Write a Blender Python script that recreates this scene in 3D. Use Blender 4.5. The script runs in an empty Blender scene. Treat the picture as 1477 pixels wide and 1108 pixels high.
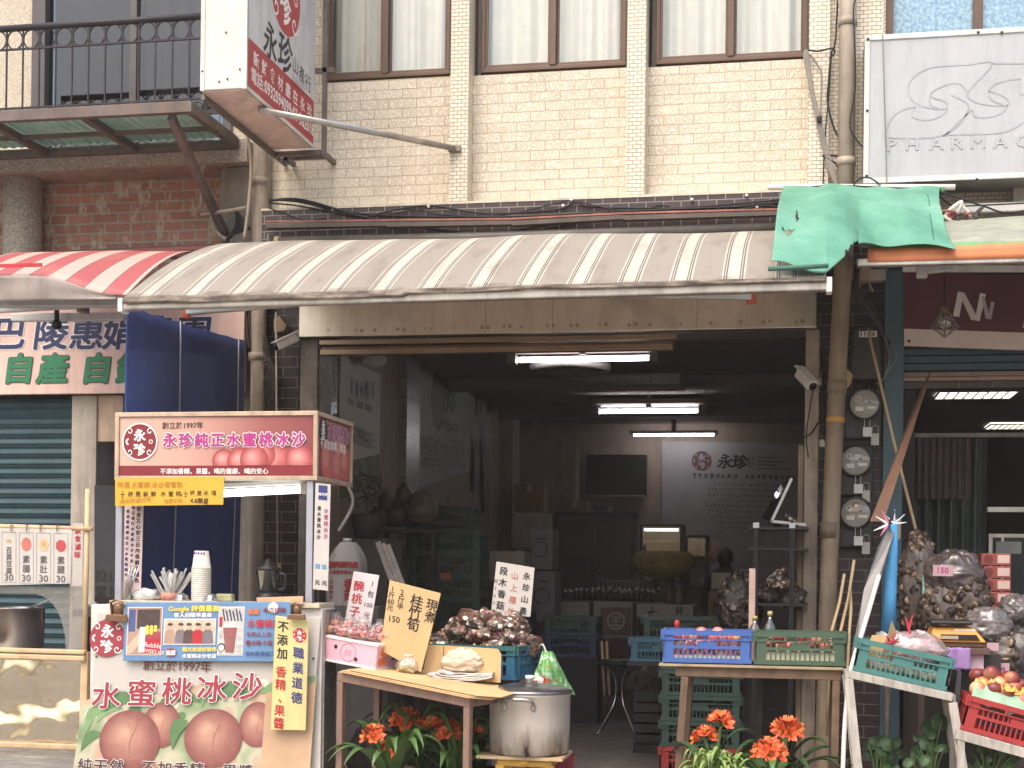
import bpy, math, random
from mathutils import Vector, Matrix, noise
V=Vector; RD=math.radians; PI=math.pi
rnd=random.Random(11)
sc=bpy.context.scene; COL=sc.collection
def sackmesh(r,seed=0,nu=56,nv=36,amp=.16,pinch=.35):
    """crumpled plastic sack: ridged creases, flat foot, pinched top"""
    r=V(r) if hasattr(r,'__len__') else V((r,r,r)); b=MB(); vs=[];fs=[]
    for j in range(nv+1):
        t=PI*j/nv
        for i in range(nu):
            a=2*PI*i/nu; d=V((math.sin(t)*math.cos(a),math.sin(t)*math.sin(a),math.cos(t)))
            s=V((seed*3.1,seed,seed*1.7)); q=1
            for f,k in ((1.8,.8),(4.2,.6),(9,.35)): q+=amp*k*(.5-2*abs(noise.noise(d*f+s*f)))
            q-=pinch*max(0,d.z-.55)**1.0*(1-.0*d.z)
            z=r.z*d.z*q*(1.25 if d.z>.6 else 1); z=max(z,-r.z*.8)
            vs.append(V((d.x*r.x*q,d.y*r.y*q,z)))
    for j in range(nv):
        for i in range(nu): fs.append((j*nu+i,(j+1)*nu+i,(j+1)*nu+(i+1)%nu,j*nu+(i+1)%nu))
    return b.add(vs,fs,True)
# ---- camera model: lets positions measured on the photograph be turned into metres on a plane of known depth
F=2100.0; TH=RD(10.95); ROLL=0.0121; EYE=V((2.0,-11.4,1.5)); CX=738.5; CY=822.0
FW=V((-math.sin(TH),math.cos(TH),0)); RT=V((math.cos(TH),math.sin(TH),0)); UP=V((0,0,1))
def P(px,py,y):
    dx=px-CX; dy=py-CY; c=math.cos(ROLL); s=math.sin(ROLL)
    u=dx*c+dy*s; v=-dx*s+dy*c
    d=FW*F+RT*u-UP*v
    return EYE+d*((y-EYE.y)/d.y)
def PX(px,py,y): return P(px,py,y).x
def PZ(px,py,y): return P(px,py,y).z
def lin(c):
    c=c/255.0
    return c/12.92 if c<=.04045 else ((c+.055)/1.055)**2.4
def C(r,g,b):
    y=.3*r+.59*g+.11*b; k=.16
    return (lin(r+(y-r)*k),lin(g+(y-g)*k),lin(b+(y-b)*k),1)
# ---- materials
MATS={}
def nodes(name):
    m=bpy.data.materials.new(name); m.use_nodes=True; n=m.node_tree.nodes; l=m.node_tree.links
    return m,n,l,n['Principled BSDF'],n['Material Output']
def coord(n,l,scale=(1,1,1)):
    t=n.new('ShaderNodeTexCoord'); mp=n.new('ShaderNodeMapping'); mp.inputs['Scale'].default_value=scale
    l.new(t.outputs['Object'],mp.inputs['Vector']); return mp.outputs['Vector']
def noi(n,l,vec,scale,detail=4,rough=.6):
    t=n.new('ShaderNodeTexNoise'); t.inputs['Scale'].default_value=scale; t.inputs['Detail'].default_value=detail; t.inputs['Roughness'].default_value=rough
    l.new(vec,t.inputs['Vector']); return t.outputs['Fac']
def ramp(n,l,fac,stops,const=False):
    r=n.new('ShaderNodeValToRGB'); e=r.color_ramp.elements
    if const: r.color_ramp.interpolation='CONSTANT'
    e[0].position=stops[0][0]; e[0].color=stops[0][1]; e[1].position=stops[1][0]; e[1].color=stops[1][1]
    for p,c in stops[2:]:
        k=e.new(p); k.color=c
    l.new(fac,r.inputs['Fac']); return r.outputs['Color']
def mix(n,l,fac,a,b,mode='MIX'):
    m=n.new('ShaderNodeMix'); m.data_type='RGBA'; m.blend_type=mode
    for i,x in ((0,fac),(6,a),(7,b)):
        if hasattr(x,'links'): l.new(x,m.inputs[i])
        else: m.inputs[i].default_value=x
    return m.outputs[2]
def bump(n,l,b,h,strength,dist=.01):
    k=n.new('ShaderNodeBump'); k.inputs['Strength'].default_value=strength; k.inputs['Distance'].default_value=dist
    l.new(h,k.inputs['Height']); l.new(k.outputs['Normal'],b.inputs['Normal']); return k
def g4(v): return (v,v,v,1)
def M(name,col,rough=.6,metal=0,var=.18,scale=5,bp=.15,bs=60,dirt=0,dcol=None,streak=True,spec=.4,dscale=3,coat=0):
    if name in MATS: return MATS[name]
    m,n,l,b,o=nodes(name)
    vec=coord(n,l)
    f=noi(n,l,vec,scale,5)
    lo=tuple(x*(1-var) for x in col[:3])+(1,); hi=tuple(min(1,x*(1+var)) for x in col[:3])+(1,)
    c=ramp(n,l,f,[(.3,lo),(.7,hi)])
    if dirt:
        v2=coord(n,l,(dscale*2.5,dscale*2.5,dscale*(.35 if streak else 2)))
        d=noi(n,l,v2,1,6,.7)
        dm=ramp(n,l,d,[(.45,g4(0)),(.75,g4(dirt))])
        c=mix(n,l,dm,c,dcol or C(70,58,48))
    l.new(c,b.inputs['Base Color'])
    b.inputs['Roughness'].default_value=rough; b.inputs['Metallic'].default_value=metal; b.inputs['Specular IOR Level'].default_value=spec
    b.inputs['Coat Weight'].default_value=coat
    if bp: bump(n,l,b,noi(n,l,vec,bs,3),bp,.004)
    MATS[name]=m; return m
def brick(name,c1,c2,mortar,w,h,ms=.006,rough=.7,bp=.6,wig=0,offset=.5,splash=None,var=.3,wcol=.5):
    if name in MATS: return MATS[name]
    m,n,l,b,o=nodes(name)
    t=n.new('ShaderNodeTexCoord'); s=n.new('ShaderNodeSeparateXYZ'); l.new(t.outputs['Object'],s.inputs[0])
    a=n.new('ShaderNodeMath'); l.new(s.outputs[0],a.inputs[0]); l.new(s.outputs[1],a.inputs[1])
    cb=n.new('ShaderNodeCombineXYZ'); l.new(a.outputs[0],cb.inputs[0]); l.new(s.outputs[2],cb.inputs[1])
    k=n.new('ShaderNodeTexBrick'); l.new(cb.outputs[0],k.inputs['Vector'])
    k.inputs['Scale'].default_value=1; k.inputs['Brick Width'].default_value=w; k.inputs['Row Height'].default_value=h
    k.inputs['Mortar Size'].default_value=ms; k.inputs['Mortar Smooth'].default_value=.15; k.offset=offset
    k.inputs['Color1'].default_value=c1; k.inputs['Color2'].default_value=c2; k.inputs['Mortar'].default_value=mortar
    c=k.outputs['Color']
    f=noi(n,l,t.outputs['Object'],2.2,6,.7)
    c=mix(n,l,1.0,c,ramp(n,l,f,[(.3,g4(1-var)),(.7,g4(1))]),'MULTIPLY')
    h=n.new('ShaderNodeMath'); h.operation='MULTIPLY'; h.inputs[1].default_value=-1.0; l.new(k.outputs['Fac'],h.inputs[0]); hh=h.outputs[0]
    if wig:
        mp=n.new('ShaderNodeMapping'); mp.inputs['Scale'].default_value=(1,.55,1); l.new(cb.outputs[0],mp.inputs['Vector'])
        w1=n.new('ShaderNodeTexWave'); w1.wave_type='BANDS'; w1.bands_direction='X'; w1.inputs['Scale'].default_value=11; w1.inputs['Distortion'].default_value=14; w1.inputs['Detail'].default_value=3; w1.inputs['Detail Scale'].default_value=2.2
        l.new(mp.outputs[0],w1.inputs['Vector'])
        nz=noi(n,l,cb.outputs[0],38,4,.7)
        ad=n.new('ShaderNodeMath'); ad.operation='MULTIPLY'; l.new(w1.outputs['Fac'],ad.inputs[0]); l.new(nz,ad.inputs[1])
        iv=n.new('ShaderNodeMath'); iv.operation='SUBTRACT'; iv.inputs[0].default_value=1; l.new(k.outputs['Fac'],iv.inputs[1])
        mu=n.new('ShaderNodeMath'); mu.operation='MULTIPLY'; l.new(ad.outputs[0],mu.inputs[0]); l.new(iv.outputs[0],mu.inputs[1])
        a2=n.new('ShaderNodeMath'); a2.operation='MULTIPLY_ADD'; l.new(mu.outputs[0],a2.inputs[0]); a2.inputs[1].default_value=wig; l.new(hh,a2.inputs[2]); hh=a2.outputs[0]
        c=mix(n,l,ramp(n,l,mu.outputs[0],[(.3,g4(0)),(.48,g4(wcol))]),c,C(232,222,206))
    if splash:
        v2=n.new('ShaderNodeMapping'); v2.inputs['Scale'].default_value=(9,9,4.5); l.new(t.outputs['Object'],v2.inputs['Vector'])
        d=noi(n,l,v2.outputs[0],1.4,6,.75)
        sp=ramp(n,l,d,[(splash[1],g4(0)),(splash[1]+.07,g4(.9))])
        c=mix(n,l,sp,c,splash[0])
    l.new(c,b.inputs['Base Color']); b.inputs['Roughness'].default_value=rough
    bump(n,l,b,hh,bp,.012)
    MATS[name]=m; return m
def glassy(name,tint=(.9,.95,.95,1),refl=.12,rough=.02,bp=0,bs=30,diff=0,dcol=(.8,.8,.8,1)):
    """thin clear sheet: see-through with a glossy reflection (and optionally some milky diffuse)"""
    if name in MATS: return MATS[name]
    m,n,l,b,o=nodes(name); n.remove(b)
    tr=n.new('ShaderNodeBsdfTransparent'); tr.inputs[0].default_value=tint
    gl=n.new('ShaderNodeBsdfGlossy'); gl.inputs['Roughness'].default_value=rough
    lw=n.new('ShaderNodeLayerWeight'); lw.inputs[0].default_value=.5
    mp=n.new('ShaderNodeMapRange'); l.new(lw.outputs['Facing'],mp.inputs[0]); mp.inputs[3].default_value=refl; mp.inputs[4].default_value=min(1,refl*4+.2)
    base=tr.outputs[0]
    if bp:
        k=n.new('ShaderNodeBump'); k.inputs['Strength'].default_value=bp; k.inputs['Distance'].default_value=.02
        l.new(noi(n,l,coord(n,l),bs,3,.6),k.inputs['Height']); l.new(k.outputs[0],gl.inputs['Normal'])
    if diff:
        df=n.new('ShaderNodeBsdfDiffuse'); df.inputs[0].default_value=dcol
        m1=n.new('ShaderNodeMixShader'); m1.inputs[0].default_value=diff; l.new(base,m1.inputs[1]); l.new(df.outputs[0],m1.inputs[2]); base=m1.outputs[0]
    m2=n.new('ShaderNodeMixShader'); l.new(mp.outputs[0],m2.inputs[0]); l.new(base,m2.inputs[1]); l.new(gl.outputs[0],m2.inputs[2])
    l.new(m2.outputs[0],o.inputs['Surface']); MATS[name]=m; return m
def emit(name,col,strength):
    if name in MATS: return MATS[name]
    m,n,l,b,o=nodes(name); b.inputs['Base Color'].default_value=(.8,.8,.8,1); b.inputs['Emission Color'].default_value=col; b.inputs['Emission Strength'].default_value=strength
    MATS[name]=m; return m
def mottled(name,stops,scale=30,rough=.5,bp=.5,coat=0,dist=.01,kind='V',spec=.4):
    """speckled contents: voronoi cells coloured from a list"""
    if name in MATS: return MATS[name]
    m,n,l,b,o=nodes(name); vec=coord(n,l)
    v=n.new('ShaderNodeTexVoronoi'); v.inputs['Scale'].default_value=scale; v.inputs['Randomness'].default_value=1
    w=noi(n,l,vec,scale*.4,3); ad=n.new('ShaderNodeVectorMath'); ad.operation='MULTIPLY_ADD'; l.new(vec,ad.inputs[0]); ad.inputs[1].default_value=(1,1,1)
    sc_=n.new('ShaderNodeVectorMath'); sc_.operation='SCALE'; sc_.inputs['Scale'].default_value=1.2/scale
    cbx=n.new('ShaderNodeCombineXYZ'); l.new(w,cbx.inputs[0]); l.new(w,cbx.inputs[2]); l.new(cbx.outputs[0],sc_.inputs[0]); l.new(sc_.outputs[0],ad.inputs[2])
    l.new(ad.outputs[0],v.inputs['Vector'])
    s=n.new('ShaderNodeSeparateColor'); l.new(v.outputs['Color'],s.inputs[0])
    c=ramp(n,l,s.outputs[0],stops,True); l.new(c,b.inputs['Base Color'])
    b.inputs['Roughness'].default_value=rough; b.inputs['Coat Weight'].default_value=coat; b.inputs['Coat Roughness'].default_value=.08; b.inputs['Specular IOR Level'].default_value=spec
    bump(n,l,b,v.outputs['Distance'],bp,dist)
    if coat:
        k=n.new('ShaderNodeBump'); k.inputs['Strength'].default_value=.9; k.inputs['Distance'].default_value=.03
        l.new(noi(n,l,vec,scale*.5,3,.6),k.inputs['Height']); l.new(k.outputs[0],b.inputs['Coat Normal'])
    MATS[name]=m; return m
# ---- mesh builder
class MB:
    def __init__(s,lift=None): s.v=[]; s.f=[]; s.m=[]; s.s=[]; s.k=0; s.lift=lift; s.nl=0; s.lock=False
    def mat(s,k): s.k=k; return s
    def add(s,vs,fs,smooth=False):
        o=len(s.v)
        if s.lift is not None:
            if not s.lock: s.nl+=1
            q=s.lift*s.nl; s.v+=[V(x)+q for x in vs]
        else: s.v+=[V(x) for x in vs]
        for f in fs: s.f.append([i+o for i in f]); s.m.append(s.k); s.s.append(smooth)
        return s
    def box(s,x0,x1,y0,y1,z0,z1):
        if x0>x1:x0,x1=x1,x0
        if y0>y1:y0,y1=y1,y0
        if z0>z1:z0,z1=z1,z0
        return s.add([(x0,y0,z0),(x1,y0,z0),(x1,y1,z0),(x0,y1,z0),(x0,y0,z1),(x1,y0,z1),(x1,y1,z1),(x0,y1,z1)],
            [(0,3,2,1),(4,5,6,7),(0,1,5,4),(1,2,6,5),(2,3,7,6),(3,0,4,7)])
    def bar(s,a,b,w,h,up=(0,0,1)):
        a=V(a);b=V(b);d=(b-a).normalized();up=V(up)
        if abs(d.dot(up))>.98: up=V((0,1,0))
        x=d.cross(up).normalized()*(w/2); z=x.cross(d).normalized()*(h/2)
        return s.add([a-x-z,a+x-z,a+x+z,a-x+z,b-x-z,b+x-z,b+x+z,b-x+z],[(0,3,2,1),(4,5,6,7),(0,1,5,4),(1,2,6,5),(2,3,7,6),(3,0,4,7)][:] and [(3,2,1,0),(4,5,6,7),(0,1,5,4),(1,2,6,5),(2,3,7,6),(3,0,4,7)])
    def tube(s,pts,r,n=8,cap=True,closed=False):
        pts=[V(p) for p in pts]; N=len(pts); rs=r if isinstance(r,(list,tuple)) else [r]*N
        vs=[];fs=[]; pv=None
        for i,p in enumerate(pts):
            d=(pts[min(i+1,N-1)]-pts[max(i-1,0)])
            if closed: d=pts[(i+1)%N]-pts[i-1]
            d.normalize()
            if pv is None:
                u=V((0,0,1)) if abs(d.z)<.9 else V((1,0,0)); x=d.cross(u).normalized()
            else:
                x=(pv-d*pv.dot(d)); x=x.normalized() if x.length>1e-6 else d.orthogonal().normalized()
            pv=x; y=d.cross(x)
            for k in range(n):
                a=2*PI*k/n; vs.append(p+(x*math.cos(a)+y*math.sin(a))*rs[i])
        for i in range(N if closed else N-1):
            for k in range(n): 
                j=(i+1)%N
                fs.append((i*n+k,i*n+(k+1)%n,j*n+(k+1)%n,j*n+k))
        if cap and not closed: fs.append(tuple(range(n))[::-1]); fs.append(tuple((N-1)*n+k for k in range(n)))
        return s.add(vs,fs,n>5)
    def lathe(s,prof,n=24,c=(0,0,0),sx=1,sy=1,jit=0):
        c=V(c);vs=[];fs=[]
        for r,z in prof:
            for k in range(n):
                a=2*PI*k/n; q=1+(jit*noise.noise(V((math.cos(a)*1.3+c.x*9,math.sin(a)*1.3+c.y*9,z*9))) if jit else 0)
                vs.append(c+V((r*math.cos(a)*sx*q,r*math.sin(a)*sy*q,z)))
        m=len(prof)
        for i in range(m-1):
            for k in range(n): fs.append((i*n+k,i*n+(k+1)%n,(i+1)*n+(k+1)%n,(i+1)*n+k))
        fs.append(tuple(range(n))[::-1]); fs.append(tuple((m-1)*n+k for k in range(n)))
        return s.add(vs,fs,True)
    def grid(s,fn,nu,nv,smooth=True,flip=False):
        vs=[fn(i/nu,j/nv) for j in range(nv+1) for i in range(nu+1)]; w=nu+1
        fs=[(j*w+i,j*w+i+1,(j+1)*w+i+1,(j+1)*w+i) for j in range(nv) for i in range(nu)]
        if flip: fs=[f[::-1] for f in fs]
        return s.add(vs,fs,smooth)
    def ball(s,c,r,nu=14,nv=9,jit=0,js=3,rot=None,seed=0):
        c=V(c); r=V((r,r,r)) if not hasattr(r,'__len__') else V(r); vs=[];fs=[]
        for j in range(nv+1):
            t=PI*j/nv
            for i in range(nu):
                a=2*PI*i/nu; d=V((math.sin(t)*math.cos(a),math.sin(t)*math.sin(a),math.cos(t)))
                q=1+jit*noise.noise(d*js+V((seed,seed*2.3,seed*.7))) if jit else 1
                p=V((d.x*r.x*q,d.y*r.y*q,d.z*r.z*q))
                if rot: p=rot@p
                vs.append(c+p)
        for j in range(nv):
            for i in range(nu): fs.append((j*nu+i,(j+1)*nu+i,(j+1)*nu+(i+1)%nu,j*nu+(i+1)%nu))
        return s.add(vs,fs,True)
    def poly(s,pts): return s.add(pts,[tuple(range(len(pts)))])
    def prism(s,pts,d):
        d=V(d);n=len(pts);pts=[V(p) for p in pts]
        return s.add(pts+[p+d for p in pts],[tuple(range(n))[::-1],tuple(range(n,2*n))]+[(i,(i+1)%n,n+(i+1)%n,n+i) for i in range(n)])
    def text(s,t,x,z,size,o=V((0,0,0)),ax=V((1,0,0)),az=V((0,0,1)),off=.0,sxx=1.0,align='L',rot=0,vert=False,lead=1.05,jit=0,shear=0,bold=0,nb=6):
        """flat lettering in the plane ax/az through o; vert stacks the characters"""
        ax=V(ax);az=V(az);o=V(o); items=[]; nn=ax.cross(az)
        if vert:
            for i,ch in enumerate(t): items.append((ch,x,z-i*size*lead))
        else: items=[(t,x,z)]
        for ch,tx,tz in items:
            if ch==' ': continue
            c=bpy.data.curves.new('t','FONT'); c.body=ch; c.size=size; c.resolution_u=2; c.offset=off*size; c.shear=shear
            ob=bpy.data.objects.new('t',c); me=ob.to_mesh(); vs=[v.co.copy() for v in me.vertices]; fs=[tuple(p.vertices) for p in me.polygons]
            if vs:
                w=max(v.x for v in vs); cx=0
                if align=='C' or vert: cx=-(w+min(v.x for v in vs))/2
                a=rot+(rnd.uniform(-jit,jit) if jit else 0); ca,sa=math.cos(a),math.sin(a); out=[]
                for v in vs:
                    px_=(v.x+cx)*sxx; pz_=v.y
                    qx=px_*ca-pz_*sa+tx; qz=px_*sa+pz_*ca+tz
                    out.append(o+ax*qx+az*qz)
                s.add(out,fs)
                if bold:
                    s.lock=True
                    for q in range(nb):
                        d=ax*(bold*size*math.cos(2*PI*q/nb))+az*(bold*size*math.sin(2*PI*q/nb))-nn*(.00012*(q+1))
                        s.add([p+d for p in out],fs)
                    s.lock=False; s.nl+=7 if s.lift is not None else 0
            ob.to_mesh_clear(); bpy.data.objects.remove(ob); bpy.data.curves.remove(c)
        return s
    def stroke(s,pts,w,o,ax,az):
        """flat pen line in the plane ax/az"""
        o=V(o);ax=V(ax);az=V(az);L=[];Rr=[]
        n=len(pts)
        for i,(x,z) in enumerate(pts):
            x0,z0=pts[max(i-1,0)];x1,z1=pts[min(i+1,n-1)];dx,dz=x1-x0,z1-z0;q=math.hypot(dx,dz) or 1
            nx,nz=-dz/q*w/2,dx/q*w/2
            L.append(o+ax*(x+nx)+az*(z+nz));Rr.append(o+ax*(x-nx)+az*(z-nz))
        return s.add(L+Rr,[(n+i,n+i+1,i+1,i) for i in range(n-1)])
    def disc(s,x,z,r,o,ax,az,n=28,r0=0,rz=None,squash=1):
        o=V(o);ax=V(ax);az=V(az)
        pt=lambda rr,k:o+ax*(x+rr*math.cos(2*PI*k/n))+az*(z+rr*squash*math.sin(2*PI*k/n))
        if r0: return s.add([pt(r,k) for k in range(n)]+[pt(r0,k) for k in range(n)],[(k,(k+1)%n,n+(k+1)%n,n+k) for k in range(n)])
        return s.add([pt(r,k) for k in range(n)],[tuple(range(n))])
    def scribble(s,x,z,size,o,ax,az,n=5,w=.09,r=None):
        """a tiny illegible brush character"""
        r=r or rnd
        for i in range(n):
            q=r.random()
            a=(x+r.uniform(.05,.3)*size,z+r.uniform(.1,.9)*size)
            if q<.5: b=(x+r.uniform(.65,.95)*size,a[1]+r.uniform(-.05,.1)*size)
            elif q<.8:
                a=(x+r.uniform(.2,.8)*size,z+.92*size); b=(a[0]+r.uniform(-.1,.1)*size,z+r.uniform(.05,.4)*size)
            else: b=(a[0]+r.uniform(.2,.5)*size,a[1]-r.uniform(.2,.5)*size)
            s.stroke([a,b],w*size,o,ax,az)
        return s
    def build(s,name,mats,parent=None,w=False,loc=None,rz=0,bev=0,thick=0,sub=0,seg=2):
        me=bpy.data.meshes.new(name); off=V((0,0,0))
        if w:
            p=parent
            while p: off+=p.location; p=p.parent
        if loc is not None and not parent: off=V((0,0,0))
        me.from_pydata([tuple(v-off) for v in s.v],[],s.f)
        if not isinstance(mats,(list,tuple)): mats=[mats]
        for m in mats: me.materials.append(m)
        for p,k,sm in zip(me.polygons,s.m,s.s): p.material_index=min(k,len(mats)-1); p.use_smooth=sm
        me.update()
        ob=bpy.data.objects.new(name,me); COL.objects.link(ob)
        if parent: ob.parent=parent
        if loc is not None: ob.location=loc
        if rz: ob.rotation_euler=(0,0,rz)
        if thick:
            k=ob.modifiers.new('thick','SOLIDIFY'); k.thickness=thick; k.offset=0
        if bev:
            k=ob.modifiers.new('bevel','BEVEL'); k.width=bev; k.segments=seg; k.limit_method='ANGLE'; k.angle_limit=RD(40)
        if sub:
            k=ob.modifiers.new('sub','SUBSURF'); k.levels=sub; k.render_levels=sub
        return ob
def tag(o,label=None,cat=None,group=None,kind=None):
    if label:o['label']=label
    if cat:o['category']=cat
    if group:o['group']=group
    if kind:o['kind']=kind
    return o
def thing(name,label,cat,loc=(0,0,0),rz=0,group=None):
    o=bpy.data.objects.new(name,None); COL.objects.link(o); o.location=V(loc); o.rotation_euler=(0,0,rz); o.empty_display_size=.1
    return tag(o,label,cat,group)
KIDS={}
def copy_tree(o,loc=None,rz=None,label=None,group=None,parent=None,scale=None):
    c=o.copy(); COL.objects.link(c)
    if parent: c.parent=parent
    if loc is not None: c.location=V(loc)
    if rz is not None: c.rotation_euler=rz if hasattr(rz,'__len__') else (0,0,rz)
    if label: c['label']=label
    if group: c['group']=group
    if scale is not None: c.scale=scale if hasattr(scale,'__len__') else (scale,)*3
    for ch in list(o.children): copy_tree(ch,parent=c)
    return c
def catenary(a,b,sag,n=14,wob=0,seed=0):
    a=V(a);b=V(b);out=[]
    for i in range(n+1):
        t=i/n; p=a.lerp(b,t); p.z-=sag*4*t*(1-t)
        if wob: p+=V((noise.noise(V((t*4,seed,0)))*wob,noise.noise(V((t*4,seed,5)))*wob*.3,noise.noise(V((t*4,seed,9)))*wob))
        out.append(p)
    return out
def smoothpts(pts,n=6):
    """Catmull-Rom through the points"""
    pts=[V(p) for p in pts]; out=[]
    for i in range(len(pts)-1):
        p0=pts[max(i-1,0)];p1=pts[i];p2=pts[i+1];p3=pts[min(i+2,len(pts)-1)]
        for k in range(n):
            t=k/n; out.append(.5*((2*p1)+(p2-p0)*t+(2*p0-5*p1+4*p2-p3)*t*t+(3*p1-p0-3*p2+p3)*t**3))
    out.append(pts[-1]); return out
AXX=V((1,0,0)); AZZ=V((0,0,1))
# ---- camera, sky, sun
cam=bpy.data.cameras.new('camera'); co=bpy.data.objects.new('camera',cam); COL.objects.link(co); sc.camera=co
cam.sensor_width=36; cam.lens=36*F/1477; cam.shift_y=(CY-554)/1477; cam.clip_end=400; cam.clip_start=.1
_c=math.cos(ROLL);_s=math.sin(ROLL)
ix=RT*_c+UP*_s; iu=UP*_c-RT*_s; ib=-FW
co.matrix_world=Matrix(((ix.x,iu.x,ib.x,EYE.x),(ix.y,iu.y,ib.y,EYE.y),(ix.z,iu.z,ib.z,EYE.z),(0,0,0,1)))
w=bpy.data.worlds.new('World'); sc.world=w; w.use_nodes=True; wn=w.node_tree.nodes; wl=w.node_tree.links
sky=wn.new('ShaderNodeTexSky'); sky.sky_type='NISHITA'; sky.sun_disc=False
SEL=RD(58); SAZ=RD(200)   # sun behind the photographer, a little to the left
sky.sun_elevation=SEL; sky.sun_rotation=SAZ; sky.air_density=1.4; sky.dust_density=5; sky.ozone_density=.6
wl.new(sky.outputs[0],wn['Background'].inputs['Color']); wn['Background'].inputs['Strength'].default_value=.15
sl=bpy.data.lights.new('sun','SUN'); sl.energy=.75; sl.angle=RD(50); sl.color=(1,.97,.93)
so=bpy.data.objects.new('sun',sl); COL.objects.link(so)
sd=V((math.sin(SAZ)*math.cos(SEL),math.cos(SAZ)*math.cos(SEL),math.sin(SEL)))
so.rotation_euler=sd.to_track_quat('Z','Y').to_euler()
sc.view_settings.view_transform='Standard'; sc.view_settings.look='None'; sc.view_settings.exposure=1.08; sc.view_settings.gamma=1
sc.cycles.max_bounces=8; sc.cycles.transparent_max_bounces=16; sc.cycles.diffuse_bounces=4; sc.cycles.glossy_bounces=3
sc.cycles.caustics_reflective=False; sc.cycles.caustics_refractive=False
sc.cycles.use_denoising=True
# ================= palette =================
tile_rough=brick('tile_relief',C(226,210,184),C(216,198,172),C(190,170,144),.235,.078,.004,.75,.6,wig=1.2,offset=.5,var=.2,wcol=.75)
tile_small=brick('tile_small',C(232,220,198),C(226,210,186),C(150,132,106),.062,.03,.0028,.55,.5,var=.14)
tile_brown=brick('tile_brown',C(68,48,48),C(54,39,40),C(128,114,108),.24,.085,.0045,.45,.5,var=.35)
tile_white=brick('tile_white',C(150,142,134),C(142,134,126),C(96,90,86),.3,.2,.004,.3,.3,var=.12)
red_brick=brick('red_brick',C(204,132,112),C(180,110,94),C(186,168,148),.24,.086,.012,.85,1.0,splash=(C(196,178,154),.53),var=.35)
terrazzo=mottled('terrazzo',[(0,C(160,146,132)),(.35,C(190,174,158)),(.6,C(140,128,118)),(.8,C(206,192,176))],150,.8,.3)
terr_light=mottled('terrazzo_light',[(0,C(190,172,150)),(.35,C(206,188,166)),(.6,C(170,152,132)),(.8,C(214,200,180))],150,.8,.3)
concrete=M('concrete',C(138,128,116),.85,var=.25,bp=.4,bs=40,dirt=.7,dcol=C(74,66,60))
plaster_pink=M('plaster_pink',C(176,140,124),.85,var=.15,dirt=.4)
alu_brown=M('alu_brown',C(104,80,66),.4,.3,var=.1,bp=0)
alu_dark=M('alu_dark',C(88,80,80),.4,.3,var=.12,bp=0)
steel=M('steel_brushed',C(214,200,184),.28,.9,var=.12,scale=3,bp=.03,bs=6,dirt=.25,dcol=C(120,98,82))
galv=M('galvanised',C(178,172,164),.36,.8,var=.2,scale=12,bp=.05,dirt=.3)
galv_dull=M('galv_dull',C(140,130,120),.6,.35,var=.25,scale=9,bp=.2,dirt=.7,dcol=C(84,70,58))
pvc=M('pvc_grey',C(164,148,130),.6,var=.18,bp=.2,dirt=.75,dcol=C(92,80,68))
pvc_dark=M('pvc_dark',C(92,86,80),.5,var=.2,dirt=.4)
black_wire=M('wire_black',C(30,27,28),.6,var=.2,bp=0)
grey_wire=M('wire_grey',C(140,130,120),.6,var=.2,bp=0)
white_plast=M('white_plastic',C(226,220,212),.45,var=.05,dirt=.35,dcol=C(150,136,120))
black_metal=M('black_metal',C(44,40,42),.45,.4,var=.25,bp=.1)
rail_metal=M('rail_metal',C(50,42,48),.55,.2,var=.2,bp=.1)
canopy_steel=M('canopy_steel',C(104,92,86),.6,.2,var=.25,bp=.2,dirt=.6,dcol=C(132,100,84))
teal_paint=M('teal_paint',C(62,92,104),.5,var=.15,dirt=.5,dcol=C(60,66,66))
teal_dark=M('teal_shutter',C(46,78,88),.5,var=.15,dirt=.4,dcol=C(44,60,64))
glass=glassy('window_glass',(.95,.96,.95,1),.05)
dark_glass=glassy('dark_glass',(.5,.5,.52,1),.03)
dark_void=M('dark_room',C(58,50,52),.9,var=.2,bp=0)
# ================= setting =================
pale_street=M('pale_street',C(150,144,136),.9,var=.3,scale=3,bp=.6,bs=160,dirt=.5)  # pale tone put in so the unseen street bounces light under the awning
shopfloor=M('shop_floor',C(118,106,98),.55,var=.25,scale=2.2,bp=.2,bs=80,dirt=.7,streak=False,dcol=C(60,52,48))
b=MB(); b.box(-30,30,-30,-.9,-.2,-.004); tag(b.build('street',pale_street),kind='structure')
b=MB(); b.box(-30,30,-.9,30,-.2,.0); tag(b.build('ground',concrete),kind='structure')
XL=PX(462,600,.1); XR=PX(1166,600,.1)+.03; ZC=3.62; YB=9.5
b=MB(); b.box(XL,XR,-.6,YB,.002,.012); tag(b.build('floor',shopfloor),kind='structure')
# ================= middle building =================
ZBAND=PZ(650,289,-.17); ZHB=PZ(800,482,-.1); ZHT=PZ(800,432,-.1); ZTOP=6.9
x390=PX(393,280,0); x1230=PX(1212,280,0)
bld=thing('tiled_shophouse','beige tiled shophouse over the dark open shop with brown framed curtained windows','building',((XL+XR)/2,0,0))
wins=[(472,650,118,104),(695,903,107,95),(946,1164,95,80)]
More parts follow.
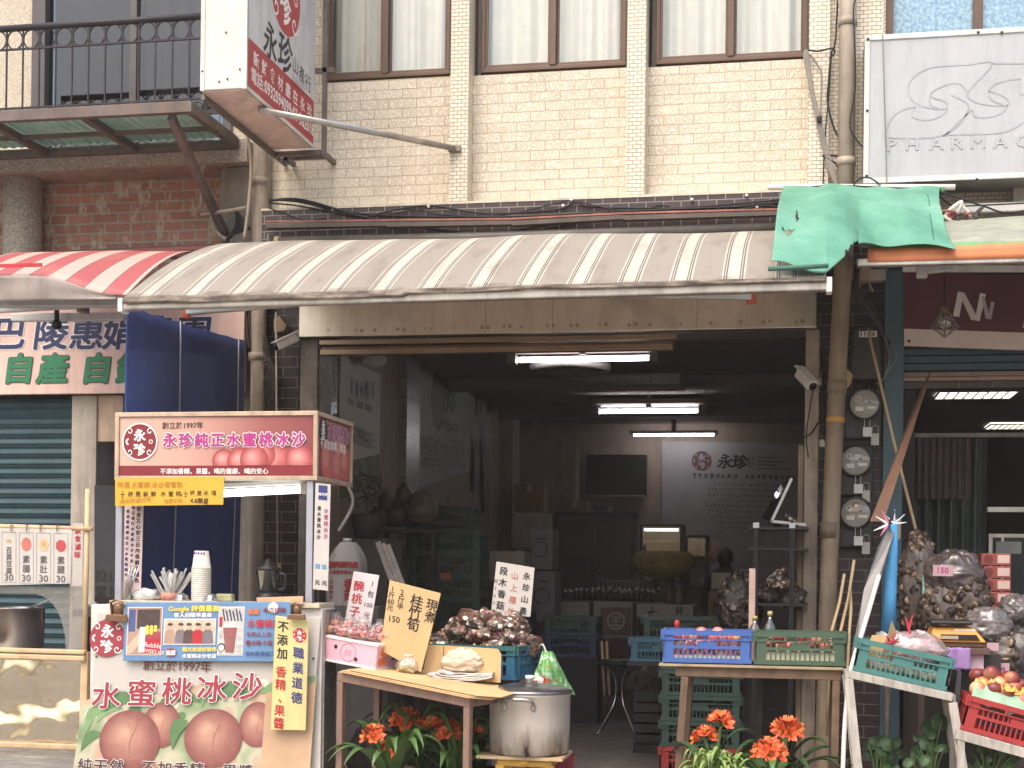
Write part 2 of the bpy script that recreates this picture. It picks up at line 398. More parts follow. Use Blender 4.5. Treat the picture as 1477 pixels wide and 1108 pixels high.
# wall below the windows, piers and wall beside
b=MB(); zs=[]
edges=[x390]
pil=[(648,674),(903,930),(1166,1196)]
px0=[PX(a,150,-.2) for a,_ in pil]; px1=[PX(c,150,-.2) for _,c in pil]
WX=[(PX(a,110,.06),PX(d,90,.06),PZ(a,e,.06)) for a,d,e,_ in wins]
xs=[x390,px0[0],px1[0],px0[1],px1[1],px0[2]]
for i,(a,d,z) in enumerate(WX):
    l=[x390,px1[0],px1[1]][i]; r=[px0[0],px0[1],px0[2]][i]
    b.box(l,r,.0,.3,ZBAND,z-.03)
    if i==0: b.box(l,a-.03,.0,.3,z-.03,ZTOP)
b.build('wall',tile_rough,bld,w=True)
for i in range(3):
    b=MB(); b.box(px0[i],px1[i],-.165,.3,ZBAND-.006,ZTOP)
    if i==2: b.box(px1[2],x1230+.3,-.1,.3,ZBAND-.006,ZTOP)
    b.build('pilaster',tile_small,bld,w=True)
tile_band=brick('tile_band',C(74,54,54),C(58,43,44),C(150,136,128),.135,.064,.004,.45,.5,var=.3)
ledge=M('mortar_ledge',C(214,200,176),.8,var=.15,dirt=.4)
b=MB(); b.box(x390-.04,x1230+.2,-.174,.02,ZBAND-.03,ZBAND-.012); b.build('mortar_edge',ledge,bld,w=True)
for i,(a,d,z) in enumerate(WX):
    wo=MB(); fw=.032
    for x in (a,d-fw): wo.box(x,x+fw,.03,.1,z+fw,ZTOP)
    wo.box(a,d,.03,.1,z,z+fw)
    m=(a+d)/2-(0.02 if i==0 else 0)
    fr=wo.box(m-.025,m+.025,.02,.09,z+fw,ZTOP).build('window',alu_brown,bld,w=True,bev=.004)
    s=MB()
    for (l,r_,yy) in ((a+fw,m-.025,.05),(m+.025,d-fw,.075)):
        s.box(l,l+.018,yy-.01,yy+.02,z+fw+.03,ZTOP); s.box(r_-.018,r_,yy-.01,yy+.02,z+fw+.03,ZTOP); s.box(l,r_,yy-.01,yy+.02,z+fw,z+fw+.03)
    s.build('sash',alu_brown,fr,w=True,bev=.003)
    g=MB(); g.box(a+fw+.018,m-.043,.052,.056,z+fw+.03,ZTOP); g.box(m+.043,d-fw-.018,.077,.081,z+fw+.03,ZTOP); g.build('pane',glass,fr,w=True)
    b=MB(); b.box(a-.03,a,.03,.3,z-.03,ZTOP); b.box(d,d+.03,.03,.3,z-.03,ZTOP); b.box(a,d,.1,.3,z-.03,z); b.build('reveal',M('reveal_dark',C(96,84,74),.85,dirt=.5),bld,w=True)
# pleated curtains hung inside each window
curt=M('curtain_cloth',C(246,240,228),.9,var=.05,scale=9,bp=.1,bs=120)
for i,(a,d,z) in enumerate(WX):
    def fn(u,v,a=a,d=d,z=z,i=i):
        x=a-.05+(d-a+.1)*u; q=u*34+i*7
        y=.2+.035*math.sin(q+1.6*noise.noise(V((u*6,i,0))))+.03*noise.noise(V((u*13,v*.6,i)))+.012*math.sin(q*2.3)
        return V((x+.02*v*noise.noise(V((u*8,i+3,0))),y,z-.05+(ZTOP-z+.05)*v))
    c=MB().grid(fn,150,6).build('curtain',curt)
    tag(c,['pale pleated curtain behind the upper window beside the hanging light box sign','pale pleated curtain behind the middle upper window between two tiled pilasters','pale pleated curtain behind the upper window beside the looped wall cables'][i],'curtain',group='curtains behind the upper windows')
b=MB(); b.box(x390,px1[2]+.35,.32,2.2,ZBAND+.3,ZBAND+.35); b.box(x390,px1[2]+.35,.9,.95,ZBAND+.35,ZTOP); b.build('upper_room',M('room_dim',C(160,150,140),.9),bld,w=True)
b=MB(); b.box(x390-.4,x1230+1.0,.32,11,ZTOP,ZTOP+.1); b.build('roof',concrete,bld,w=True)
# brown band, walls around the shop opening
XP=PX(1290,600,0)
xo0=PX(432,500,0); xo1=PX(1179,500,0)
b=MB(); b.box(x390-.05,XP,-.17,.25,ZHT+.2,ZBAND-.03); b.build('band_tiles',tile_band,bld,w=True)
b=MB(); b.box(x390-.12,XP,.0,.25,ZHT-.02,ZHT+.2)
b.box(x390-.12,xo0,.0,.25,0,ZHT-.02); b.box(xo1,XP,.0,.25,0,ZHT-.02)
b.build('tiled_wall',tile_brown,bld,w=True)
# interior shell (split off the facade tiles)
inw=M('interior_wall',C(150,128,116),.8,var=.1,bp=.05,dirt=.3)
b=MB(); b.box(XL-.2,XL,.25,YB,0,ZC); b.build('side_wall',inw,bld,w=True)
b=MB(); b.box(XR,XR+.2,.25,YB,0,ZC); b.build('side_wall',inw,bld,w=True)
b=MB(); b.box(XL-.2,XR+.2,YB,YB+.2,0,ZC); b.build('back_wall',inw,bld,w=True)
b=MB(); b.box(XL-.2,XR+.2,.25,YB+.2,ZC,ZC+.12)
for y in (1.2,4.4,7.4): b.box(XL,XR,y,y+.25,ZC-.12,ZC)
tag(b.build('ceiling',M('ceiling_grey',C(118,104,100),.85,var=.1,bp=0)),kind='structure')
# steel fascia (shutter box) and its rails
b=MB(); fx0=PX(431,460,-.18); fx1=PX(1178,460,-.18)
b.box(fx0,fx1,-.18,-.002,ZHB,ZHT+.06)
fb=b.build('shutter_box',steel,bld,w=True,bev=.006)
b=MB()
rv=random.Random(3)
x=fx0+.25
while x<fx1-.1:
    for k in range(rv.choice((1,2,2))):
        b.disc(x+k*.05,ZHB+.05+rv.uniform(-.006,.006),.014*rv.uniform(.7,1.1),V((0,-.182,0)),AXX,AZZ,12,r0=.006)
    x+=rv.uniform(.13,.24)
for px in (700,797,1005): b.box(PX(px,450,-.18),PX(px,450,-.18)+.003,-.183,-.18,ZHB,ZHT+.05)
b.build('rivet',M('stain_brown',C(140,112,92),.7),fb,w=True)
ra=MB(); rx0=PX(461,495,-.1); rx1=PX(976,490,-.1); zz=ZHB
for k,(dz,h,y) in enumerate(((.012,.045,-.12),(.063,.018,-.06),(.085,.05,-.1))): ra.box(rx0,rx1-(.0 if k<1 else .03),y,y+.09,zz-dz-h,zz-dz)
ra.build('track_rail',M('rail_bronze',C(150,124,104),.28,.9,var=.15,scale=3,bp=0),bld,w=True,bev=.006)
b=MB(); b.box(PX(432,600,-.1),PX(457,600,-.1),-.1,.0,.0,ZHB-.003); b.box(PX(458,600,-.05),PX(464,600,-.05),-.06,.2,.0,ZHB-.1)
b.build('door_post',galv_dull,bld,w=True,bev=.004)
post=M('post_grimy',C(176,156,136),.6,.2,var=.2,bp=.2,dirt=.7,dcol=C(92,74,62),dscale=4)
b=MB(); b.box(PX(1161,600,-.1),PX(1181,600,-.1),-.1,.0,0,ZHB-.003); b.build('door_post',post,bld,w=True,bev=.004)
b=MB(); b.box(PX(1151,700,-.06),PX(1159,700,-.06),-.06,.0,0,PZ(1155,642,-.06)); b.build('door_jamb',M('jamb_wood',C(170,140,116),.6,dirt=.5),bld,w=True,bev=.003)
# pier of white tiles and second pier on the left interior wall
def inner_pier(pxa,pxb,py,y,dep,m,nm='pier'):
    b=MB(); xa=XL; xb=PX(pxb,py,y); b.box(xa,xb,y,y+dep,0.01,ZC-.001); return b.build(nm,m,bld,w=True)
inner_pier(551,587,600,2.55,.5,tile_white)
inner_pier(710,740,600,7.6,.5,inw)
inner_pier(800,830,700,9.0,.4,inw)

# ================= left building =================
lx0=-9; lb=thing('brick_house','weathered brick and concrete house with a railed balcony beside the tiled shophouse','building',(-5,0,0))
xe=PX(357,230,0)
b=MB(); b.box(lx0,xe-.25,.36,.5,3.55,PZ(100,250,.36)+.1); b.build('brick_wall',red_brick,lb,w=True)
b=MB(); zc0=PZ(30,373,.15); b.lathe([(.165,3.5),(.165,PZ(30,250,.15))],28,(PX(33,300,.2),.2,0)); b.build('column',terrazzo,lb,w=True)
zb0=PZ(100,244,-.02); zb1=PZ(100,212,-.02)
b=MB(); b.box(lx0,xe,-.02,.6,zb0,zb1); b.build('balcony_slab',terrazzo,lb,w=True)
b=MB(); b.box(lx0,xe-.2,.0,.36,zb0-.012,zb0-.002); b.build('soffit',plaster_pink,lb,w=True)
# pier at the corner
b=MB(); b.box(PX(318,300,.1),xe+.02,.1,.4,0,zb0-.01); b.box(xe+.02,x390+.02,.12,.4,0,6.9); b.build('corner_pier',concrete,lb,w=True)
# balcony wall and glazed door
bx0=PX(64,100,.6); zdo=zb1
b=MB(); b.box(lx0,bx0-.1,.6,.8,zdo,6.9); b.box(PX(330,100,.6),xe+.2,.6,.8,zdo,6.9); b.build('upper_wall',terr_light,lb,w=True)
wd=MB(); wd.box(bx0-.1,bx0+.03,.55,.7,zdo,6.9); wd.box(PX(190,100,.62),PX(200,100,.62),.57,.68,zdo,6.9); wd.box(PX(325,100,.62),PX(338,100,.62),.57,.7,zdo,6.9)
wdo=wd.build('balcony_door',alu_dark,lb,w=True,bev=.004)
b=MB(); b.box(bx0+.03,PX(190,100,.62),.63,.636,zdo,6.9); b.box(PX(200,100,.62),PX(325,100,.62),.61,.616,zdo,6.9); b.build('pane',dark_glass,wdo,w=True)
b=MB(); b.box(bx0,PX(192,100,.7),.78,.8,zdo,6.9); b.build('door_blind',M('dark_drape',C(78,68,72),.9,var=.2),lb,w=True)
def fnc(u,v): return V((PX(198,100,.75)+u*.72,.72+.03*math.sin(u*26)+.02*noise.noise(V((u*9,v*2,0))),zdo+(6.9-zdo)*v))
tag(MB().grid(fnc,40,4).build('curtain',M('curtain_grey',C(150,146,142),.9,var=.15)),'grey green curtain behind the balcony door glass','curtain')
# railing
rl=thing('balcony_railing','dark wrought iron balcony railing with a row of rings under its handrail','railing',(PX(150,100,-.25),-.25,PZ(150,160,-.25)))
yr=-.25; rx0=PX(-60,100,yr); rx1=PX(345,100,yr); zt=PZ(145,33,yr); z1=PZ(145,41,yr)-.02; z2=PZ(145,64,yr); z3=PZ(145,150,yr); z4=PZ(145,170,yr)
b=MB(); b.tube([(rx0,yr,zt),(rx1,yr,zt)],.028,12); b.build('handrail',rail_metal,rl,w=True)
b=MB(); b.bar((rx0,yr,z2),(rx1,yr,z2),.02,.014); b.bar((rx0,yr,z3),(rx1,yr,z3),.02,.014); b.bar((rx0,yr,z4),(rx1,yr,z4),.03,.03); b.build('rail',rail_metal,rl,w=True)
st=.148; n=int((rx1-rx0)/st)
for i in range(n+1):
    b=MB(); c=MB(); x=rx0+i*st; b.bar((x,yr,z4),(x,yr,zt),.012,.012)
    cx=x+st/2; rr=(zt-.02-z2)/2
    c.tube([(cx+rr*.88*math.cos(a*PI/10),yr,(zt-.02+z2)/2+rr*math.sin(a*PI/10)) for a in range(20)],.007,6,closed=True)
    c.build('ring',rail_metal,rl,w=True); c=MB()
    c.tube([(cx+rr*.8*math.cos(a*PI/10),yr,z4+.01+rr*math.sin(a*PI/10)) for a in range(11)],.006,6)
    b.build('baluster',rail_metal,rl,w=True); c.build('ring_arc',rail_metal,rl,w=True)
# flat canopy over the brick wall
yf=-1.0; cz=PZ(150,160,yf); cx0=-8.5; cx1=PX(276,156,yf); 
ca=thing('balcony_canopy','brown steel framed canopy with green translucent sheets under the balcony','canopy',(PX(150,180,-.5),-.5,cz))
cxr=PX(352,215,-.05)
b=MB()
b.box(cx0,cx1,yf,yf+.06,cz-.04,cz+.045); 
for f_ in (.5,): b.box(cx0,cx1+(cxr-cx1)*.3,yf*f_-.02,yf*f_+.02,cz-.035,cz+.0)
b.box(cx0,cxr-.05,-.07,-.022,cz-.05,cz+.0)
for px in (-20,118,): 
    xx=PX(px,165,yf); b.bar((xx,yf+.06,cz-.02),(xx,-.07,cz-.02),.06,.06)
b.bar((cx1-.03,yf+.06,cz-.0),(cx1-.03,-.02,cz-.0),.055,.08)
b.build('frame',canopy_steel,ca,w=True,bev=.004)
b=MB(); ka=V((PX(247,172,yf+.1),yf+.1,cz-.04)); kb=P(338,268,.08); kb.x=ka.x+.05; kb.y=.08; kb.z=cz-.72
b.bar(ka,kb,.06,.06); b.build('knee_brace',canopy_steel,ca,w=True,bev=.004)
green_sheet=M('green_sheet',C(122,200,170),.4,var=.2,dirt=.4,dcol=C(70,110,96)); _b=green_sheet.node_tree.nodes['Principled BSDF']; _b.inputs['Transmission Weight'].default_value=.6; _b.inputs['Roughness'].default_value=.6
def fng(u,v): 
    x=cx0+(cx1-cx0)*u; return V((x,yf+.03+(1.0-.05)*v,cz+.052+.006*math.sin(x*80)))
b=MB().grid(fng,400,1); b.build('sheet',green_sheet,ca,w=True)
# lower left shop: sign, shutter, posts
sb=thing('shop_fascia_sign','pink shop fascia sign with navy and green brush lettering above the teal shutter','sign',(PX(150,510,-.15),-.15,PZ(150,510,-.15)))
sx0=-8.8; sx1=PX(352,500,-.15); sz0=PZ(100,568,-.15); sz1=PZ(100,455,-.15)+.35
pinkb=M('pink_board',C(232,192,178),.5,var=.05,dirt=.25)
b=MB(); b.box(sx0,sx1,-.15,-.1,sz0,sz1); b.build('board',pinkb,sb,w=True,bev=.004)
navy=M('navy_ink',C(44,52,98),.5,var=.1,bp=0); green_ink=M('green_ink',C(36,128,84),.5,var=.1,bp=0); white_ink=M('white_ink',C(240,228,220),.5,var=.03,bp=0); maroon_ink=M('maroon_ink',C(88,44,46),.5,bp=0)
b=MB(); y1=-.153
def brush(ch,px,py,size,k0,k1,o1,o2,sxx=1.12):
    q=P(px,py,-.15)
    b.mat(k0).text(ch,q.x,q.z,size,V((0,y1-.002,0)),sxx=sxx,shear=.12,bold=o1,nb=10)
    b.mat(k1).text(ch,q.x,q.z,size,V((0,y1-.005,0)),sxx=sxx,shear=.12,bold=o2)
for ch,px in (('巴',-14),('陵',46),('惠',98),('娟',146),('農',196),('園',250)): brush(ch,px,500,.29,0,1,.06,.028)
for ch,px in (('自',3),('產',52),('自',115),('銷',166)): brush(ch,px,549,.26,2,3,.06,.04)
b.build('lettering',[white_ink,navy,maroon_ink,green_ink],sb,w=True)
sh=thing('roller_shutter','closed teal roller shutter under the pink sign','shutter',(PX(30,800,0),0,0))
def fsh(u,v):
    z=v*(sz0-.02); return V((sx0+(PX(104,700,.0)-sx0)*u,.02+.018*math.sin(z*2*PI/.085)**3,z))
MB().grid(fsh,1,600).build('slats',teal_dark,sh,w=True)
b=MB(); b.box(PX(103,700,-.05),PX(139,700,-.05),-.06,.3,0,sz0-.004); b.build('shutter_post',M('post_beige',C(186,172,154),.75,var=.15,dirt=.6,dcol=C(110,90,76)),lb,w=True,bev=.006)
b=MB(); b.box(PX(140,600,-.03),PX(178,600,-.03),-.04,.0,PZ(150,637,-.03),sz0-.004); b.build('side_board',M('board_beige',C(200,168,136),.6,dirt=.4),lb,w=True)
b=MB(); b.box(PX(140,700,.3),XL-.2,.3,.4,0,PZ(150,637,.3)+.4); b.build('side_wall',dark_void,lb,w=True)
b=MB(); b.box(sx0,XL-.2,.36,.5,0,3.6); b.build('ground_floor_wall',M('wall_grey_brown',C(120,108,100),.85,dirt=.5),lb,w=True)  # grey-brown wall colour with streaked dirt

# ================= right building =================
rb=thing('corner_shophouse','shophouse with blue patterned upper windows and teal steel posts over a goods filled shop','building',(6,0,0))
tx0=PX(1236,150,-.05); wx0=PX(1277,30,.0)
wz=PZ(1300,52,.05)
b=MB(); b.box(tx0,wx0,-.05,.3,ZBAND-.2,ZTOP); b.box(wx0,9,.12,.4,ZBAND-.2,wz); b.build('tiled_wall',tile_small,rb,w=True)
b=MB(); m_=PX(1410,20,.05); m2=m_+(m_-wx0)
b.box(wx0,wx0+.06,.0,.12,wz,ZTOP); b.box(m_-.035,m_+.035,.02,.12,wz,ZTOP); b.box(m2,m2+.07,.02,.12,wz,ZTOP); b.box(wx0+.06,9,.02,.12,wz-.06,wz)
wf=b.build('window',alu_brown,rb,w=True,bev=.004)
bg,n,l,bb,o=nodes('blue_frosted_glass'); vec=coord(n,l)
k=noi(n,l,vec,34,3,.6); bb.inputs['Base Color'].default_value=C(120,160,186); bb.inputs['Roughness'].default_value=.12; bb.inputs['Specular IOR Level'].default_value=.9
l.new(ramp(n,l,k,[(.35,C(96,140,176)),(.65,C(156,190,206))]),bb.inputs['Base Color']); bump(n,l,bb,k,.4,.01)
b=MB(); b.box(wx0+.06,m_-.035,.06,.07,wz,ZTOP); b.box(m_+.035,m2,.06,.07,wz,ZTOP); b.box(m2+.07,9,.06,.07,wz,ZTOP); b.build('pane',bg,wf,w=True)
grayb=M('grey_beam',C(150,144,140),.8,var=.2,dirt=.5)
b=MB(); b.box(PX(1290,285,.05),9,.05,.3,PZ(1400,330,.05),ZBAND-.2); b.build('beam',grayb,rb,w=True)
b=MB(); b.box(PX(1290,330,.04),9,.03,.26,PZ(1400,560,.04)-.4+.4,PZ(1400,330,.05)); b.build('upper_tiles',tile_brown,rb,w=True)
tp0=PX(1274,600,-.12); tp1=PX(1303,600,-.12)
b=MB(); b.box(tp0,tp1,-.12,.1,0,PZ(1290,388,-.12)); b.build('corner_post',teal_paint,rb,w=True,bev=.006)
# interior of the right shop
ry0=XP+.22; ZC2=3.47
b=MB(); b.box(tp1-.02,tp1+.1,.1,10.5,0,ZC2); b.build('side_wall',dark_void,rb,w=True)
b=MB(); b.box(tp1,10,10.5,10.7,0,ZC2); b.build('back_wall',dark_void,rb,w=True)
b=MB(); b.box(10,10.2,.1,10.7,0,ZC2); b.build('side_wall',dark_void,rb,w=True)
cl=M('ceiling_panel',C(104,94,90),.85,var=.06,bp=0)
b=MB(); b.box(tp1,10,.12,10.5,ZC2,ZC2+.1)
tag(b.build('ceiling',cl),kind='structure')
b=MB(); z0=PZ(1400,535,0); z1=PZ(1400,503,0)
for k in range(3): b.box(tp1,9.5,-.06+.015*k,.1,z1-(k+1)*(z1-z0)/3+.004,z1-k*(z1-z0)/3)
b.build('shutter_box',teal_dark,rb,w=True,bev=.006)
b=MB(); b.box(tp1,9.5,.0,.1,PZ(1400,549,0),PZ(1400,536,0)); b.box(tp1,9.5,-.03,.0,PZ(1400,543,0),PZ(1400,540,0)); b.build('track_rail',M('rail_brown',C(132,106,92),.4,.6),rb,w=True,bev=.004)
def onX(px,py,x):
    a=P(px,py,0); d=a-EYE; return EYE+d*((x-EYE.x)/d.x)
# ================= hanging light-box sign =================
def solve_y(px,py,x,lo=-4,hi=0):
    for _ in range(50):
        m=(lo+hi)/2
        if PX(px,py,m)>x: lo=m
        else: hi=m
    return m
ybk=-.3; q=P(452,205,ybk); xs=q.x; zs=PZ(452,213,ybk); yfr=solve_y(355,119,xs)
xl=PX(290,119,yfr); zt_=7.4
bs=thing('hanging_light_box','white light box sign hanging out from the wall with red emblem and phone strip','sign',((xl+xs)/2,(ybk+yfr)/2,zs))
whitebox=M('white_box',C(212,205,197),.4,var=.05,dirt=.35,dcol=C(180,168,152),dscale=2)
b=MB(); b.box(xl,xs,yfr,ybk,zs,zt_); b.build('body',whitebox,bs,w=True,bev=.006)
b=MB(); e=.022
for x in (xl,xs-e): b.box(x-.004,x+e+.004,yfr-.006,yfr+.02,zs-.004,zt_)
b.box(xs-.004,xs+.006,yfr+.02,ybk,zs-.004,zs+e); b.box(xl-.006,xl+.004,yfr+.02,ybk,zs-.004,zs+e); b.box(xs-.004,xs+.006,ybk-e,ybk+.003,zs+e,zt_)
b.build('edge_strip',M('white_edge',C(214,206,198),.4,.1,var=.08,dirt=.3),bs,w=True)
b=MB(); b.box(xl+.01,xs-.01,yfr+.01,ybk-.02,zs-.009,zs-.004); b.build('underside',M('pink_under',C(206,176,164),.6,dirt=.4),bs,w=True)
b=MB()
for x in (xl-.02,): b.box(x,x+.03,yfr+.05,ybk+.3,zs-.05,zs-.012)
for yy in (ybk,): b.box(xl,xs+.05,yy+.02,yy+.05,zs-.05,zs-.012)
xb=xs+.06
b.box(xb,xb+.035,ybk+.02,ybk+.055,zs-.06,zt_); b.box(xl,xb,ybk+.1,ybk+.13,zs-.06,zs-.025); b.box(xl+.05,xl+.085,ybk+.1,-.0,zs-.06,zs-.025); b.box(xb,xb+.035,ybk+.055,.0,zs-.06,zs-.025); b.box(xs,xb+.1,ybk+.02,ybk+.05,PZ(460,100,ybk)-.02,PZ(460,100,ybk)+.02)
b.build('steel_frame',M('frame_grey',C(116,106,100),.5,.5,var=.2,dirt=.5),bs,w=True)
faded=M('faded_white',C(206,202,200),.5,var=.06,scale=3,dirt=.55,dcol=C(140,132,126),dscale=6)
red_ink=M('red_ink',C(188,52,56),.5,var=.1,bp=0); black_ink=M('black_ink',C(38,34,36),.5,bp=0); grey_ink=M('grey_ink',C(150,146,144),.6,bp=0)
AY=V((0,1,0))
def sxy(px,py): p=onX(px,py,xs); return p.y,p.z
rb0=sxy(355,52); rb1=sxy(451,146); bt=sxy(355,119)
ztop_red=(rb0[1]+rb1[1])/2
O=V((xs+.0075,0,0))
b=MB(); y0=yfr+.02; y1=ybk-.025
b.mat(0).poly([(xs+.006,y0,zs+e),(xs+.006,y1,zs+e),(xs+.006,y1,zt_),(xs+.006,y0,zt_)])
b.mat(1).poly([O+AY*y0+AZZ*(zs+e),O+AY*y1+AZZ*(zs+e),O+AY*y1+AZZ*ztop_red,O+AY*y0+AZZ*ztop_red])
O2=O+V((.0025,0,0)); Wd=y1-y0; rh=ztop_red-zs-e
for i,ch in enumerate('新鮮食材盡在永珍'): b.mat(2).text(ch,y0+Wd*(.1+.118*i),ztop_red-rh*.45,Wd*.082,O2,AY,AZZ,off=.015,align='C')
b.text('電話',y0+Wd*.03,zs+e+rh*.17,Wd*.085,O2,AY,AZZ,off=.01); b.text(':0932094099‧03-382018',y0+Wd*.205,zs+e+rh*.17,Wd*.094,O2,AY,AZZ,off=.02,sxx=.86)
def logo(b,kr,kw,x,z,r,o,ax,az,eps=.002,nrm=None):
    """round red emblem with two white brush characters, moon, flower and corner spirals"""
    n=V(ax).cross(V(az))*-1 if nrm is None else nrm
    o=V(o)
    b.mat(kr).disc(x,z,r,o,ax,az,36)
    o1=o-V(ax).cross(V(az))*(-eps) if nrm is None else o+nrm*eps
    b.mat(kw).text('永',x,z+r*.1,r*.72,o1,ax,az,off=.035,align='C'); b.text('珍',x,z-r*.72,r*.72,o1,ax,az,off=.035,align='C')
    for sx_,sz_ in ((-1,1),(1,1),(-1,-1),(1,-1)):
        pts=[(x+sx_*(r*.62+ (r*.24-r*.017*k)*math.cos(k*.55)),z+sz_*(r*.58+(r*.24-r*.017*k)*math.sin(k*.55))) for k in range(13)]
        b.stroke(pts,r*.055,o1,V(ax),V(az))
    b.stroke([(x-r*.68+r*.13*math.cos(a),z+r*.0+r*.15*math.sin(a)) for a in [PI*.5+PI*k/8 for k in range(9)]],r*.1,o1,V(ax),V(az))
    for k in range(8):
        a=k*PI/4; b.disc(x+r*.68+r*.1*math.cos(a),z+r*.1*math.sin(a),r*.035,o1,V(ax),V(az),8)
lg=sxy(409,0); logo(b,1,2,y0+Wd*.52,lg[1]+.08,Wd*.235,O,AY,AZZ,nrm=V((1,0,0)))
p=sxy(378,62); b.mat(3).text('永',y0+Wd*.2,p[1]-.04,Wd*.2,O,AY,AZZ,off=.02,shear=.1); p=sxy(400,80); b.text('珍',y0+Wd*.41,p[1]-.055,Wd*.22,O,AY,AZZ,off=.02,shear=.1)
for i,ch in enumerate('山產行'): b.text(ch,y0+Wd*(.64+.105*i),p[1]+.0-.02*i,Wd*.1,O,AY,AZZ,off=.0)
for k in range(4): b.mat(4).stroke([(y0+Wd*.64,p[1]-.05-.022*k),(y0+Wd*(.86-.05*(k%2)),p[1]-.05-.022*k)],.006,O,AY,AZZ)
b.build('lettering',[faded,red_ink,white_ink,black_ink,grey_ink],bs,w=True)
b=MB()
for (px,py) in ((292,103),(346,100),(316,118),(328,114),(326,47)):
    p=P(px,py,yfr-.007); b.disc(p.x,p.z,.008,V((0,yfr-.008,0)),AXX,AZZ,8)
b.build('screw',black_metal,bs,w=True)
# steel stay from the sign to the pilaster
a=P(374,158,yfr+.35); c=P(655,214,-.2)
st=thing('sign_stay','bright galvanised tube bracing the hanging light box to the tiled pilaster','bracket',c)
b=MB().tube([a,a.lerp(c,.5),c],.024,12); b.build('tube',galv,st,w=True)
b=MB(); b.box(c.x-.05,c.x+.05,-.2,-.166,c.z-.02,c.z+.02); b.tube([c+V((0,-.03,0)),c+V((0,.02,0))],.01,8); b.build('bracket_plate',galv_dull,st,w=True)

# ================= striped awning =================
YF=-2.66
zrl=PZ(392,360,-.26); zrr=PZ(1130,347,-.26); zfl=PZ(182,430,YF); zfr=PZ(1190,400,YF); xfl=PX(178,430,YF); xfr=PX(1192,400,YF)
xfr=max(xfr,PX(1175,338,-.2))
aw=thing('striped_awning','long grey awning with white stripes sheltering the open shop front','awning',((xfl+xfr)/2,-.2,zrl))
def awn_z(x,t):
    u=(x-xfl)/(xfr-xfl); zr=zrl+(zrr-zrl)*u; zf=zfl+(zfr-zfl)*u
    return zr+(zf-zr)*(t**1.75)
def fa(u,v):
    x=xfl+(xfr-xfl)*u; y=-.26+(YF+.26)*v; z=awn_z(x,v)
    z+=.03*noise.noise(V((x*1.1,y*1.1,3)))*math.sin(PI*v)-.02*abs(math.sin(x*1.9))*v*(1-v)*2
    if v>.93: z+= .010*noise.noise(V((x*1.7,7,0)))*(v-.93)/.07
    return V((x,y,z))
m,n,l,bb,o=nodes('awning_stripes'); tc=n.new('ShaderNodeTexCoord'); s_=n.new('ShaderNodeSeparateXYZ'); l.new(tc.outputs['Object'],s_.inputs[0])
def mth(op,a,b_=None):
    k=n.new('ShaderNodeMath'); k.operation=op
    for i,x in enumerate((a,b_)):
        if x is None: continue
        if hasattr(x,'links'): l.new(x,k.inputs[i])
        else: k.inputs[i].default_value=x
    return k.outputs[0]
PER=.312
fx=mth('FRACT',mth('ADD',mth('DIVIDE',s_.outputs[0],PER),.33))
g_=C(188,176,162); w_=C(228,219,203); d_=C(136,120,108)
stp=[(0,g_),(.47,w_),(.505,d_),(.53,w_),(.55,d_),(.575,w_),(.81,d_),(.835,w_),(.855,d_),(.88,w_),(.915,g_)]
c=ramp(n,l,fx,stp,True)
vv=coord(n,l,(7,1.6,2)); nn=noi(n,l,vv,1,6,.7); c=mix(n,l,ramp(n,l,nn,[(.5,g4(0)),(.8,g4(.55))]),c,C(120,104,92))
yy=mth('LESS_THAN',s_.outputs[1],YF+.2+.06); nz=noi(n,l,coord(n,l,(6,6,6)),1,5,.7)
c=mix(n,l,mth('MULTIPLY',yy,ramp(n,l,nz,[(.46,g4(0)),(.7,g4(.55))])),c,C(110,96,80))
l.new(c,bb.inputs['Base Color']); bb.inputs['Roughness'].default_value=.55; bb.inputs['Specular IOR Level'].default_value=.3
bump(n,l,bb,noi(n,l,coord(n,l),9,4,.6),.25,.02)
def translucent(m,f):
    n=m.node_tree.nodes;l=m.node_tree.links;b=n['Principled BSDF'];o=n['Material Output'];t=n.new('ShaderNodeBsdfTranslucent');x=n.new('ShaderNodeMixShader'); x.inputs[0].default_value=f
    src=b.inputs['Base Color']
    if src.links: l.new(src.links[0].from_socket,t.inputs[0])
    else: t.inputs[0].default_value=src.default_value
    l.new(b.outputs[0],x.inputs[1]); l.new(t.outputs[0],x.inputs[2]); l.new(x.outputs[0],o.inputs['Surface'])
translucent(m,.45)
fab=MB().grid(fa,200,26).build('fabric',m,aw,w=True,thick=.004)
b=MB()
def fv(u,v):
    x=xfl+(xfr-xfl)*u; p=fa(u,1); h=.03+.01*noise.noise(V((x*1.3,1,1)))+(.014 if u<.42 else 0); return V((x,YF-.005+.02*noise.noise(V((x*3,v*2,0)))-.004*v,p.z+.004-h*v))
mv,n,l,bb,o=nodes('valance_grime'); vec=coord(n,l,(3,3,9)); c=ramp(n,l,noi(n,l,vec,2.2,6,.7),[(.35,C(160,144,128)),(.52,C(116,102,90)),(.68,C(62,52,46))]); l.new(c,bb.inputs['Base Color']); bb.inputs['Roughness'].default_value=.7
b.grid(fv,160,3).build('valance',mv,aw,w=True,thick=.003)
b=MB(); zb=lambda x:awn_z(x,1)-.042
b.bar((xfl-.02,YF+.05,zb(xfl)),(xfr+.01,YF+.05,zb(xfr)),.07,.06); b.build('front_bar',M('bar_alu',C(196,186,174),.4,.5,var=.1,dirt=.5),aw,w=True,bev=.01)
b=MB(); 
for x in (xfl-.03,xfr+.012): b.box(x-.012,x+.022,YF+.0,YF+.1,zb(x)-.045,zb(x)+.045); b.build('end_cap',white_plast,aw,w=True,bev=.006); b=MB()
ea=P(269,447,-1.9); eb=P(510,427,YF+.1)
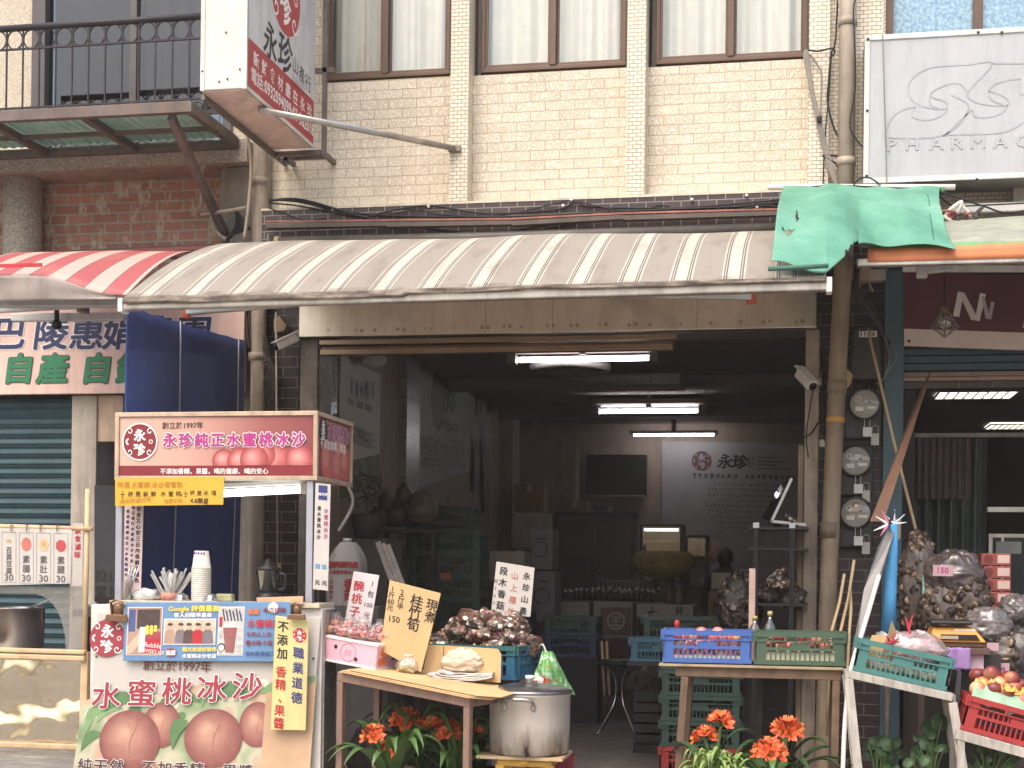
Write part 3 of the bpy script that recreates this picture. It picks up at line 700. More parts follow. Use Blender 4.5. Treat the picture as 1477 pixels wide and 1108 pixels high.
fa_=P(1084,425,-1.9); fb2=P(880,420,YF+.1)
wl=V((ea.x+1.25,-.25,zrl-.3)); wr=V((fa_.x-1.1,-.25,zrr-.35))
arm_m=M('arm_white',C(206,200,192),.4,.3,var=.08,dirt=.3)
for A,B,W in ((ea,eb,wl),(fa_,fb2,wr)):
    ar=MB().bar(A,B,.05,.075).build('folding_arm',arm_m,aw,w=True,bev=.008)
    MB().bar(A+V((0,0,.0)),W,.045,.06).build('upper_arm',arm_m,ar,w=True,bev=.008) if 0 else MB().bar(A,W,.045,.06).build('upper_arm',arm_m,aw,w=True,bev=.008)
    b=MB(); b.tube([A+V((0,0,-.06)),A+V((0,0,.06))],.032,14); b.build('elbow_cap',M('red_cap',C(208,84,64),.45,var=.1),aw,w=True,bev=.004)
b=MB(); b.tube([P(402,350,-.23),P(700,343,-.23),P(1135,329,-.23)],.045,16); b.build('roller_tube',pvc_dark,aw,w=True)
b=MB(); p=P(402,350,-.23); b.tube([p+V((-.03,0,0)),p+V((.01,0,0))],.05,14); b.build('tube_collar',M('collar_yellow',C(160,146,100),.6),aw,w=True)
b=MB(); p=P(394,352,-.28); b.box(p.x-.03,p.x-.015,-.34,-.17,p.z-.1,p.z+.07); b.build('wall_bracket',galv_dull,aw,w=True,bev=.005)
# ledge board under the cables
la=P(386,318,-.2); lb_=P(1130,300,-.2)
ld=thing('ledge_board','long dark ledge board with a faded red edge above the striped awning','ledge',(la+lb_)/2)
lp=[P(x,y_,-.25) for x,y_ in ((386,322),(560,320),(740,318),(900,310),(1130,304))]
b=MB(); r2=MB()
for i in range(4): b.bar(lp[i]+V((0,0,-.03)),lp[i+1]+V((0,0,-.022)),.075,.034); r2.bar(lp[i]+V((0,-.034,.004)),lp[i+1]+V((0,-.034,.004)),.016,.012)
b.build('board',M('board_dark',C(96,84,76),.7,var=.2,dirt=.5),ld,w=True)
r2.build('red_edge',M('red_edge',C(176,100,84),.6,var=.25,dirt=.7),ld,w=True)

# ================= red striped awning (left shop) =================
ra_=thing('red_awning','red and white striped awning with a sagging grey valance over the neighbouring stall','awning',(PX(80,380,-.3),-.3,PZ(80,374,-.3)))
YR=-1.75; rz=PZ(80,378,-.12); rxl=PX(-70,400,YR); rxr=PX(300,376,-.3)
m2,n,l,bb,o=nodes('red_stripes'); tc=n.new('ShaderNodeTexCoord'); s_=n.new('ShaderNodeSeparateXYZ'); l.new(tc.outputs['Object'],s_.inputs[0])
fx=mth('FRACT',mth('DIVIDE',s_.outputs[0],.29))
c=ramp(n,l,fx,[(0,C(172,76,78)),(.48,C(110,70,60)),(.5,C(188,156,144)),(.97,C(110,70,60))],True)
c=mix(n,l,ramp(n,l,noi(n,l,coord(n,l,(5,2,2)),1,5,.7),[(.5,g4(0)),(.8,g4(.4))]),c,C(190,150,130)); l.new(c,bb.inputs['Base Color']); bb.inputs['Roughness'].default_value=.6
zf0=PZ(-10,388,YR)
def zfront(x):
    u=(x-PX(0,400,YR))
    return PZ(150,428,YR)+.17*(1/(1+math.exp((x-PX(112,400,YR))*9)))
def fr_(u,v):
    x=rxl+(rxr-rxl)*u; z=rz+(zfront(x)-rz)*v**1.6+.04*math.sin(PI*v); return V((x,-.12+(YR+.12)*v,z+.012*noise.noise(V((x*2,v*3,1)))))
MB().grid(fr_,120,16).build('fabric',m2,ra_,w=True,thick=.004)
def fg(u,v):
    x=rxl+(PX(168,425,YR)-rxl)*u; z0=zfront(x); z1=PZ(80,432,YR)-.01; return V((x,YR-.012+.03*math.sin(v*3)*noise.noise(V((x*2,v,4))),z0+(min(z1,z0-.01)-z0)*v))
MB().grid(fg,80,8).build('valance',M('valance_grey',C(150,136,128),.7,var=.12,dirt=.4),ra_,w=True,thick=.003)
b=MB(); b.bar((rxl,YR-.016,zf0+.02),(PX(62,388,YR),YR-.016,zf0+.015),.012,.025); b.build('red_trim',M('red_trim',C(206,40,52),.6,dirt=.3),ra_,w=True)
b=MB(); b.bar((rxl,-.16,rz+.03),(rxr,-.16,rz+.05),.1,.09); b.build('roller_cover',M('cover_dark',C(74,52,52),.5,var=.2),ra_,w=True,bev=.01)
b=MB(); b.bar((rxl,-.215,rz+.04),(rxr,-.215,rz+.06),.008,.03); b.build('cover_edge',M('edge_red',C(150,70,66),.6,dirt=.4),ra_,w=True)
b=MB(); z_=PZ(80,440,-1.5); b.bar((rxl,-1.45,PZ(0,437,-1.45)),(PX(175,440,-1.45),-1.45,PZ(170,437,-1.45)),.09,.06); b.bar((rxl,-1.2,PZ(0,447,-1.2)),(PX(125,447,-1.2),-1.2,PZ(120,440,-1.2)),.05,.05); b.bar((rxl,-.9,PZ(0,459,-.9)),(PX(180,459,-.9),-.9,PZ(178,457,-.9)),.06,.06); b.build('front_bar',arm_m,ra_,w=True,bev=.006)
b=MB(); p=P(82,446,-1.0); b.tube([p,p+V((0,0,-.1))],.02,8); b.ball(p+V((0,0,-.12)),.04,10,7); b.build('clamp',black_metal,ra_,w=True)
b=MB(); p=P(120,440,-1.2); b.box(p.x-.03,p.x+.03,-1.25,-1.15,p.z-.06,p.z+.02); b.build('bracket',galv_dull,ra_,w=True,bev=.005)

# ================= blue tarpaulin side curtain =================
ta=P(183,440,-2.45); tb=P(356,492,-.25); tbot=.62
tp=thing('blue_tarpaulin','dark blue tarpaulin curtain hanging between the neighbouring shop and the drinks cart','tarpaulin',(ta.x,-1.3,tbot))
def ft(u,v):
    q=ta.lerp(tb,u); z=q.z-.05*math.sin(u*PI)*.3+(tbot-q.z)*v
    x=q.x+.025*math.sin(u*11+v*1.5)*(.3+v)+.02*noise.noise(V((u*3,v*2,2)))-.03*v*u
    if v==0: z+=.02*noise.noise(V((u*9,0,0)))
    return V((x,q.y+.02*math.sin(u*23),z))
MB().grid(ft,70,30).build('cloth',M('tarp_blue',C(56,78,150),.55,var=.2,scale=2,bp=.3,bs=14,dirt=.15,dcol=C(60,70,104)),tp,w=True,thick=.004)
b=MB()
for u in (.36,.88):
    q=ta.lerp(tb,u); b=MB().tube([ft(u,v/8)+V((.035,0,.0)) for v in range(9)],.006,6); b.build('cord',M('cord_grey',C(150,150,160),.7),tp,w=True)
# posts/pipes beside it
dp=thing('grey_drainpipe','grimy grey drainpipe running down the corner left of the striped awning','pipe',(PX(374,400,-.1),-.1,0))
b=MB(); xx=PX(375,300,-.12); b.tube([(xx,-.12,0),(PX(372,600,-.12),-.12,2.6),(xx,-.12,PZ(375,200,-.12)),(xx,-.12,7)],.062,16)
b.build('pipe',pvc,dp,w=True)
b=MB()
for py in (268,520,700):
    z=PZ(375,py,-.12); MB().tube([(xx-.005,-.12,z),(xx-.005,-.12,z+.06)],.074,16).build('collar',pvc,dp,w=True)
b=MB(); p=P(380,240,-.2); b.tube(smoothpts([P(357,195,-.3),P(362,240,-.25),P(358,300,-.25),P(352,345,-.3)],6),.014,8); b.tube(smoothpts([P(290,300,-.1),P(291,245,-.1),P(296,240,-.1)],4),.016,8); b.tube([P(290,310,-.1),P(355,300,-.2)],.016,8); b.tube(smoothpts([P(305,275,.1),P(305,315,.1),P(318,340,.0),P(345,352,-.1),P(362,362,-.15)],6),.016,8)
tag(b.build('conduit_pipes',pvc,loc=(0,0,0)),'thin bent grey conduit pipes on the corner wall by the brick panel','conduit')
b=MB()
for k in range(11):
    a=P(340+k*2.2,300+k*3,-.05); b.tube(smoothpts([a,P(338-k*1.2+6*noise.noise(V((k,0,0))),335+k,-.1-.01*k),P(318+k*3,355+k*.6,-.15),P(345+k,350+k*1.2,-.2)],5),.007,5)
tag(b.build('cable_bundle',black_wire),'tangle of black cables looped at the corner above the red awning','cables')
# cables along the band
b=MB(); rv=random.Random(5)
yb=-.19
def cab(pts,r=.009,seed=0): b.tube(smoothpts([P(x,y_,yb-.01*rv.random()) for x,y_ in pts],6),r,6)
cab([(388,290),(420,287),(455,293),(520,312),(600,328),(700,338),(760,330),(820,318),(880,305)],.011)
cab([(388,288),(430,291),(480,302),(540,310),(640,313),(760,312),(900,305),(1128,296)],.009)
cab([(388,293),(430,297),(520,312),(560,305),(620,297),(700,308),(800,303),(830,293),(860,299),(980,300),(1128,288)],.007)
cab([(478,303),(540,312),(600,303),(640,310),(720,311),(800,294),(826,290),(900,304),(1000,302),(1128,292)],.006)
cab([(388,300),(410,308),(440,318),(470,315)],.006)
cab([(940,300),(950,296),(965,298),(960,304),(945,303),(990,305),(1050,304),(1100,297),(1128,300)],.006)
cab([(1080,302),(1095,292),(1110,290),(1128,296)],.006)
tag(b.build('facade_cables',black_wire),'black cables sagging across the dark brown tile band above the awning','cables')
b=MB()
for px,py in ((480,302),(618,298),(824,289),(812,297),(998,288),(1077,282),(1092,299)):
    p=P(px,py,yb); b.ball(p,.014,8,6); b.tube([p,p+V((0,.02,.0))],.006,6)
tag(b.build('cable_clips',white_plast),'small white insulator clips pinned along the brown tile band','clips')

# ================= right drainpipe, wall cables, pole =================
rp=thing('wall_downpipe','pale cement coloured downpipe on the tiled pier right of the curtained windows','pipe',(PX(1221,200,-.2),-.2,3.4))
xx=PX(1222,100,-.22); b=MB(); b.tube([(xx,-.22,3.7),(xx,-.22,7)],.062,16); b.build('pipe',pvc,rp,w=True)
b=MB()
for py in (38,240): z=PZ(1222,py,-.22); b=MB().tube([(xx,-.22,z),(xx,-.22,z+.06)],.07,16); b.build('collar',pvc,rp,w=True)
b=MB(); yb=-.2
def cab2(pts,r=.008,y=-.2): b.tube(smoothpts([P(x,y_,y) for x,y_ in pts],6),r,6)
cab2([(1208,0),(1205,60),(1199,78),(1195,120),(1194,150),(1205,190),(1222,215),(1215,225),(1188,224),(1196,230),(1208,240),(1210,268)])
cab2([(1199,78),(1196,130),(1190,200),(1187,268)],.006)
cab2([(1165,72),(1180,74),(1200,70),(1204,76),(1196,85)],.007)
cab2([(1234,0),(1231,20),(1234,120),(1226,180),(1238,205),(1255,225),(1271,268)],.006,-.32)
tag(b.build('wall_cables',black_wire),'thin black cables dangling on the tiled pier beside the downpipe','cables')
b=MB()
for k in range(4): cab2([(1162+k,72),(1160+k*2,85),(1168+k*2,125+k*4),(1178+k*1.5,172),(1184+k*2,200),(1196+k*2,245),(1206+k,268)],.008)
cab2([(1168,78),(1180,95),(1185,110),(1183,170)],.008)
tag(b.build('looped_cables',grey_wire),'grey cable bundle looping from the window frame down to the green tarp','cables')
b=MB(); p=P(1182,172,-.22); b.box(p.x-.02,p.x+.02,-.235,-.19,p.z-.02,p.z+.02); tag(b.build('cable_clamp',black_metal,bev=.004),'small black clamp on the grey cable bundle','clamp')

# ================= pharmacy light box =================
yp=-.42; px0_=PX(1247,150,yp); zt1=PZ(1300,50,yp); zb1_=PZ(1300,263,yp)
ph=thing('pharmacy_sign','weathered blank white light box with ghost outlines of removed pharmacy lettering','sign',(px0_+1,yp,zb1_))
b=MB(); b.box(px0_,px0_+3.2,yp,-.06,zb1_,zt1); b.build('body',M('sign_body',C(150,146,142),.5,.2,dirt=.4),ph,w=True,bev=.005)
b=MB(); t=.035
b.box(px0_-.004,px0_+3.2,yp-.016,yp-.001,zt1-t,zt1+.004); b.box(px0_-.004,px0_+3.2,yp-.016,yp-.001,zb1_-.004,zb1_+t); b.box(px0_-.004,px0_+t,yp-.016,yp-.001,zb1_+t,zt1-t)
b.build('edge_frame',M('frame_white',C(212,210,206),.4,var=.05,dirt=.5,dcol=C(120,110,100)),ph,w=True,bev=.004)
b=MB(); b.box(px0_+t,px0_+3.2,yp-.006,yp-.001,zb1_+t,zt1-t); b.build('face',M('sign_face',C(178,178,181),.45,var=.08,scale=2,dirt=.6,dcol=C(160,160,164),dscale=5),ph,w=True)
b=MB(); O=V((0,yp-.0085,0))
def gs(pts,wd=.009):
    b.stroke([((lambda q:(q.x,q.z))(P(x,y_,yp-.008))) for x,y_ in pts],wd,O,AXX,AZZ)
def z4(pts): return [(1077+x/3.6925,y/3.6925) for x,y in pts]
for pts in ([(1180,345),(1080,350),(980,362),(900,400),(862,460),(872,520),(920,560),(1000,580),(1060,578),(1072,555),(1040,535),(990,520),(980,500),(1020,470),(1090,445),(1140,450),(1175,490)],
    [(975,515),(980,560),(1020,578)],[(1180,345),(1310,338),(1180,490),(1210,540),(1290,560),(1390,560),(1380,520),(1310,490),(1290,485),(1320,450),(1400,425),(1460,420)],
    [(1310,338),(1477,338)],[(1090,505),(1185,575),(1050,720),(755,732),(748,690),(780,620),(840,580),(900,570)],[(900,570),(880,620),(960,640),(1030,620),(1072,580)],[(1050,720),(1060,718),(1195,590),(1210,620),(1280,625),(1360,600),(1390,560)],
    [(1060,718),(1300,712),(1400,695),(1477,650)],[(1290,485),(1300,530),(1370,560)],[(1450,420),(1455,500),(1477,500)]): gs(smoothpts([V((x,y_,0)) for x,y_ in z4(pts)],4) and [(q.x,q.y) for q in smoothpts([V((x,y_,0)) for x,y_ in z4(pts)],4)])
b.mat(1)
ghost=MB()
for ch,x in zip('PHARMACY',(772,880,1010,1120,1230,1350,1470,1590)):
    q=P(1077+x/3.6925,(806-(x-772)*.03)/3.6925,yp); 
    for o_,k in ((.02,1),): b.mat(1).text(ch,q.x,q.z,.125,V((0,yp-.0085,0)),sxx=1.2,align='C',bold=.035)
    b.mat(2).text(ch,q.x,q.z,.125,V((0,yp-.0105,0)),off=0,sxx=1.2,align='C')
b.build('ghost_lettering',[M('ghost_line',C(163,163,166),.6,bp=0),M('ghost_line2',C(160,160,163),.6,bp=0),MATS['sign_face']],ph,w=True)
b=MB()
for px,py in ((1252,57),(1411,47),(1445,47),(1251,160),(1250,254),(1284,266),(1409,259)):
    p=P(px,py,yp-.017); b.disc(p.x,p.z,.011,V((0,yp-.019,0)),AXX,AZZ,8)
b.build('screw',black_metal,ph,w=True)
tag(MB().tube([P(1273,50,-.46),P(1276,150,-.46),P(1279,264,-.46)],.005,5).build('sign_wire',grey_wire),'thin grey wire hanging down the face of the pharmacy light box','wire')

# ================= right awning =================
YA=-1.75
rw=thing('green_awning','dirty grey green awning with green and orange edging over the right hand goods shop','awning',(PX(1400,350,-.6),-.4,PZ(1400,335,-.2)))
ax0=PX(1236,378,YA); axr=PX(1240,350,YA); 
zr_=PZ(1400,318,-.2); zf_=PZ(1400,372,YA)
def f1(u,v):
    x=axr+(9-axr)*u; return V((x,-.2+(YA+.2)*v,zr_+(PZ(1477,350,YA)-zr_)*v**1.3+.02*noise.noise(V((x*1.4,v*2,0)))))
MB().grid(f1,90,10).build('fabric',M('awn_green',C(150,152,134),.7,var=.15,dirt=.5,dcol=C(90,90,76)),rw,w=True,thick=.004)
def f2(u,v):
    x=axr+.12+(9-axr)*u; z0=PZ(1477,350,YA)+.01; return V((x,YA-.005-.012*v+.01*noise.noise(V((x*4,v,0))),z0-.10*v+.018*noise.noise(V((x*2.2,0,3)))))
MB().grid(f2,90,3).build('green_edge',M('edge_green',C(106,158,96),.6,var=.15,dirt=.3),rw,w=True,thick=.003)
def f3(u,v):
    x=axr+.05+(9-axr)*u; z0=PZ(1400,362,YA)+.03+.02*noise.noise(V((x*1.6,3,3))); z1=PZ(1400,376,YA); return V((x,YA-.03-.01*v,z0+(z1-z0)*v))
MB().grid(f3,90,3).build('orange_edge',M('edge_orange',C(220,122,72),.6,var=.12,dirt=.3,dcol=C(160,90,60)),rw,w=True,thick=.003)
b=MB(); b.bar((ax0,YA,PZ(1236,380,YA)),(9,YA,PZ(1477,380,YA)+.0),.07,.05); b.build('front_bar',MATS['bar_alu'],rw,w=True,bev=.008)
b=MB(); a=P(1330,388,-1.5); c=P(1372,384,-1.4); b.bar(a,c,.06,.07); b.box(a.x-.035,a.x+.035,a.y-.04,a.y+.04,a.z-.06,a.z+.04); b.build('folding_arm',arm_m,rw,w=True,bev=.008)
b=MB(); b.bar((PX(1372,303,-.2),-.25,PZ(1372,303,-.25)),(9,-.25,PZ(1477,304,-.25)),.1,.07); b.build('roller_cover',white_plast,rw,w=True,bev=.012)
# green tarp draped over the joint of the two awnings
gt=thing('green_tarp','torn turquoise tarp draped from a rod over the gap between two awnings','tarp',P(1240,330,-1))
topl=P(1131,269,-.45); topr=P(1357,271,-.45)
bot=[(1113,389,YF-.03),(1150,388,YF-.03),(1192,387,YF-.0),(1222,368,-2.3),(1238,356,-2.0),(1262,350,-1.85),(1300,352,-1.85),(1340,356,-1.85),(1379,361,-1.85)]
bp_=[P(*q) for q in bot]
def ftp(u,v):
    a=topl.lerp(topr,u); k=u*(len(bp_)-1); i=min(int(k),len(bp_)-2); c=bp_[i].lerp(bp_[i+1],k-i)
    p=a.lerp(c,v); bulge=.16*math.sin(PI*v)*(1-.55*u)
    p.z+=bulge*.9+.03*math.sin(u*14-v*5)*v*(1-u*.5)+.035*noise.noise(V((u*5-v*3,v*2.5,4)))
    p.y-=.05*math.sin(PI*v)*noise.noise(V((u*4,v*3,9)))+.04*math.sin(u*17-v*6)*v*(1-v)*2
    p.x+=-.05*math.sin(PI*v)*(u>.9)
    return p
mt,n,l,bb,o=nodes('tarp_turquoise'); vec=coord(n,l)
c=ramp(n,l,noi(n,l,vec,2.5,6,.65),[(.35,C(88,164,132)),(.6,C(116,190,158)),(.75,C(146,194,170))])
c=mix(n,l,ramp(n,l,noi(n,l,coord(n,l,(9,9,3)),1,5,.7),[(.62,g4(0)),(.8,g4(.7))]),c,C(120,130,104))
l.new(c,bb.inputs['Base Color']); bb.inputs['Roughness'].default_value=.5; bump(n,l,bb,noi(n,l,vec,12,4,.65),.5,.02); translucent(mt,.3)
g=MB().grid(ftp,160,80)
# tear holes
def inhole(f):
    c=sum((g.v[i] for i in f),V())/4; i0=f[0]%161; j0=f[0]//161; u=i0/160; v=j0/80
    return ((u-.105-.05*(v-.6))**2/.007**2+(v-.6)**2/.07**2<1) or (.03<u<.1 and abs(v-(.77-.9*(u-.06)**2*30))<.016*(1-abs(u-.065)/.04)+.004) or (v>.965+.03*noise.noise(V((u*30,0,0))) and .36<u<.5)
keep=[i for i,f in enumerate(g.f) if not inhole(f)]
g.f=[g.f[i] for i in keep]; g.m=[g.m[i] for i in keep]; g.s=[g.s[i] for i in keep]
g.build('sheet',mt,gt,w=True,thick=.004)
b=MB(); b.tube([topl+V((-.12,0,0)),topr+V((.1,0,0))],.022,10); b.build('rod',white_plast,gt,w=True)
b=MB(); b.tube([bp_[0]+V((-.02,-.02,0)),bp_[2]+V((.01,-.02,.01))],.014,8); b.build('hem_rod',M('hem_green',C(60,110,92),.6,dirt=.5),gt,w=True)
b=MB(); b.tube([P(1355,276,-.46),P(1362,276,-.46)],.03,10); b.build('clip',M('clip_green',C(60,130,80),.5),gt,w=True)
b=MB(); b.tube(smoothpts([P(1150,272,-.5),P(1200,268,-.5),P(1280,271,-.5),P(1350,276,-.5),P(1420,298,-.5),P(1452,307,-.5),P(1500,300,-.5)],6),.007,6); b.tube(smoothpts([P(1231,268,-.48),P(1240,258,-.48),P(1255,257,-.48),P(1270,267,-.48)],5),.006,5); b.tube(smoothpts([P(1348,276,-.4),P(1372,296,-.4),P(1400,297,-.4),P(1500,292,-.4)],5),.006,5)
tag(b.build('overhead_cables',black_wire),'black cables crossing in front of the turquoise tarp and grey beam','cables')
b=MB(); rv=random.Random(8)
for k in range(9):
    p=P(1365+rv.uniform(0,38),313+rv.uniform(-8,9),-.55); b.mat(k%4); b.tube(smoothpts([p,p+V((rv.uniform(-.1,.1),-.02,rv.uniform(-.06,.08))),p+V((rv.uniform(-.12,.12),0,rv.uniform(-.1,.03))),p+V((rv.uniform(-.1,.1),.02,rv.uniform(-.06,.06)))],4),rv.uniform(.007,.02),6)
tag(b.build('tangled_rags',[M('rag_white',C(214,206,196),.8),M('rag_dark',C(70,60,56),.8),M('rag_brown',C(150,110,90),.8),M('rag_red',C(180,70,70),.8)]),'knot of white and red rags tied beside the turquoise tarp','rags')
b=MB(); p=P(1477,283,-.1); b.box(p.x-.08,p.x+.06,-.14,.05,p.z-.06,p.z+.06); b.tube([P(1470,285,-.15),P(1452,305,-.3)],.01,6); tag(b.build('wall_lamp',M('lamp_cream',C(204,196,184),.6,dirt=.3),bev=.012),'small cream fitting mounted on the grey beam below the pharmacy light box','fitting')
def ink(name,r,g,b): return M('ink_'+name,C(r,g,b),.5,var=.06,bp=0)
I_BLK=ink('black',40,36,40); I_RED=ink('red',196,40,48); I_NAVY=ink('navy',48,58,120); I_WHT=ink('white',238,230,224); I_MAG=ink('magenta',186,48,128); I_YEL=ink('yellow',244,206,60); I_MAR=ink('maroon',140,34,44); I_BRN=ink('brown',120,60,40); I_GRY=ink('grey',120,112,110); I_ORG=ink('orange',226,110,50); I_GRN=ink('green',70,140,70); I_BLU=ink('blue',70,140,200)
PAPER=M('paper_white',C(192,184,176),.7,var=.04,dirt=.15,dcol=C(190,176,160))
CARD=M('cardboard',C(206,166,112),.8,var=.1,scale=3,bp=.1,dirt=.2,dcol=C(160,122,80))
WOODP=M('bamboo_pole',C(206,172,128),.55,var=.18,dirt=.3)
def board(name,label,cat,tl,tr,bl,y,mat,thick=.01,bev=.003,part='panel',group=None,lean=0,br=None):
    """flat panel through three measured corners; returns thing and its writing frame"""
    a=P(tl[0],tl[1],y+lean);b=P(tr[0],tr[1],y+lean);c=P(bl[0],bl[1],y)
    ax=(b-a);W=ax.length;ax.normalize();az=(a-c);H=az.length;az.normalize();n=ax.cross(az).normalized()
    t=thing(name,label,cat,c,group=group)
    d=b+(c-a) if br is None else P(br[0],br[1],y)
    MB().prism([a,b,d,c],-n*thick).build(part,mat,t,w=True,bev=bev)
    return t,a+n*.0022,ax,az,n,W,H
def pramp(name,a,b_,n=9):
    return [M(f'{name}{i}',C(*[a[k]+(b_[k]-a[k])*i/(n-1) for k in range(3)]),.45,var=.14,scale=14,bp=0) for i in range(n)]
def softpeach(b,k0,n,x,z,r,O,ax,az,clipz=None,squash=1,hx=-.25,hz=.3):
    """printed peach photo: nested printed tones from rim to blush"""
    for i in range(n):
        f=1-i/n; K=34; rr=r*f; cx=x+hx*r*(1-f); cz=z+hz*r*(1-f)
        pts=[(cx+rr*math.cos(2*PI*q/K),cz+rr*squash*math.sin(2*PI*q/K)) for q in range(K)]
        if clipz is not None: pts=[(p,max(q,clipz)) for p,q in pts]
        b.mat(k0+i).add([O+ax*p+az*q for p,q in pts],[tuple(range(K))])
def peachprint(b,ks,x,z,r,O,ax,az,n,leaf=None):
    """printed peach: base colour, blush, light patch, each a printed shape"""
    b.mat(ks[0]).disc(x,z,r,O+n*.0004,ax,az,26)
    b.mat(ks[1]).disc(x-r*.22,z+r*.12,r*.68,O+n*.0008,ax,az,22)
    b.mat(ks[2]).disc(x-r*.34,z+r*.3,r*.36,O+n*.0012,ax,az,18)
    b.mat(ks[3]).stroke([(x+r*.3,z+r*.92),(x+r*.05,z+r*.4),(x+r*.08,z-r*.2),(x+r*.2,z-r*.6)],r*.035,O+n*.0016,ax,az)
# ================= peach ice cart =================
yc=-2.8
cx0=PX(167,640,yc); cx1=PX(458,640,yc); cz1=PZ(312,594,yc); cz0=PZ(312,693,yc)
yk=yc+.62
for _ in range(20):
    yk=yc+.3
    lo,hi=yc+.2,yc+1.6
    for _ in range(40):
        m_=(lo+hi)/2
        if PX(509,660,m_)>cx1: lo=m_
        else: hi=m_
    yk=lo; break
ctz=PZ(300,868,yc)
cart=thing('drinks_cart','peach ice drinks cart with printed red canopy box and peach picture front','cart',((cx0+cx1)/2,(yc+yk)/2,0))
cw=PX(130,960,yc); cE=PX(464,960,yc)
CART_WHT=M('cart_white',C(220,212,204),.5,.1,var=.06,dirt=.5,dcol=C(150,130,110))
print_pink,n,l,bb,o=nodes('print_pink'); tc=n.new('ShaderNodeTexCoord'); gr=n.new('ShaderNodeSeparateXYZ'); l.new(tc.outputs['Generated'],gr.inputs[0])
c=ramp(n,l,gr.outputs[0],[(0,C(214,166,146)),(.35,C(206,152,134)),(.75,C(160,82,78)),(1,C(138,58,62))]); l.new(c,bb.inputs['Base Color']); bb.inputs['Roughness'].default_value=.35
b=MB(); b.box(cx0+.02,cx1-.02,yc+.012,yk,cz0+.01,cz1-.01); can=b.build('canopy',CART_WHT,cart,w=True)
b=MB(); b.box(cx0+.025,cx1-.025,yc+.004,yc+.011,cz0+.03,cz1-.03); b.build('front_print',print_pink,can,w=True)
side_print=M('print_red',C(160,72,72),.35,var=.12,scale=2,bp=0)
b=MB(); b.box(cx1-.019,cx1-.012,yc+.04,yk-.03,cz0+.03,cz1-.03); b.build('side_print',side_print,can,w=True)
b=MB(); e=.028
for z in (cz0,cz1-e): b.box(cx0-.004,cx1+.002,yc-.008,yc+.02,z,z+e); b.box(cx1-.024,cx1+.002,yc+.02,yk,z,z+e)
for x in (cx0-.004,cx1-.026): b.box(x,x+e,yc-.008,yc+.02,cz0+e,cz1-e)
b.box(cx1-.024,cx1+.002,yk-.02,yk,cz0+e,cz1-e)
b.build('trim',M('cart_trim',C(198,170,140),.5,.3,var=.15,dirt=.5),can,w=True,bev=.003)
# canopy lettering and peach print
O=V((cx0+.025,yc+.0015,cz1-.03)); W=cx1-cx0-.05; H=cz1-cz0-.06; n_=V((0,-1,0))
b=MB(); 
b.mat(0).poly([O+AXX*0-AZZ*H,O+AXX*W-AZZ*H,O+AXX*W-AZZ*H*.83,O-AZZ*H*.83])
b.lift=n_*.00006
for x,r,q in ((.545,.075,.3),(.80,.10,.34),(.93,.09,.3),(.74,.085,.62),(.63,.085,.22),(.70,.09,.3)): softpeach(b,8,9,W*x,-H*.83+W*r*q,W*r*.8,O+n_*.0002,AXX,AZZ,-H*.828)
b.lift=None
logo(b,1,2,W*.108,-H*.42,H*.30,O+n_*.0045,AXX,AZZ,eps=.0012)
b.mat(2).disc(W*.108,-H*.42,H*.325,O+n_*.004,AXX,AZZ,36)
b.mat(3).text('創立於1997年',W*.222,-H*.19,H*.125,O+n_*.001,bold=.006)
t_='永珍純正水蜜桃冰沙'
for i,ch in enumerate(t_):
    x=W*(.265+.0825*i); b.mat(2).text(ch,x,-H*.49,H*.25,O+n_*.0055,align='C',bold=.09,nb=10); b.mat(7).text(ch,x,-H*.49,H*.25,O+n_*.0072,align='C',bold=.042)
b.mat(2).text('不添加香精、果醬，喝的健康、喝的安心',W*.215,-H*.965,H*.105,O+n_*.0015,bold=.02,sxx=1.03)
b.build('front_lettering',[I_MAR,I_MAR,I_WHT,I_BLK,M('peach_print',C(206,96,88),.4,var=.1,bp=0),M('peach_print2',C(218,128,110),.4,bp=0),M('peach_print3',C(236,190,170),.4,bp=0),I_MAG,*pramp('pp_',(168,62,64),(232,156,146))],can,w=True)
O=V((cx1-.0105,yc+.04,cz1-.03)); Ws=yk-yc-.07; b=MB()
for x,z,r in ((.28,.30,.2),(.6,.22,.2),(.85,.3,.16),(.66,.5,.15)):
    b.mat(0).disc(Ws*x,-H*.99+H*z,Ws*r,O+V((.0004+x*.0005,0,0)),AY,AZZ,24); b.mat(1).disc(Ws*(x-.05),-H*.95+H*z,Ws*r*.5,O+V((.0012+x*.0005,0,0)),AY,AZZ,18)
b.mat(2).disc(Ws*.15,-H*.22,Ws*.12,O+V((.001,0,0)),AY,AZZ,24); b.mat(3).text('永',Ws*.15,-H*.2,Ws*.11,O+V((.002,0,0)),AY,AZZ,align='C',bold=.03); b.text('珍',Ws*.15,-H*.36,Ws*.11,O+V((.002,0,0)),AY,AZZ,align='C',bold=.03)
for i,ch in enumerate('水蜜桃冰沙'):
    x=Ws*(.36+.142*i); b.mat(3).text(ch,x,-H*.3,Ws*.15,O+V((.002,0,0)),AY,AZZ,align='C',bold=.05,nb=8); b.mat(4).text(ch,x,-H*.3,Ws*.15,O+V((.0035,0,0)),AY,AZZ,align='C',bold=.012)
b.mat(3).text('不添加香精、果醬',Ws*.05,-H*.5,Ws*.1,O+V((.003,0,0)),AY,AZZ,bold=.02)
b.build('side_lettering',[MATS['peach_print'],MATS['peach_print2'],I_BLK,I_WHT,I_MAG],can,w=True)
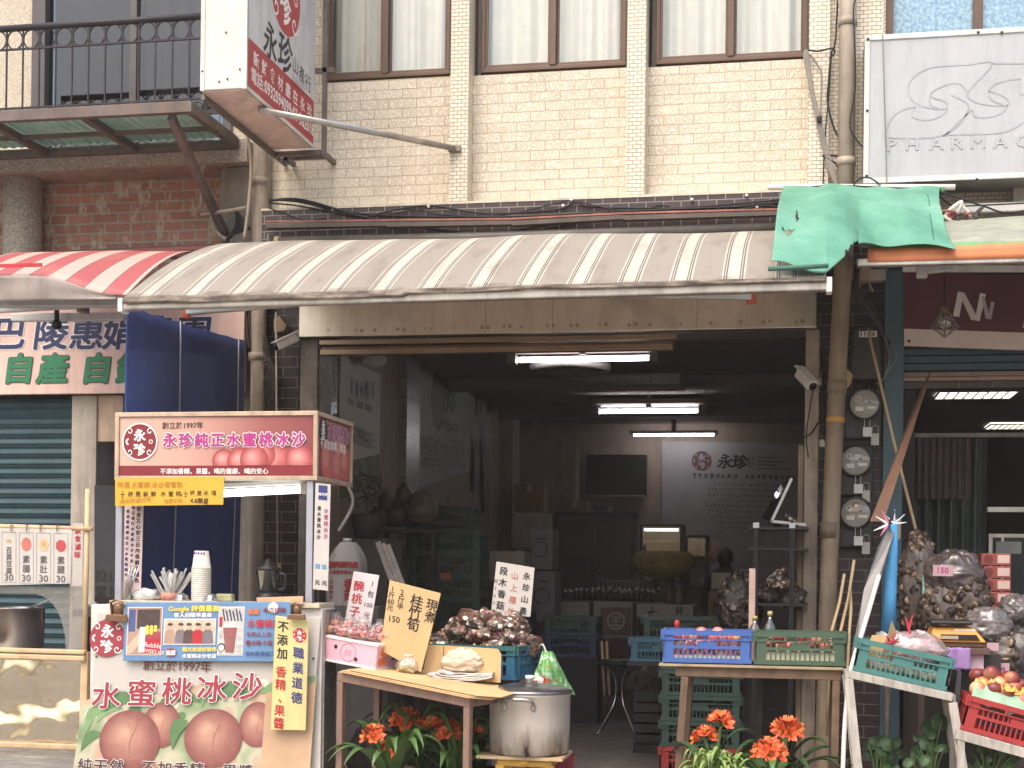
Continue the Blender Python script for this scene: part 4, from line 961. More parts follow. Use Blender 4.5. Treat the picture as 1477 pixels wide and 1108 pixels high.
# posts
b=MB(); CP=M('cart_post',C(178,176,190),.35,.6,var=.1)
for px in (172,447):
    x=PX(px,760,yc+.03); MB().box(x-.022,x+.022,yc+.02,yc+.062,ctz,cz0-.001).build('post',CP,cart,w=True,bev=.004)
for x in (cx0+.05,): MB().box(x-.02,x+.02,yc+.2,yc+.24,ctz,cz0-.001).build('post',CP,cart,w=True,bev=.004)
MB().tube(smoothpts([V((cx1-.0,yk-.1,cz0-.0)),V((cx1+.04,yk-.12,cz0-.12)),V((cx1-.03,yk-.2,cz0-.3))],5),.012,8).build('bent_brace',galv_dull,cart,w=True)
# body under the counter
b=MB(); b.box(cw,cE,yc,yc+.26,.12,ctz-.03); b.build('body',CART_WHT,cart,w=True,bev=.006)
b=MB(); b.box(cw+.14,cE-.01,yc-.03,yc+.28,ctz-.029,ctz); b.build('counter',M('counter_cream',C(206,190,160),.5,var=.1,dirt=.4),cart,w=True,bev=.004)
b=MB(); 
for x in (cw+.1,cE-.1):
    for y in (yc+.05,yc+.2): MB().tube([(x-.02,y,.06),(x+.02,y,.06)],.06,16).build('caster',black_metal,cart,w=True)
b=MB(); b.box(cE,cE+.012,yc+.02,yc+.25,.2,ctz-.04); b.build('side_sheet',galv,cart,w=True)
for i,ch in enumerate('純天然'): pass
# lit tube under the canopy
tl_=thing('cart_tube_light','lit white tube lamp under the drinks cart canopy','lamp',P(380,710,yc+.25))
a=P(316,712,yc+.25); c=P(437,706,yc+.25)
MB().tube([a,c],.024,14).build('tube',emit('tube_glow_cart',(.9,.97,1,1),2.2),tl_,w=True)
b=MB(); b.bar(a+V((0,.03,.05)),c+V((.02,.03,.05)),.07,.03); b.box(c.x-.01,c.x+.03,yc+.22,yc+.28,c.z-.03,c.z+.04); b.build('batten',white_plast,tl_,w=True,bev=.003)
# yellow handwritten note
t,O,ax,az,n_,W,H=board('handwritten_note','yellow handwritten note taped under the left end of the red cart canopy','note',(166,690),(323.5,687),(166,730),yc-.012,M('note_yellow',C(214,162,38),.6,var=.05),.003,.001,'paper',br=(322,728))
b=MB(); f=ink('fade',190,120,30)
b.mat(1).text('特選 水蜜桃‧冰沙香蜜飲',W*.02,-H*.34,H*.24,O,ax,az,jit=.1,sxx=1.0,bold=.008)
for i,(ch,x) in enumerate(zip('杯是新鮮水蜜桃，',(.12,.19,.26,.33,.42,.49,.56,.6))): b.mat(0).text(ch,W*x,-H*.67,H*.21,O,ax,az,jit=.1,bold=.01)
for x0 in (.06,.64): b.text('3' if x0<.1 else '1',W*x0,-H*.58,H*.15,O,ax,az); b.stroke([(W*(x0-.01),-H*.6),(W*(x0+.03),-H*.59)],.004,O,ax,az); b.text('4',W*x0,-H*.74,H*.15,O,ax,az)
for i,(ch,x) in enumerate(zip('杯是冰塊',(.69,.75,.81,.88))): b.text(ch,W*x,-H*.65,H*.19,O,ax,az,jit=.1,bold=.008)
b.mat(1).text('純天然最好喝',W*.05,-H*.93,H*.2,O,ax,az,jit=.1); b.text('推薦必點',W*.45,-H*.93,H*.18,O,ax,az,jit=.1); b.mat(0).text('4.8顆星',W*.69,-H*.92,H*.22,O,ax,az,jit=.08,bold=.01)
b.build('lettering',[I_BLK,f],t,w=True)
# price strips at the cart posts
t,O,ax,az,n_,W,H=board('price_strip','narrow white strip with purple label and 50 prices on the right cart post','sign',(455,697),(477,699),(451,850),yc+.0,PAPER,.006,.002,'panel')
b=MB(); b.mat(0).add([O+n_*.0003+ax*(W*a_)+az*(-H*c_) for a_,c_ in ((.22,.015),(.8,.015),(.8,.15),(.22,.15))],[(0,1,2,3)])
b.mat(1).text('純天然',W*.51,-H*.11,W*.2,O+n_*.001,ax,az,align='C',bold=.02)
b.mat(2).text('香水蜜桃冰沙',W*.3,-H*.25,W*.3,O,ax,az,vert=True,bold=.02,lead=1.2,sxx=.9); b.mat(3).text('50',W*.12,-H*.80,W*.4,O,ax,az,bold=.04,sxx=.8); b.mat(2).text('元',W*.3,-H*.95,W*.34,O,ax,az,align='C',bold=.03)
b.mat(4).text('水蜜桃冰沙',W*.76,-H*.27,W*.33,O,ax,az,vert=True,bold=.02,lead=1.2,sxx=.9); b.mat(3).text('50',W*.56,-H*.80,W*.4,O,ax,az,bold=.04,sxx=.8); b.mat(2).text('元',W*.76,-H*.95,W*.34,O,ax,az,align='C',bold=.03)
b.build('lettering',[I_NAVY,I_WHT,I_BLK,I_BLU,I_MAG],t,w=True)
t,O,ax,az,n_,W,H=board('slogan_strip','tall pale pink strip of vertical navy writing inside the left cart post','sign',(178,728),(207,728),(174,856),yc+.16,M('strip_pink',C(222,190,184),.5,var=.05),.006,.002,'panel')
b=MB(); b.text('安全又心安三日內保鮮不褪色',W*.78,-H*.07,W*.24,O,ax,az,vert=True,bold=.03,lead=1.15); b.mat(1).text('每日現打水蜜桃冰沙不加一滴水',W*.5,-H*.05,W*.17,O,ax,az,vert=True,bold=.03,lead=1.45); b.text('採用復興鄉拉拉山水蜜桃製作',W*.24,-H*.09,W*.17,O,ax,az,vert=True,bold=.03,lead=1.45)
b.build('lettering',[I_BLK,I_NAVY],t,w=True)
# big printed front sheet of the cart
t,O,ax,az,n_,W,H=board('peach_banner','large white cart banner with printed peaches and red peach ice title','banner',(141,884),(463,890),(120,1150),yc-.035,PAPER,.008,.003,'panel')
bgprint,n,l,bb,o=nodes('print_orchard'); l.new(ramp(n,l,noi(n,l,coord(n,l),3.6,2,.5),[(.28,C(92,126,80)),(.42,C(146,162,118)),(.52,C(192,186,156)),(.6,C(196,150,120)),(.7,C(160,104,90))]),bb.inputs['Base Color']); bb.inputs['Roughness'].default_value=.5
b=MB(n_*.00007)
def bx_(px,py): 
    p=P(px,py,yc-.035)-O; return p.dot(ax),p.dot(az)
def patch(k,pts,eps):
    q=[bx_(x,y_) for x,y_ in pts]; b.mat(k).add([O+n_*eps+ax*a_+az*c_ for a_,c_ in q],[tuple(range(len(q)))])
rv=random.Random(4)
# printed soft background: leaves, blurred fruit
patch(1,[(128,1012),(160,1002),(230,1010),(300,1000),(360,1008),(463,1000),(463,1150),(118,1150)],.0001)
for k in range(14):
    px=rv.uniform(140,400); py=rv.uniform(1005,1098); x,z=bx_(px,py); b.mat(rv.choice((8,2,3,8,9))).disc(x,z,rv.uniform(.02,.05),O+n_*(.0002+.0001*k),ax,az,20,squash=.8)
def leaf(px,py,L,a,k,eps):
    x,z=bx_(px,py); pts=[]
    for i in range(9):
        t_=i/8; w_=.22*L*math.sin(PI*t_)**.8; cx=x+L*t_*math.cos(a)-.12*L*math.sin(PI*t_)*math.sin(a); cz=z+L*t_*math.sin(a)+.18*L*math.sin(PI*t_); pts.append((cx-w_*math.sin(a),cz+w_*math.cos(a)))
    for i in range(7,0,-1):
        t_=i/8; w_=.10*L*math.sin(PI*t_)**.8; cx=x+L*t_*math.cos(a)-.12*L*math.sin(PI*t_)*math.sin(a); cz=z+L*t_*math.sin(a)+.18*L*math.sin(PI*t_); pts.append((cx+w_*math.sin(a),cz-w_*math.cos(a)))
    b.mat(k).add([O+n_*eps+ax*p_+az*q_ for p_,q_ in pts],[tuple(range(len(pts)))])
for (px,py,L,a,k) in ((150,1045,.2,.5,8),(135,1060,.22,.9,8),(160,1030,.26,.25,9),(235,1030,.3,.15,9),(310,1030,.3,.2,9),(380,1020,.22,-.1,8),(130,1085,.2,.6,9),(300,1035,.2,.9,8)): leaf(px,py,L,a,k,.0022)
for (px,py,r,sq) in ((244,1055,27,1.15),(382,1065,26,1.2),(200,1075,44,.96),(320,1080,42,.96)):
    x,z=bx_(px,py); x2,_=bx_(px+r,py); r_=x2-x; e_=.0028+.0001*(px%7)+(.001 if py>1070 else 0)
    softpeach(b,14,11,x,z,r_,O+n_*e_,ax,az,None,sq)
    b.mat(17).stroke(smoothpts([V((x+r_*.05,z+r_*.95,0)),V((x+r_*.2,z+r_*.5,0)),V((x+r_*.02,z-r_*.0,0)),V((x+r_*.05,z-r_*.8,0))],5) and [(q.x,q.y) for q in smoothpts([V((x+r_*.05,z+r_*.95,0)),V((x+r_*.2,z+r_*.5,0)),V((x+r_*.02,z-r_*.0,0)),V((x+r_*.05,z-r_*.8,0))],5)],r_*.028,O+n_*(e_+.0006),ax,az)
for (px,py,L,a) in ((262,1092,.2,1.0),(258,1075,.16,.8)): leaf(px,py,L,a,9,.0052)
patch(7,[(392,1020),(463,1010),(463,1150),(392,1150)],.0055)
x,z=bx_(158,922); logo(b,10,11,x,z,.12,O+n_*.001,ax,az,eps=.0015)
x,z=bx_(212,971); b.mat(12).text('創立於1997年',x,z,.078,O+n_*.001,ax,az,bold=.008,sxx=.98,rot=-.01)
for i,ch in enumerate('水蜜桃冰沙'):
    x,z=bx_(163+50.5*i,1021+.6*i); b.mat(11).text(ch,x,z,.178,O+n_*.006,ax,az,align='C',bold=.05,sxx=1.14,nb=8); b.mat(10).text(ch,x,z,.178,O+n_*.0075,ax,az,align='C',bold=.02,sxx=1.14)
x,z=bx_(131,1113)
for i,ch in enumerate('純天然 不加香精 果醬'):
    if ch!=' ': b.mat(11).text(ch,x+.108*i+.04,z,.1,O+n_*.0065,ax,az,align='C',bold=.05,nb=8); b.mat(13).text(ch,x+.108*i+.04,z,.1,O+n_*.008,ax,az,align='C',bold=.02)
b.build('print',[PAPER,bgprint,M('pr_orange',C(220,158,116),.5,bp=0),M('pr_cream',C(226,216,190),.5,bp=0),M('pr_fruit',C(166,98,88),.45,var=.25,scale=8,bp=0),M('pr_fruit2',C(184,120,98),.45,var=.28,scale=10,bp=0),M('pr_fruit3',C(204,156,118),.45,var=.2,scale=12,bp=0),M('pr_stain',C(196,156,120),.6,var=.25,scale=2,bp=0),M('pr_leaf',C(122,158,104),.5,var=.2,bp=0),M('pr_leaf2',C(92,128,80),.5,var=.2,bp=0),ink('title',170,54,68),I_WHT,I_BRN,ink('wine',88,60,62),*pramp('pb_',(142,80,76),(208,156,128),11)],t,w=True)
b=MB()
for px,py in ((139,947),(452,950)): p=P(px,py,yc-.045); b.disc(p.x,p.z,.008,V((0,yc-.046,0)),AXX,AZZ,8)
b.build('screw',black_metal,t,w=True)
# blue photo board
t,O,ax,az,n_,W,H=board('photo_board','blue board with customer photos and yellow headline clipped over the peach banner','sign',(180.5,869),(419.5,868),(177,953.5),yc-.075,M('board_blue',C(98,138,182),.45,var=.12,scale=2,bp=0),.006,.004,'panel')
b=MB(n_*.00007)
def rect(k,x0,x1,z0,z1,eps=.0006): b.mat(k).add([O+n_*eps+ax*(W*a_)-az*(H*c_) for a_,c_ in ((x0,z1),(x1,z1),(x1,z0),(x0,z0))],[(0,1,2,3)])
rect(0,.02,.235,.08,.9); rect(0,.245,.56,.28,.72); rect(0,.575,.73,.08,.9)
def rec2(k,*a): rect(k,*a,.0012)
rec2(1,.024,.231,.09,.89); rec2(2,.08,.22,.12,.45); rec2(3,.12,.228,.5,.62); rec2(4,.11,.231,.62,.86); rec2(5,.03,.07,.12,.5)
b.mat(6).add([O+n_*.0018+ax*(W*x)-az*(H*z) for x,z in ((.025,.75),(.10,.5),(.14,.55),(.06,.86),(.03,.88))],[(0,1,2,3,4)]); b.mat(0).add([O+n_*.002+ax*(W*x)-az*(H*z) for x,z in ((.10,.42),(.135,.42),(.13,.85),(.095,.85))],[(0,1,2,3)])
for k in range(8): b.mat(7).disc(W*(.145+.025*(k%3)),-H*(.42+.05*(k//3)),.012,O+n_*.0022,ax,az,10)
b.mat(0).text('Bubble',W*.125,-H*.75,H*.12,O+n_*.0022,ax,az,rot=-.12); b.text('SWEET ICE',W*.125,-H*.84,H*.08,O+n_*.0022,ax,az,rot=-.12)
rec2(8,.249,.556,.3,.7); 
for k,(x,kk) in enumerate(((.285,1),(.35,9),(.40,10),(.455,4),(.515,9))):
    b.mat(kk).add([O+n_*.0018+ax*(W*(x+q))-az*(H*z) for q,z in ((-.035,.7),(.035,.7),(.028,.5),(.01,.46),(-.012,.46),(-.03,.5))],[(0,1,2,3,4,5)]); b.mat(6).disc(W*x,-H*.41,H*.05,O+n_*.0022,ax,az,14,squash=1.2); b.mat(2).disc(W*x,-H*.375,H*.05,O+n_*.0026,ax,az,14,squash=.5)
rec2(11,.58,.726,.1,.88)
for k in range(6): b.mat(12 if k%2 else 2).stroke([(W*(.6+.02*k),-H*(.12+.03*(k%2))),(W*(.615+.02*k),-H*.32)],.01,O+n_*.0016,ax,az)
b.mat(13).add([O+n_*.002+ax*(W*x)-az*(H*z) for x,z in ((.605,.42),(.69,.42),(.675,.85),(.625,.85))],[(0,1,2,3)]); b.mat(0).stroke([(W*.6,-H*.41),(W*.695,-H*.41)],.012,O+n_*.0024,ax,az); b.mat(4).stroke([(W*.59,-H*.25),(W*.592,-H*.42)],.02,O+n_*.0024,ax,az)
b.mat(2).disc(W*.6,-H*.76,H*.07,O+n_*.0026,ax,az,14); b.mat(0).disc(W*.6,-H*.77,H*.05,O+n_*.003,ax,az,14)
b.mat(7).text('Google 評價最高',W*.27,-H*.15,H*.11,O+n_*.001,ax,az,bold=.04,sxx=1.15); b.mat(0).text('客人回購率最高',W*.305,-H*.25,H*.085,O+n_*.001,ax,az,bold=.03,sxx=1.15)
b.mat(4).disc(W*.295,-H*.85,H*.1,O+n_*.0012,ax,az,20,squash=.7); b.mat(0).text('推薦',W*.295,-H*.89,H*.09,O+n_*.002,ax,az,align='C',bold=.03)
b.mat(7).text('觀光旅遊好夥伴',W*.365,-H*.83,H*.08,O+n_*.001,ax,az,bold=.03,sxx=1.1); b.mat(0).text('水蜜桃冰沙老店',W*.365,-H*.94,H*.08,O+n_*.001,ax,az,bold=.03,sxx=1.1)
b.mat(0).disc(W*.9,-H*.1,H*.09,O+n_*.0006,ax,az,18); b.mat(14).text('推薦',W*.75,-H*.2,H*.1,O+n_*.001,ax,az,bold=.04); b.mat(15).text('本店招牌',W*.84,-H*.18,H*.1,O+n_*.001,ax,az,bold=.02); b.mat(4).text('水蜜桃冰沙',W*.75,-H*.42,H*.15,O+n_*.001,ax,az,bold=.025); b.mat(15).text('半杯以上的',W*.745,-H*.58,H*.09,O+n_*.001,ax,az,bold=.02); b.text('疊冰磚‧水蜜',W*.745,-H*.72,H*.09,O+n_*.001,ax,az,bold=.02); b.mat(12).text('桃味香濃順口',W*.745,-H*.9,H*.085,O+n_*.001,ax,az,bold=.01)
b.build('print',[I_WHT,M('pr_tan',C(176,140,118),.5,bp=0),M('pr_dark',C(76,62,60),.5,var=.3,scale=30,bp=0),M('pr_redband',C(176,70,74),.5,bp=0),I_RED,M('pr_blue2',C(70,90,150),.5,bp=0),M('pr_skin',C(214,170,142),.5,bp=0),I_YEL,M('pr_room',C(206,180,156),.5,var=.3,scale=20,bp=0),M('pr_grey2',C(120,110,116),.5,bp=0),M('pr_dk2',C(92,72,66),.5,bp=0),M('pr_room2',C(190,186,180),.5,var=.3,scale=24,bp=0),I_NAVY,M('pr_drink',C(150,88,84),.5,bp=0),I_ORG,I_MAR],t,w=True)
# yellow vertical slogan board
t,O,ax,az,n_,W,H=board('slogan_board','upright pale yellow board reading no added flavouring clipped to the cart','sign',(397,888),(445.5,895),(390,1053),yc-.1,M('board_yellow',C(212,194,124),.5,var=.05,dirt=.2),.008,.006,'panel',br=(441,1054))
b=MB()
for i,ch in enumerate('不添加'): b.mat(0).text(ch,W*.25+W*-.0*i,-H*(.125+.117*i),W*.33,O,ax,az,align='C',bold=.022)
for i,ch in enumerate('香精、果醬'): b.mat(1).text(ch,W*.25,-H*(.52+.112*i),W*.33,O,ax,az,align='C',bold=.022)
for i,ch in enumerate('職業道德'): b.mat(2).text(ch,W*.74,-H*(.335+.13*i),W*.34,O,ax,az,align='C',bold=.022)
logo(b,1,3,W*.75,-H*.14,W*.2,O+n_*.0006,ax,az,eps=.001); b.build('lettering',[I_BLK,I_RED,I_NAVY,I_WHT],t,w=True)
# bulldog clips
def clip(px,py,y,label,s=1):
    t=thing('bulldog_clip',label,'clip',P(px,py,y)); p=P(px,py,y)
    b=MB(); b.prism([p+V((-.06*s,0,-.02*s)),p+V((.06*s,0,-.02*s)),p+V((.05*s,0,.012*s)),p+V((-.05*s,0,.012*s))],(0,-.03*s,0)); b.build('jaw',M('clip_brass',C(140,104,78),.35,.8),t,w=True,bev=.003)
    b=MB(); b.tube([p+V((-.025*s,-.02,.012*s)),p+V((-.03*s,-.03,.07*s)),p+V((0,-.032,.085*s)),p+V((.03*s,-.03,.07*s)),p+V((.025*s,-.02,.012*s))],.007*s,8); b.ball(p+V((0,-.02,.04*s)),(.028*s,.01,.03*s),10,7); b.build('handle',MATS['clip_brass'],t,w=True)
clip(171,890,yc-.06,'brass bulldog clip at the left corner of the peach banner',1.3); clip(429,889,yc-.12,'brass bulldog clip holding the pale yellow slogan board',1.0)
# ---- things on the cart counter
yk1=yc+.13
def onct(px,y): return PX(px,860,y)
st=thing('straw_holder','clear wrapped white straws fanned in a short holder on the cart counter','straws',(onct(246,yk1),yk1,ctz))
b=MB(); rv=random.Random(2); xs_=onct(246,yk1)
STRAW=glassy('straw_wrap',(.85,.85,.85,1),.2,.15,diff=.55,dcol=C(226,222,220))
for k in range(26):
    a=rv.uniform(-.09,.11); q=V((xs_+rv.uniform(-.035,.035),yk1+rv.uniform(-.03,.03),ctz+.0)); L=rv.uniform(.15,.21); b.bar(q,q+V((a*1.15,rv.uniform(-.04,.04),L)),.017,.012)
b.build('straws',STRAW,st,w=True)
b=MB(); b.lathe([(.06,0.0),(.064,.05),(.06,.05)],16,(xs_,yk1,ctz)); b.build('holder',M('holder_red',C(190,120,104),.5,var=.3,scale=30),st,w=True)
xs_=onct(290,yk1)
cu=thing('paper_cup_stack','tall stack of white paper cups upside down on the cart counter','cups',(xs_,yk1,ctz))
for k in range(16):
    z=ctz+.002+k*.0135
    b=MB(); top=k==15
    b.lathe([(.063,z),(.064,z+.006),(.0615,z+.007),(.0605,z+(.02 if not top else .0)),(.045,z+.115),(.044,z+.115)] if top else [(.063,z),(.064,z+.006),(.0615,z+.007),(.060,z+.016)],20,(xs_,yk1,0)); b.build('cup',M('cup_paper',C(214,206,192),.5,var=.03,bp=0),cu,w=True)
b=MB(); 
for k in range(5):
    a=-PI/2-.7+k*.35; r=.0495; q=V((xs_+r*math.cos(a),yk1+r*math.sin(a),ctz+.305)); b.mat(k%2).ball(q,(.006,.004,.009),6,4)
b.build('cup_print',[I_MAG,I_BLU],cu,w=True)
CLR=glassy('clear_plastic',(.9,.92,.92,1),.14,.05)
def cup(px,y,r,h,label,straws=0,rz=0):
    x=onct(px,y); t=thing('plastic_cup',label,'cup',(x,y,ctz)); b=MB()
    b.lathe([(r*.75,0.0),(r,h),(r*1.05,h),(r*.97,h-.004),(r*.73,.004)],18,(x,y,ctz)); b.build('cup',CLR,t,w=True)
    if straws:
        b=MB()
        for k in range(straws): 
            q=V((x+.01*k-.02,y,ctz+.01)); b.tube([q,q+V((.045+.012*k,0,.2+.015*(k%2)))],.005,6)
        b.build('straws',STRAW,t,w=True)
cup(182,yc+.16,.045,.13,'clear plastic cup with bent straws at the left end of the cart counter',4)
def dome(px,y,label):
    x=onct(px,y); t=tag(MB().lathe([(.055,0),(.055,.008),(.045,.012),(.04,.035),(.02,.05),(.0,.052)],18).build('dome_lid',CLR,loc=(x,y,ctz)),label,'lid',group='clear dome lids on the cart counter')
for px in (262,305): dome(px,yc+.05,'clear plastic dome lid lying on the front of the cart counter')
WB=glassy('white_bag',(.9,.9,.9,1),.12,.2,.8,30,diff=.6,dcol=C(230,226,222))
b=MB().ball((0,0,.03),(.09,.05,.045),18,10,.5,2.5,seed=3); tag(b.build('crumpled_bag',WB,loc=(onct(212,yk1),yk1,ctz)),'crumpled white plastic bag on the cart counter beside the straws','bag')
b=MB(); x=onct(325,yc+.08); b.box(-.055,.055,-.03,.03,0,.05); t=tag(b.build('tissue_pack',M('pack_olive',C(150,150,110),.4,var=.3,scale=25),loc=(x,yc+.08,ctz),bev=.01),'small olive tissue pack beside the stacked cups','tissue pack')
t,O,ax,az,n_,W,H=board('wood_print_panel','brown printed panel standing on the cart counter behind the blue board','panel',(370,862),(437,860),(370,874),yc-.05,M('panel_tan',C(206,160,120),.5,var=.25,scale=8),.01,.002)
# juice blender at the right of the counter
xb_=onct(386,yc+.19); yb_=yc+.19
bl=thing('juice_blender','dark lidded blender jug standing at the back of the cart counter','blender',(xb_,yb_,ctz))
MB().lathe([(.07,0),(.075,.03),(.06,.06)],20,(xb_,yb_,ctz)).build('base',black_metal,bl,w=True)
MB().lathe([(.05,.06),(.075,.2),(.078,.2),(.074,.198),(.048,.063)],20,(xb_,yb_,ctz)).build('jug',glassy('smoke_jug',(.45,.5,.5,1),.15,.1,diff=.25,dcol=C(90,110,116)),bl,w=True)
MB().lathe([(.08,.2),(.08,.215),(.03,.235),(.02,.27),(.0,.275)],20,(xb_,yb_,ctz)).build('lid',black_metal,bl,w=True)
MB().tube(smoothpts([V((xb_+.07,yb_,ctz+.18)),V((xb_+.115,yb_,ctz+.17)),V((xb_+.11,yb_,ctz+.09)),V((xb_+.065,yb_,ctz+.08))],5),.01,8).build('handle',black_metal,bl,w=True)

# ================= neighbouring food stall =================
ys=-2.65
sx1_=PX(120,950,ys); sx0_=PX(-90,950,ys); z_top=PZ(60,938,ys)
sl_=thing('food_stall','worn wooden framed food stall with a crumpled steel front and clear splash guard','stall',((sx0_+sx1_)/2,ys,0))
b=MB()
zz0=PZ(60,1075,ys); 
crm,n,l,bb,o=nodes('crumpled_steel'); vec=coord(n,l); bb.inputs['Metallic'].default_value=1; bb.inputs['Roughness'].default_value=.16; bb.inputs['Base Color'].default_value=C(214,200,176); bump(n,l,bb,noi(n,l,vec,2.6,2,.5),.9,.12)
def fcs(u,v): x=sx0_+(sx1_-sx0_)*u; z=zz0+(z_top-.06-zz0)*v; return V((x,ys-.0+.012*noise.noise(V((x*6,z*6,1))),z))
b.grid(fcs,40,20).build('steel_front',crm,sl_,w=True)
for x in (sx1_-.0,sx0_):
    MB().bar((x,ys+.01,.0),(x+.015,ys+.01,z_top-.005),.05,.05).build('leg',WOODP,sl_,w=True,bev=.006)
MB().bar((sx0_,ys-.02,z_top-.04),(sx1_+.03,ys-.02,z_top-.045),.05,.035).build('rail',WOODP,sl_,w=True,bev=.008)
MB().bar((sx0_,ys-.02,z_top),(sx1_+.03,ys-.02,z_top-.005),.05,.03).build('rail',WOODP,sl_,w=True,bev=.008)
MB().bar((sx0_,ys-.025,zz0),(sx1_,ys-.025,zz0),.05,.035).build('rail',WOODP,sl_,w=True,bev=.006)
MB().box(sx0_,sx1_,ys+.02,ys+.6,z_top-.05,z_top-.02).build('worktop',galv,sl_,w=True)
xp=PX(121,820,ys); MB().tube([(xp,ys+.02,z_top-.06),(xp+.012,ys+.02,PZ(124,705,ys))],.017,10).build('pole',WOODP,sl_,w=True)
MB().tube([P(-40,758,ys+.0),P(133,763,ys+.0)],.016,10).build('pole',WOODP,sl_,w=True)
b=MB()
ag=glassy('scratched_acrylic',(.8,.8,.8,1),.1,.12,.2,20,diff=.22,dcol=C(190,184,178))
za=PZ(50,846,ys); zb_=z_top+.01; xR_=xp-.02
arch=[]; 
A=PX(92,900,ys); 
pts=[(sx0_,za),(xR_,za),(xR_,zb_),(A,zb_)]+[(A-.02*k*k*.25,zb_+(PZ(50,868,ys)-zb_)*math.sin(k/8*PI/2)) for k in range(9)]
top=PZ(30,857,ys)
pts=[(sx0_,za),(xR_,za),(xR_,zb_),(A,zb_)]+[(A-(1-math.cos(k/8*PI/2))*.22,zb_+(top-zb_)*math.sin(k/8*PI/2)) for k in range(1,9)]+[(sx0_,top)]
b.add([V((x,ys+.03,z)) for x,z in pts],[tuple(range(len(pts)))])
b.build('splash_guard',ag,sl_,w=True,thick=.003)
# stew pot on the stall
x=PX(20,930,ys+.25); pt=thing('stew_pot','brushed steel stew pot with a ladle behind the stall splash guard','pot',(x,ys+.25,z_top-.02))
zt=PZ(20,876,ys+.25)-z_top+.02
MB().lathe([(.17,0),(.195,.02),(.2,zt),(.215,zt),(.213,zt-.006),(.19,zt-.01),(.19,zt-.03),(0,zt-.03)],32,(x,ys+.25,z_top-.02)).build('body',M('pot_steel',C(150,140,136),.25,.9,var=.1),pt,w=True)
MB().tube([V((x+.12,ys+.2,z_top+zt-.03)),V((x+.32,ys+.15,z_top+zt+.04))],.008,8).build('ladle',galv,pt,w=True)
# hanging menu
t,O,ax,az,n_,W,H=board('stall_menu','white hanging menu of four boxed dishes at 30 under a bamboo pole','menu',(-26,761),(104,764),(-26,845),ys-.02,PAPER,.004,.002,'sheet',br=(101,842))
b=MB()
cols=[(12,'百頁豆腐'),(37,'素腸'),(62,'素肚'),(87,'素腱')]
for i,(px,s) in enumerate(cols):
    p=P(px,805,ys-.02)-O; x=p.dot(ax); bw=.1
    z0=-H*.07; z1=-H*.93
    for q in ([(x-bw/2,z0),(x+bw/2,z0)],[(x+bw/2,z0),(x+bw/2,z1)],[(x+bw/2,z1),(x-bw/2,z1)],[(x-bw/2,z1),(x-bw/2,z0)]): b.mat(0).stroke(q,.002,O,ax,az)
    if i==1: b.mat(1).disc(x,-H*.27,.035,O,ax,az,16,squash=1.25)
    if i==2: b.mat(2).disc(x,-H*.27,.036,O,ax,az,6,squash=1.2); b.mat(3).disc(x,-H*.27,.02,O+n_*.0004,ax,az,12)
    if i==3: b.mat(4).disc(x,-H*.28,.038,O,ax,az,7,squash=1.1)
    if i==0: b.mat(3).disc(x,-H*.22,.02,O,ax,az,9,squash=.6)
    if i==0: b.mat(0).text(s,x,-H*.42,.045,O,ax,az,vert=True,bold=.02,lead=1.0)
    else: b.mat(0).text(s,x,-H*.58,.055,O,ax,az,vert=True,bold=.02,lead=1.1)
    b.text('30',x,-H*.9,.062,O,ax,az,align='C',bold=.02,sxx=1.1)
b.build('print',[M('ink_soft',C(92,86,86),.6,bp=0),M('food_red',C(208,110,96),.5,var=.2,bp=0),M('food_tan',C(222,176,120),.5,var=.2,bp=0),M('food_olive',C(190,160,110),.5,bp=0),M('food_crimson',C(196,72,70),.5,var=.2,bp=0)],t,w=True)
b=MB()
for k,px in enumerate((16,38,58,82)): p=P(px,762,ys-.03); b.tube([p+V((0,0,-.02)),p+V((.004,-.01,.02)),p+V((0,.03,.02))],.004,5)
tag(b.build('paper_ties',M('twine',C(150,100,80),.8)),'thin twine ties fixing the menu sheet to its bamboo pole','ties')
t,O,ax,az,n_,W,H=board('red_poster','torn white poster with red writing on the post behind the stall pole','poster',(105,755),(120,755),(104,845),-1.5,PAPER,.004,.001,'sheet')
b=MB(); b.text('素食滷味',W*.5,-H*.16,W*.62,O,ax,az,vert=True,bold=.03,lead=1.15); b.build('lettering',[I_RED],t,w=True)
t,O,ax,az,n_,W,H=board('dark_sign','dark board with tall black lettering in the gap behind the blue tarp','sign',(136,700),(176,700),(136,862),-.6,M('sign_charcoal',C(58,56,60),.7),.01,.002)  # even charcoal board, lettered in near-black
b=MB(); 
for i,ch in enumerate('拉山'): b.text(ch,W*(.25+.5*i),-H*.85,W*.46,O,ax,az,align='C',bold=.03)
for i,ch in enumerate('蜜桃'): b.text(ch,W*(.25+.5*i),-H*.985,W*.42,O,ax,az,align='C',bold=.03)
b.build('lettering',[ink('near_black',24,22,26)],t,w=True)
x=PX(140,872,ys+.4); b=MB().ball((0,0,.02),(.05,.03,.025),12,8,.5,3,seed=9); 
b.mat(0); tag(b.build('paper_wad',PAPER,loc=(x,-2.35,PZ(140,878,-2.35))),'crumpled white tissue wad on the ledge left of the cart','tissue')
b=MB(); zl=PZ(140,878,-2.35); b.box(PX(120,880,-2.35),PX(168,880,-2.35),-2.5,-2.0,zl-.05,zl-.004); b.box(PX(124,880,-2.35),PX(128,880,-2.35),-2.4,-2.1,.0,zl-.05); b.box(PX(160,880,-2.35),PX(164,880,-2.35),-2.4,-2.1,.0,zl-.05)
tag(b.build('side_ledge',M('ledge_wood',C(140,124,108),.7,dirt=.4)),'narrow grimy ledge between the food stall and the peach banner','ledge')
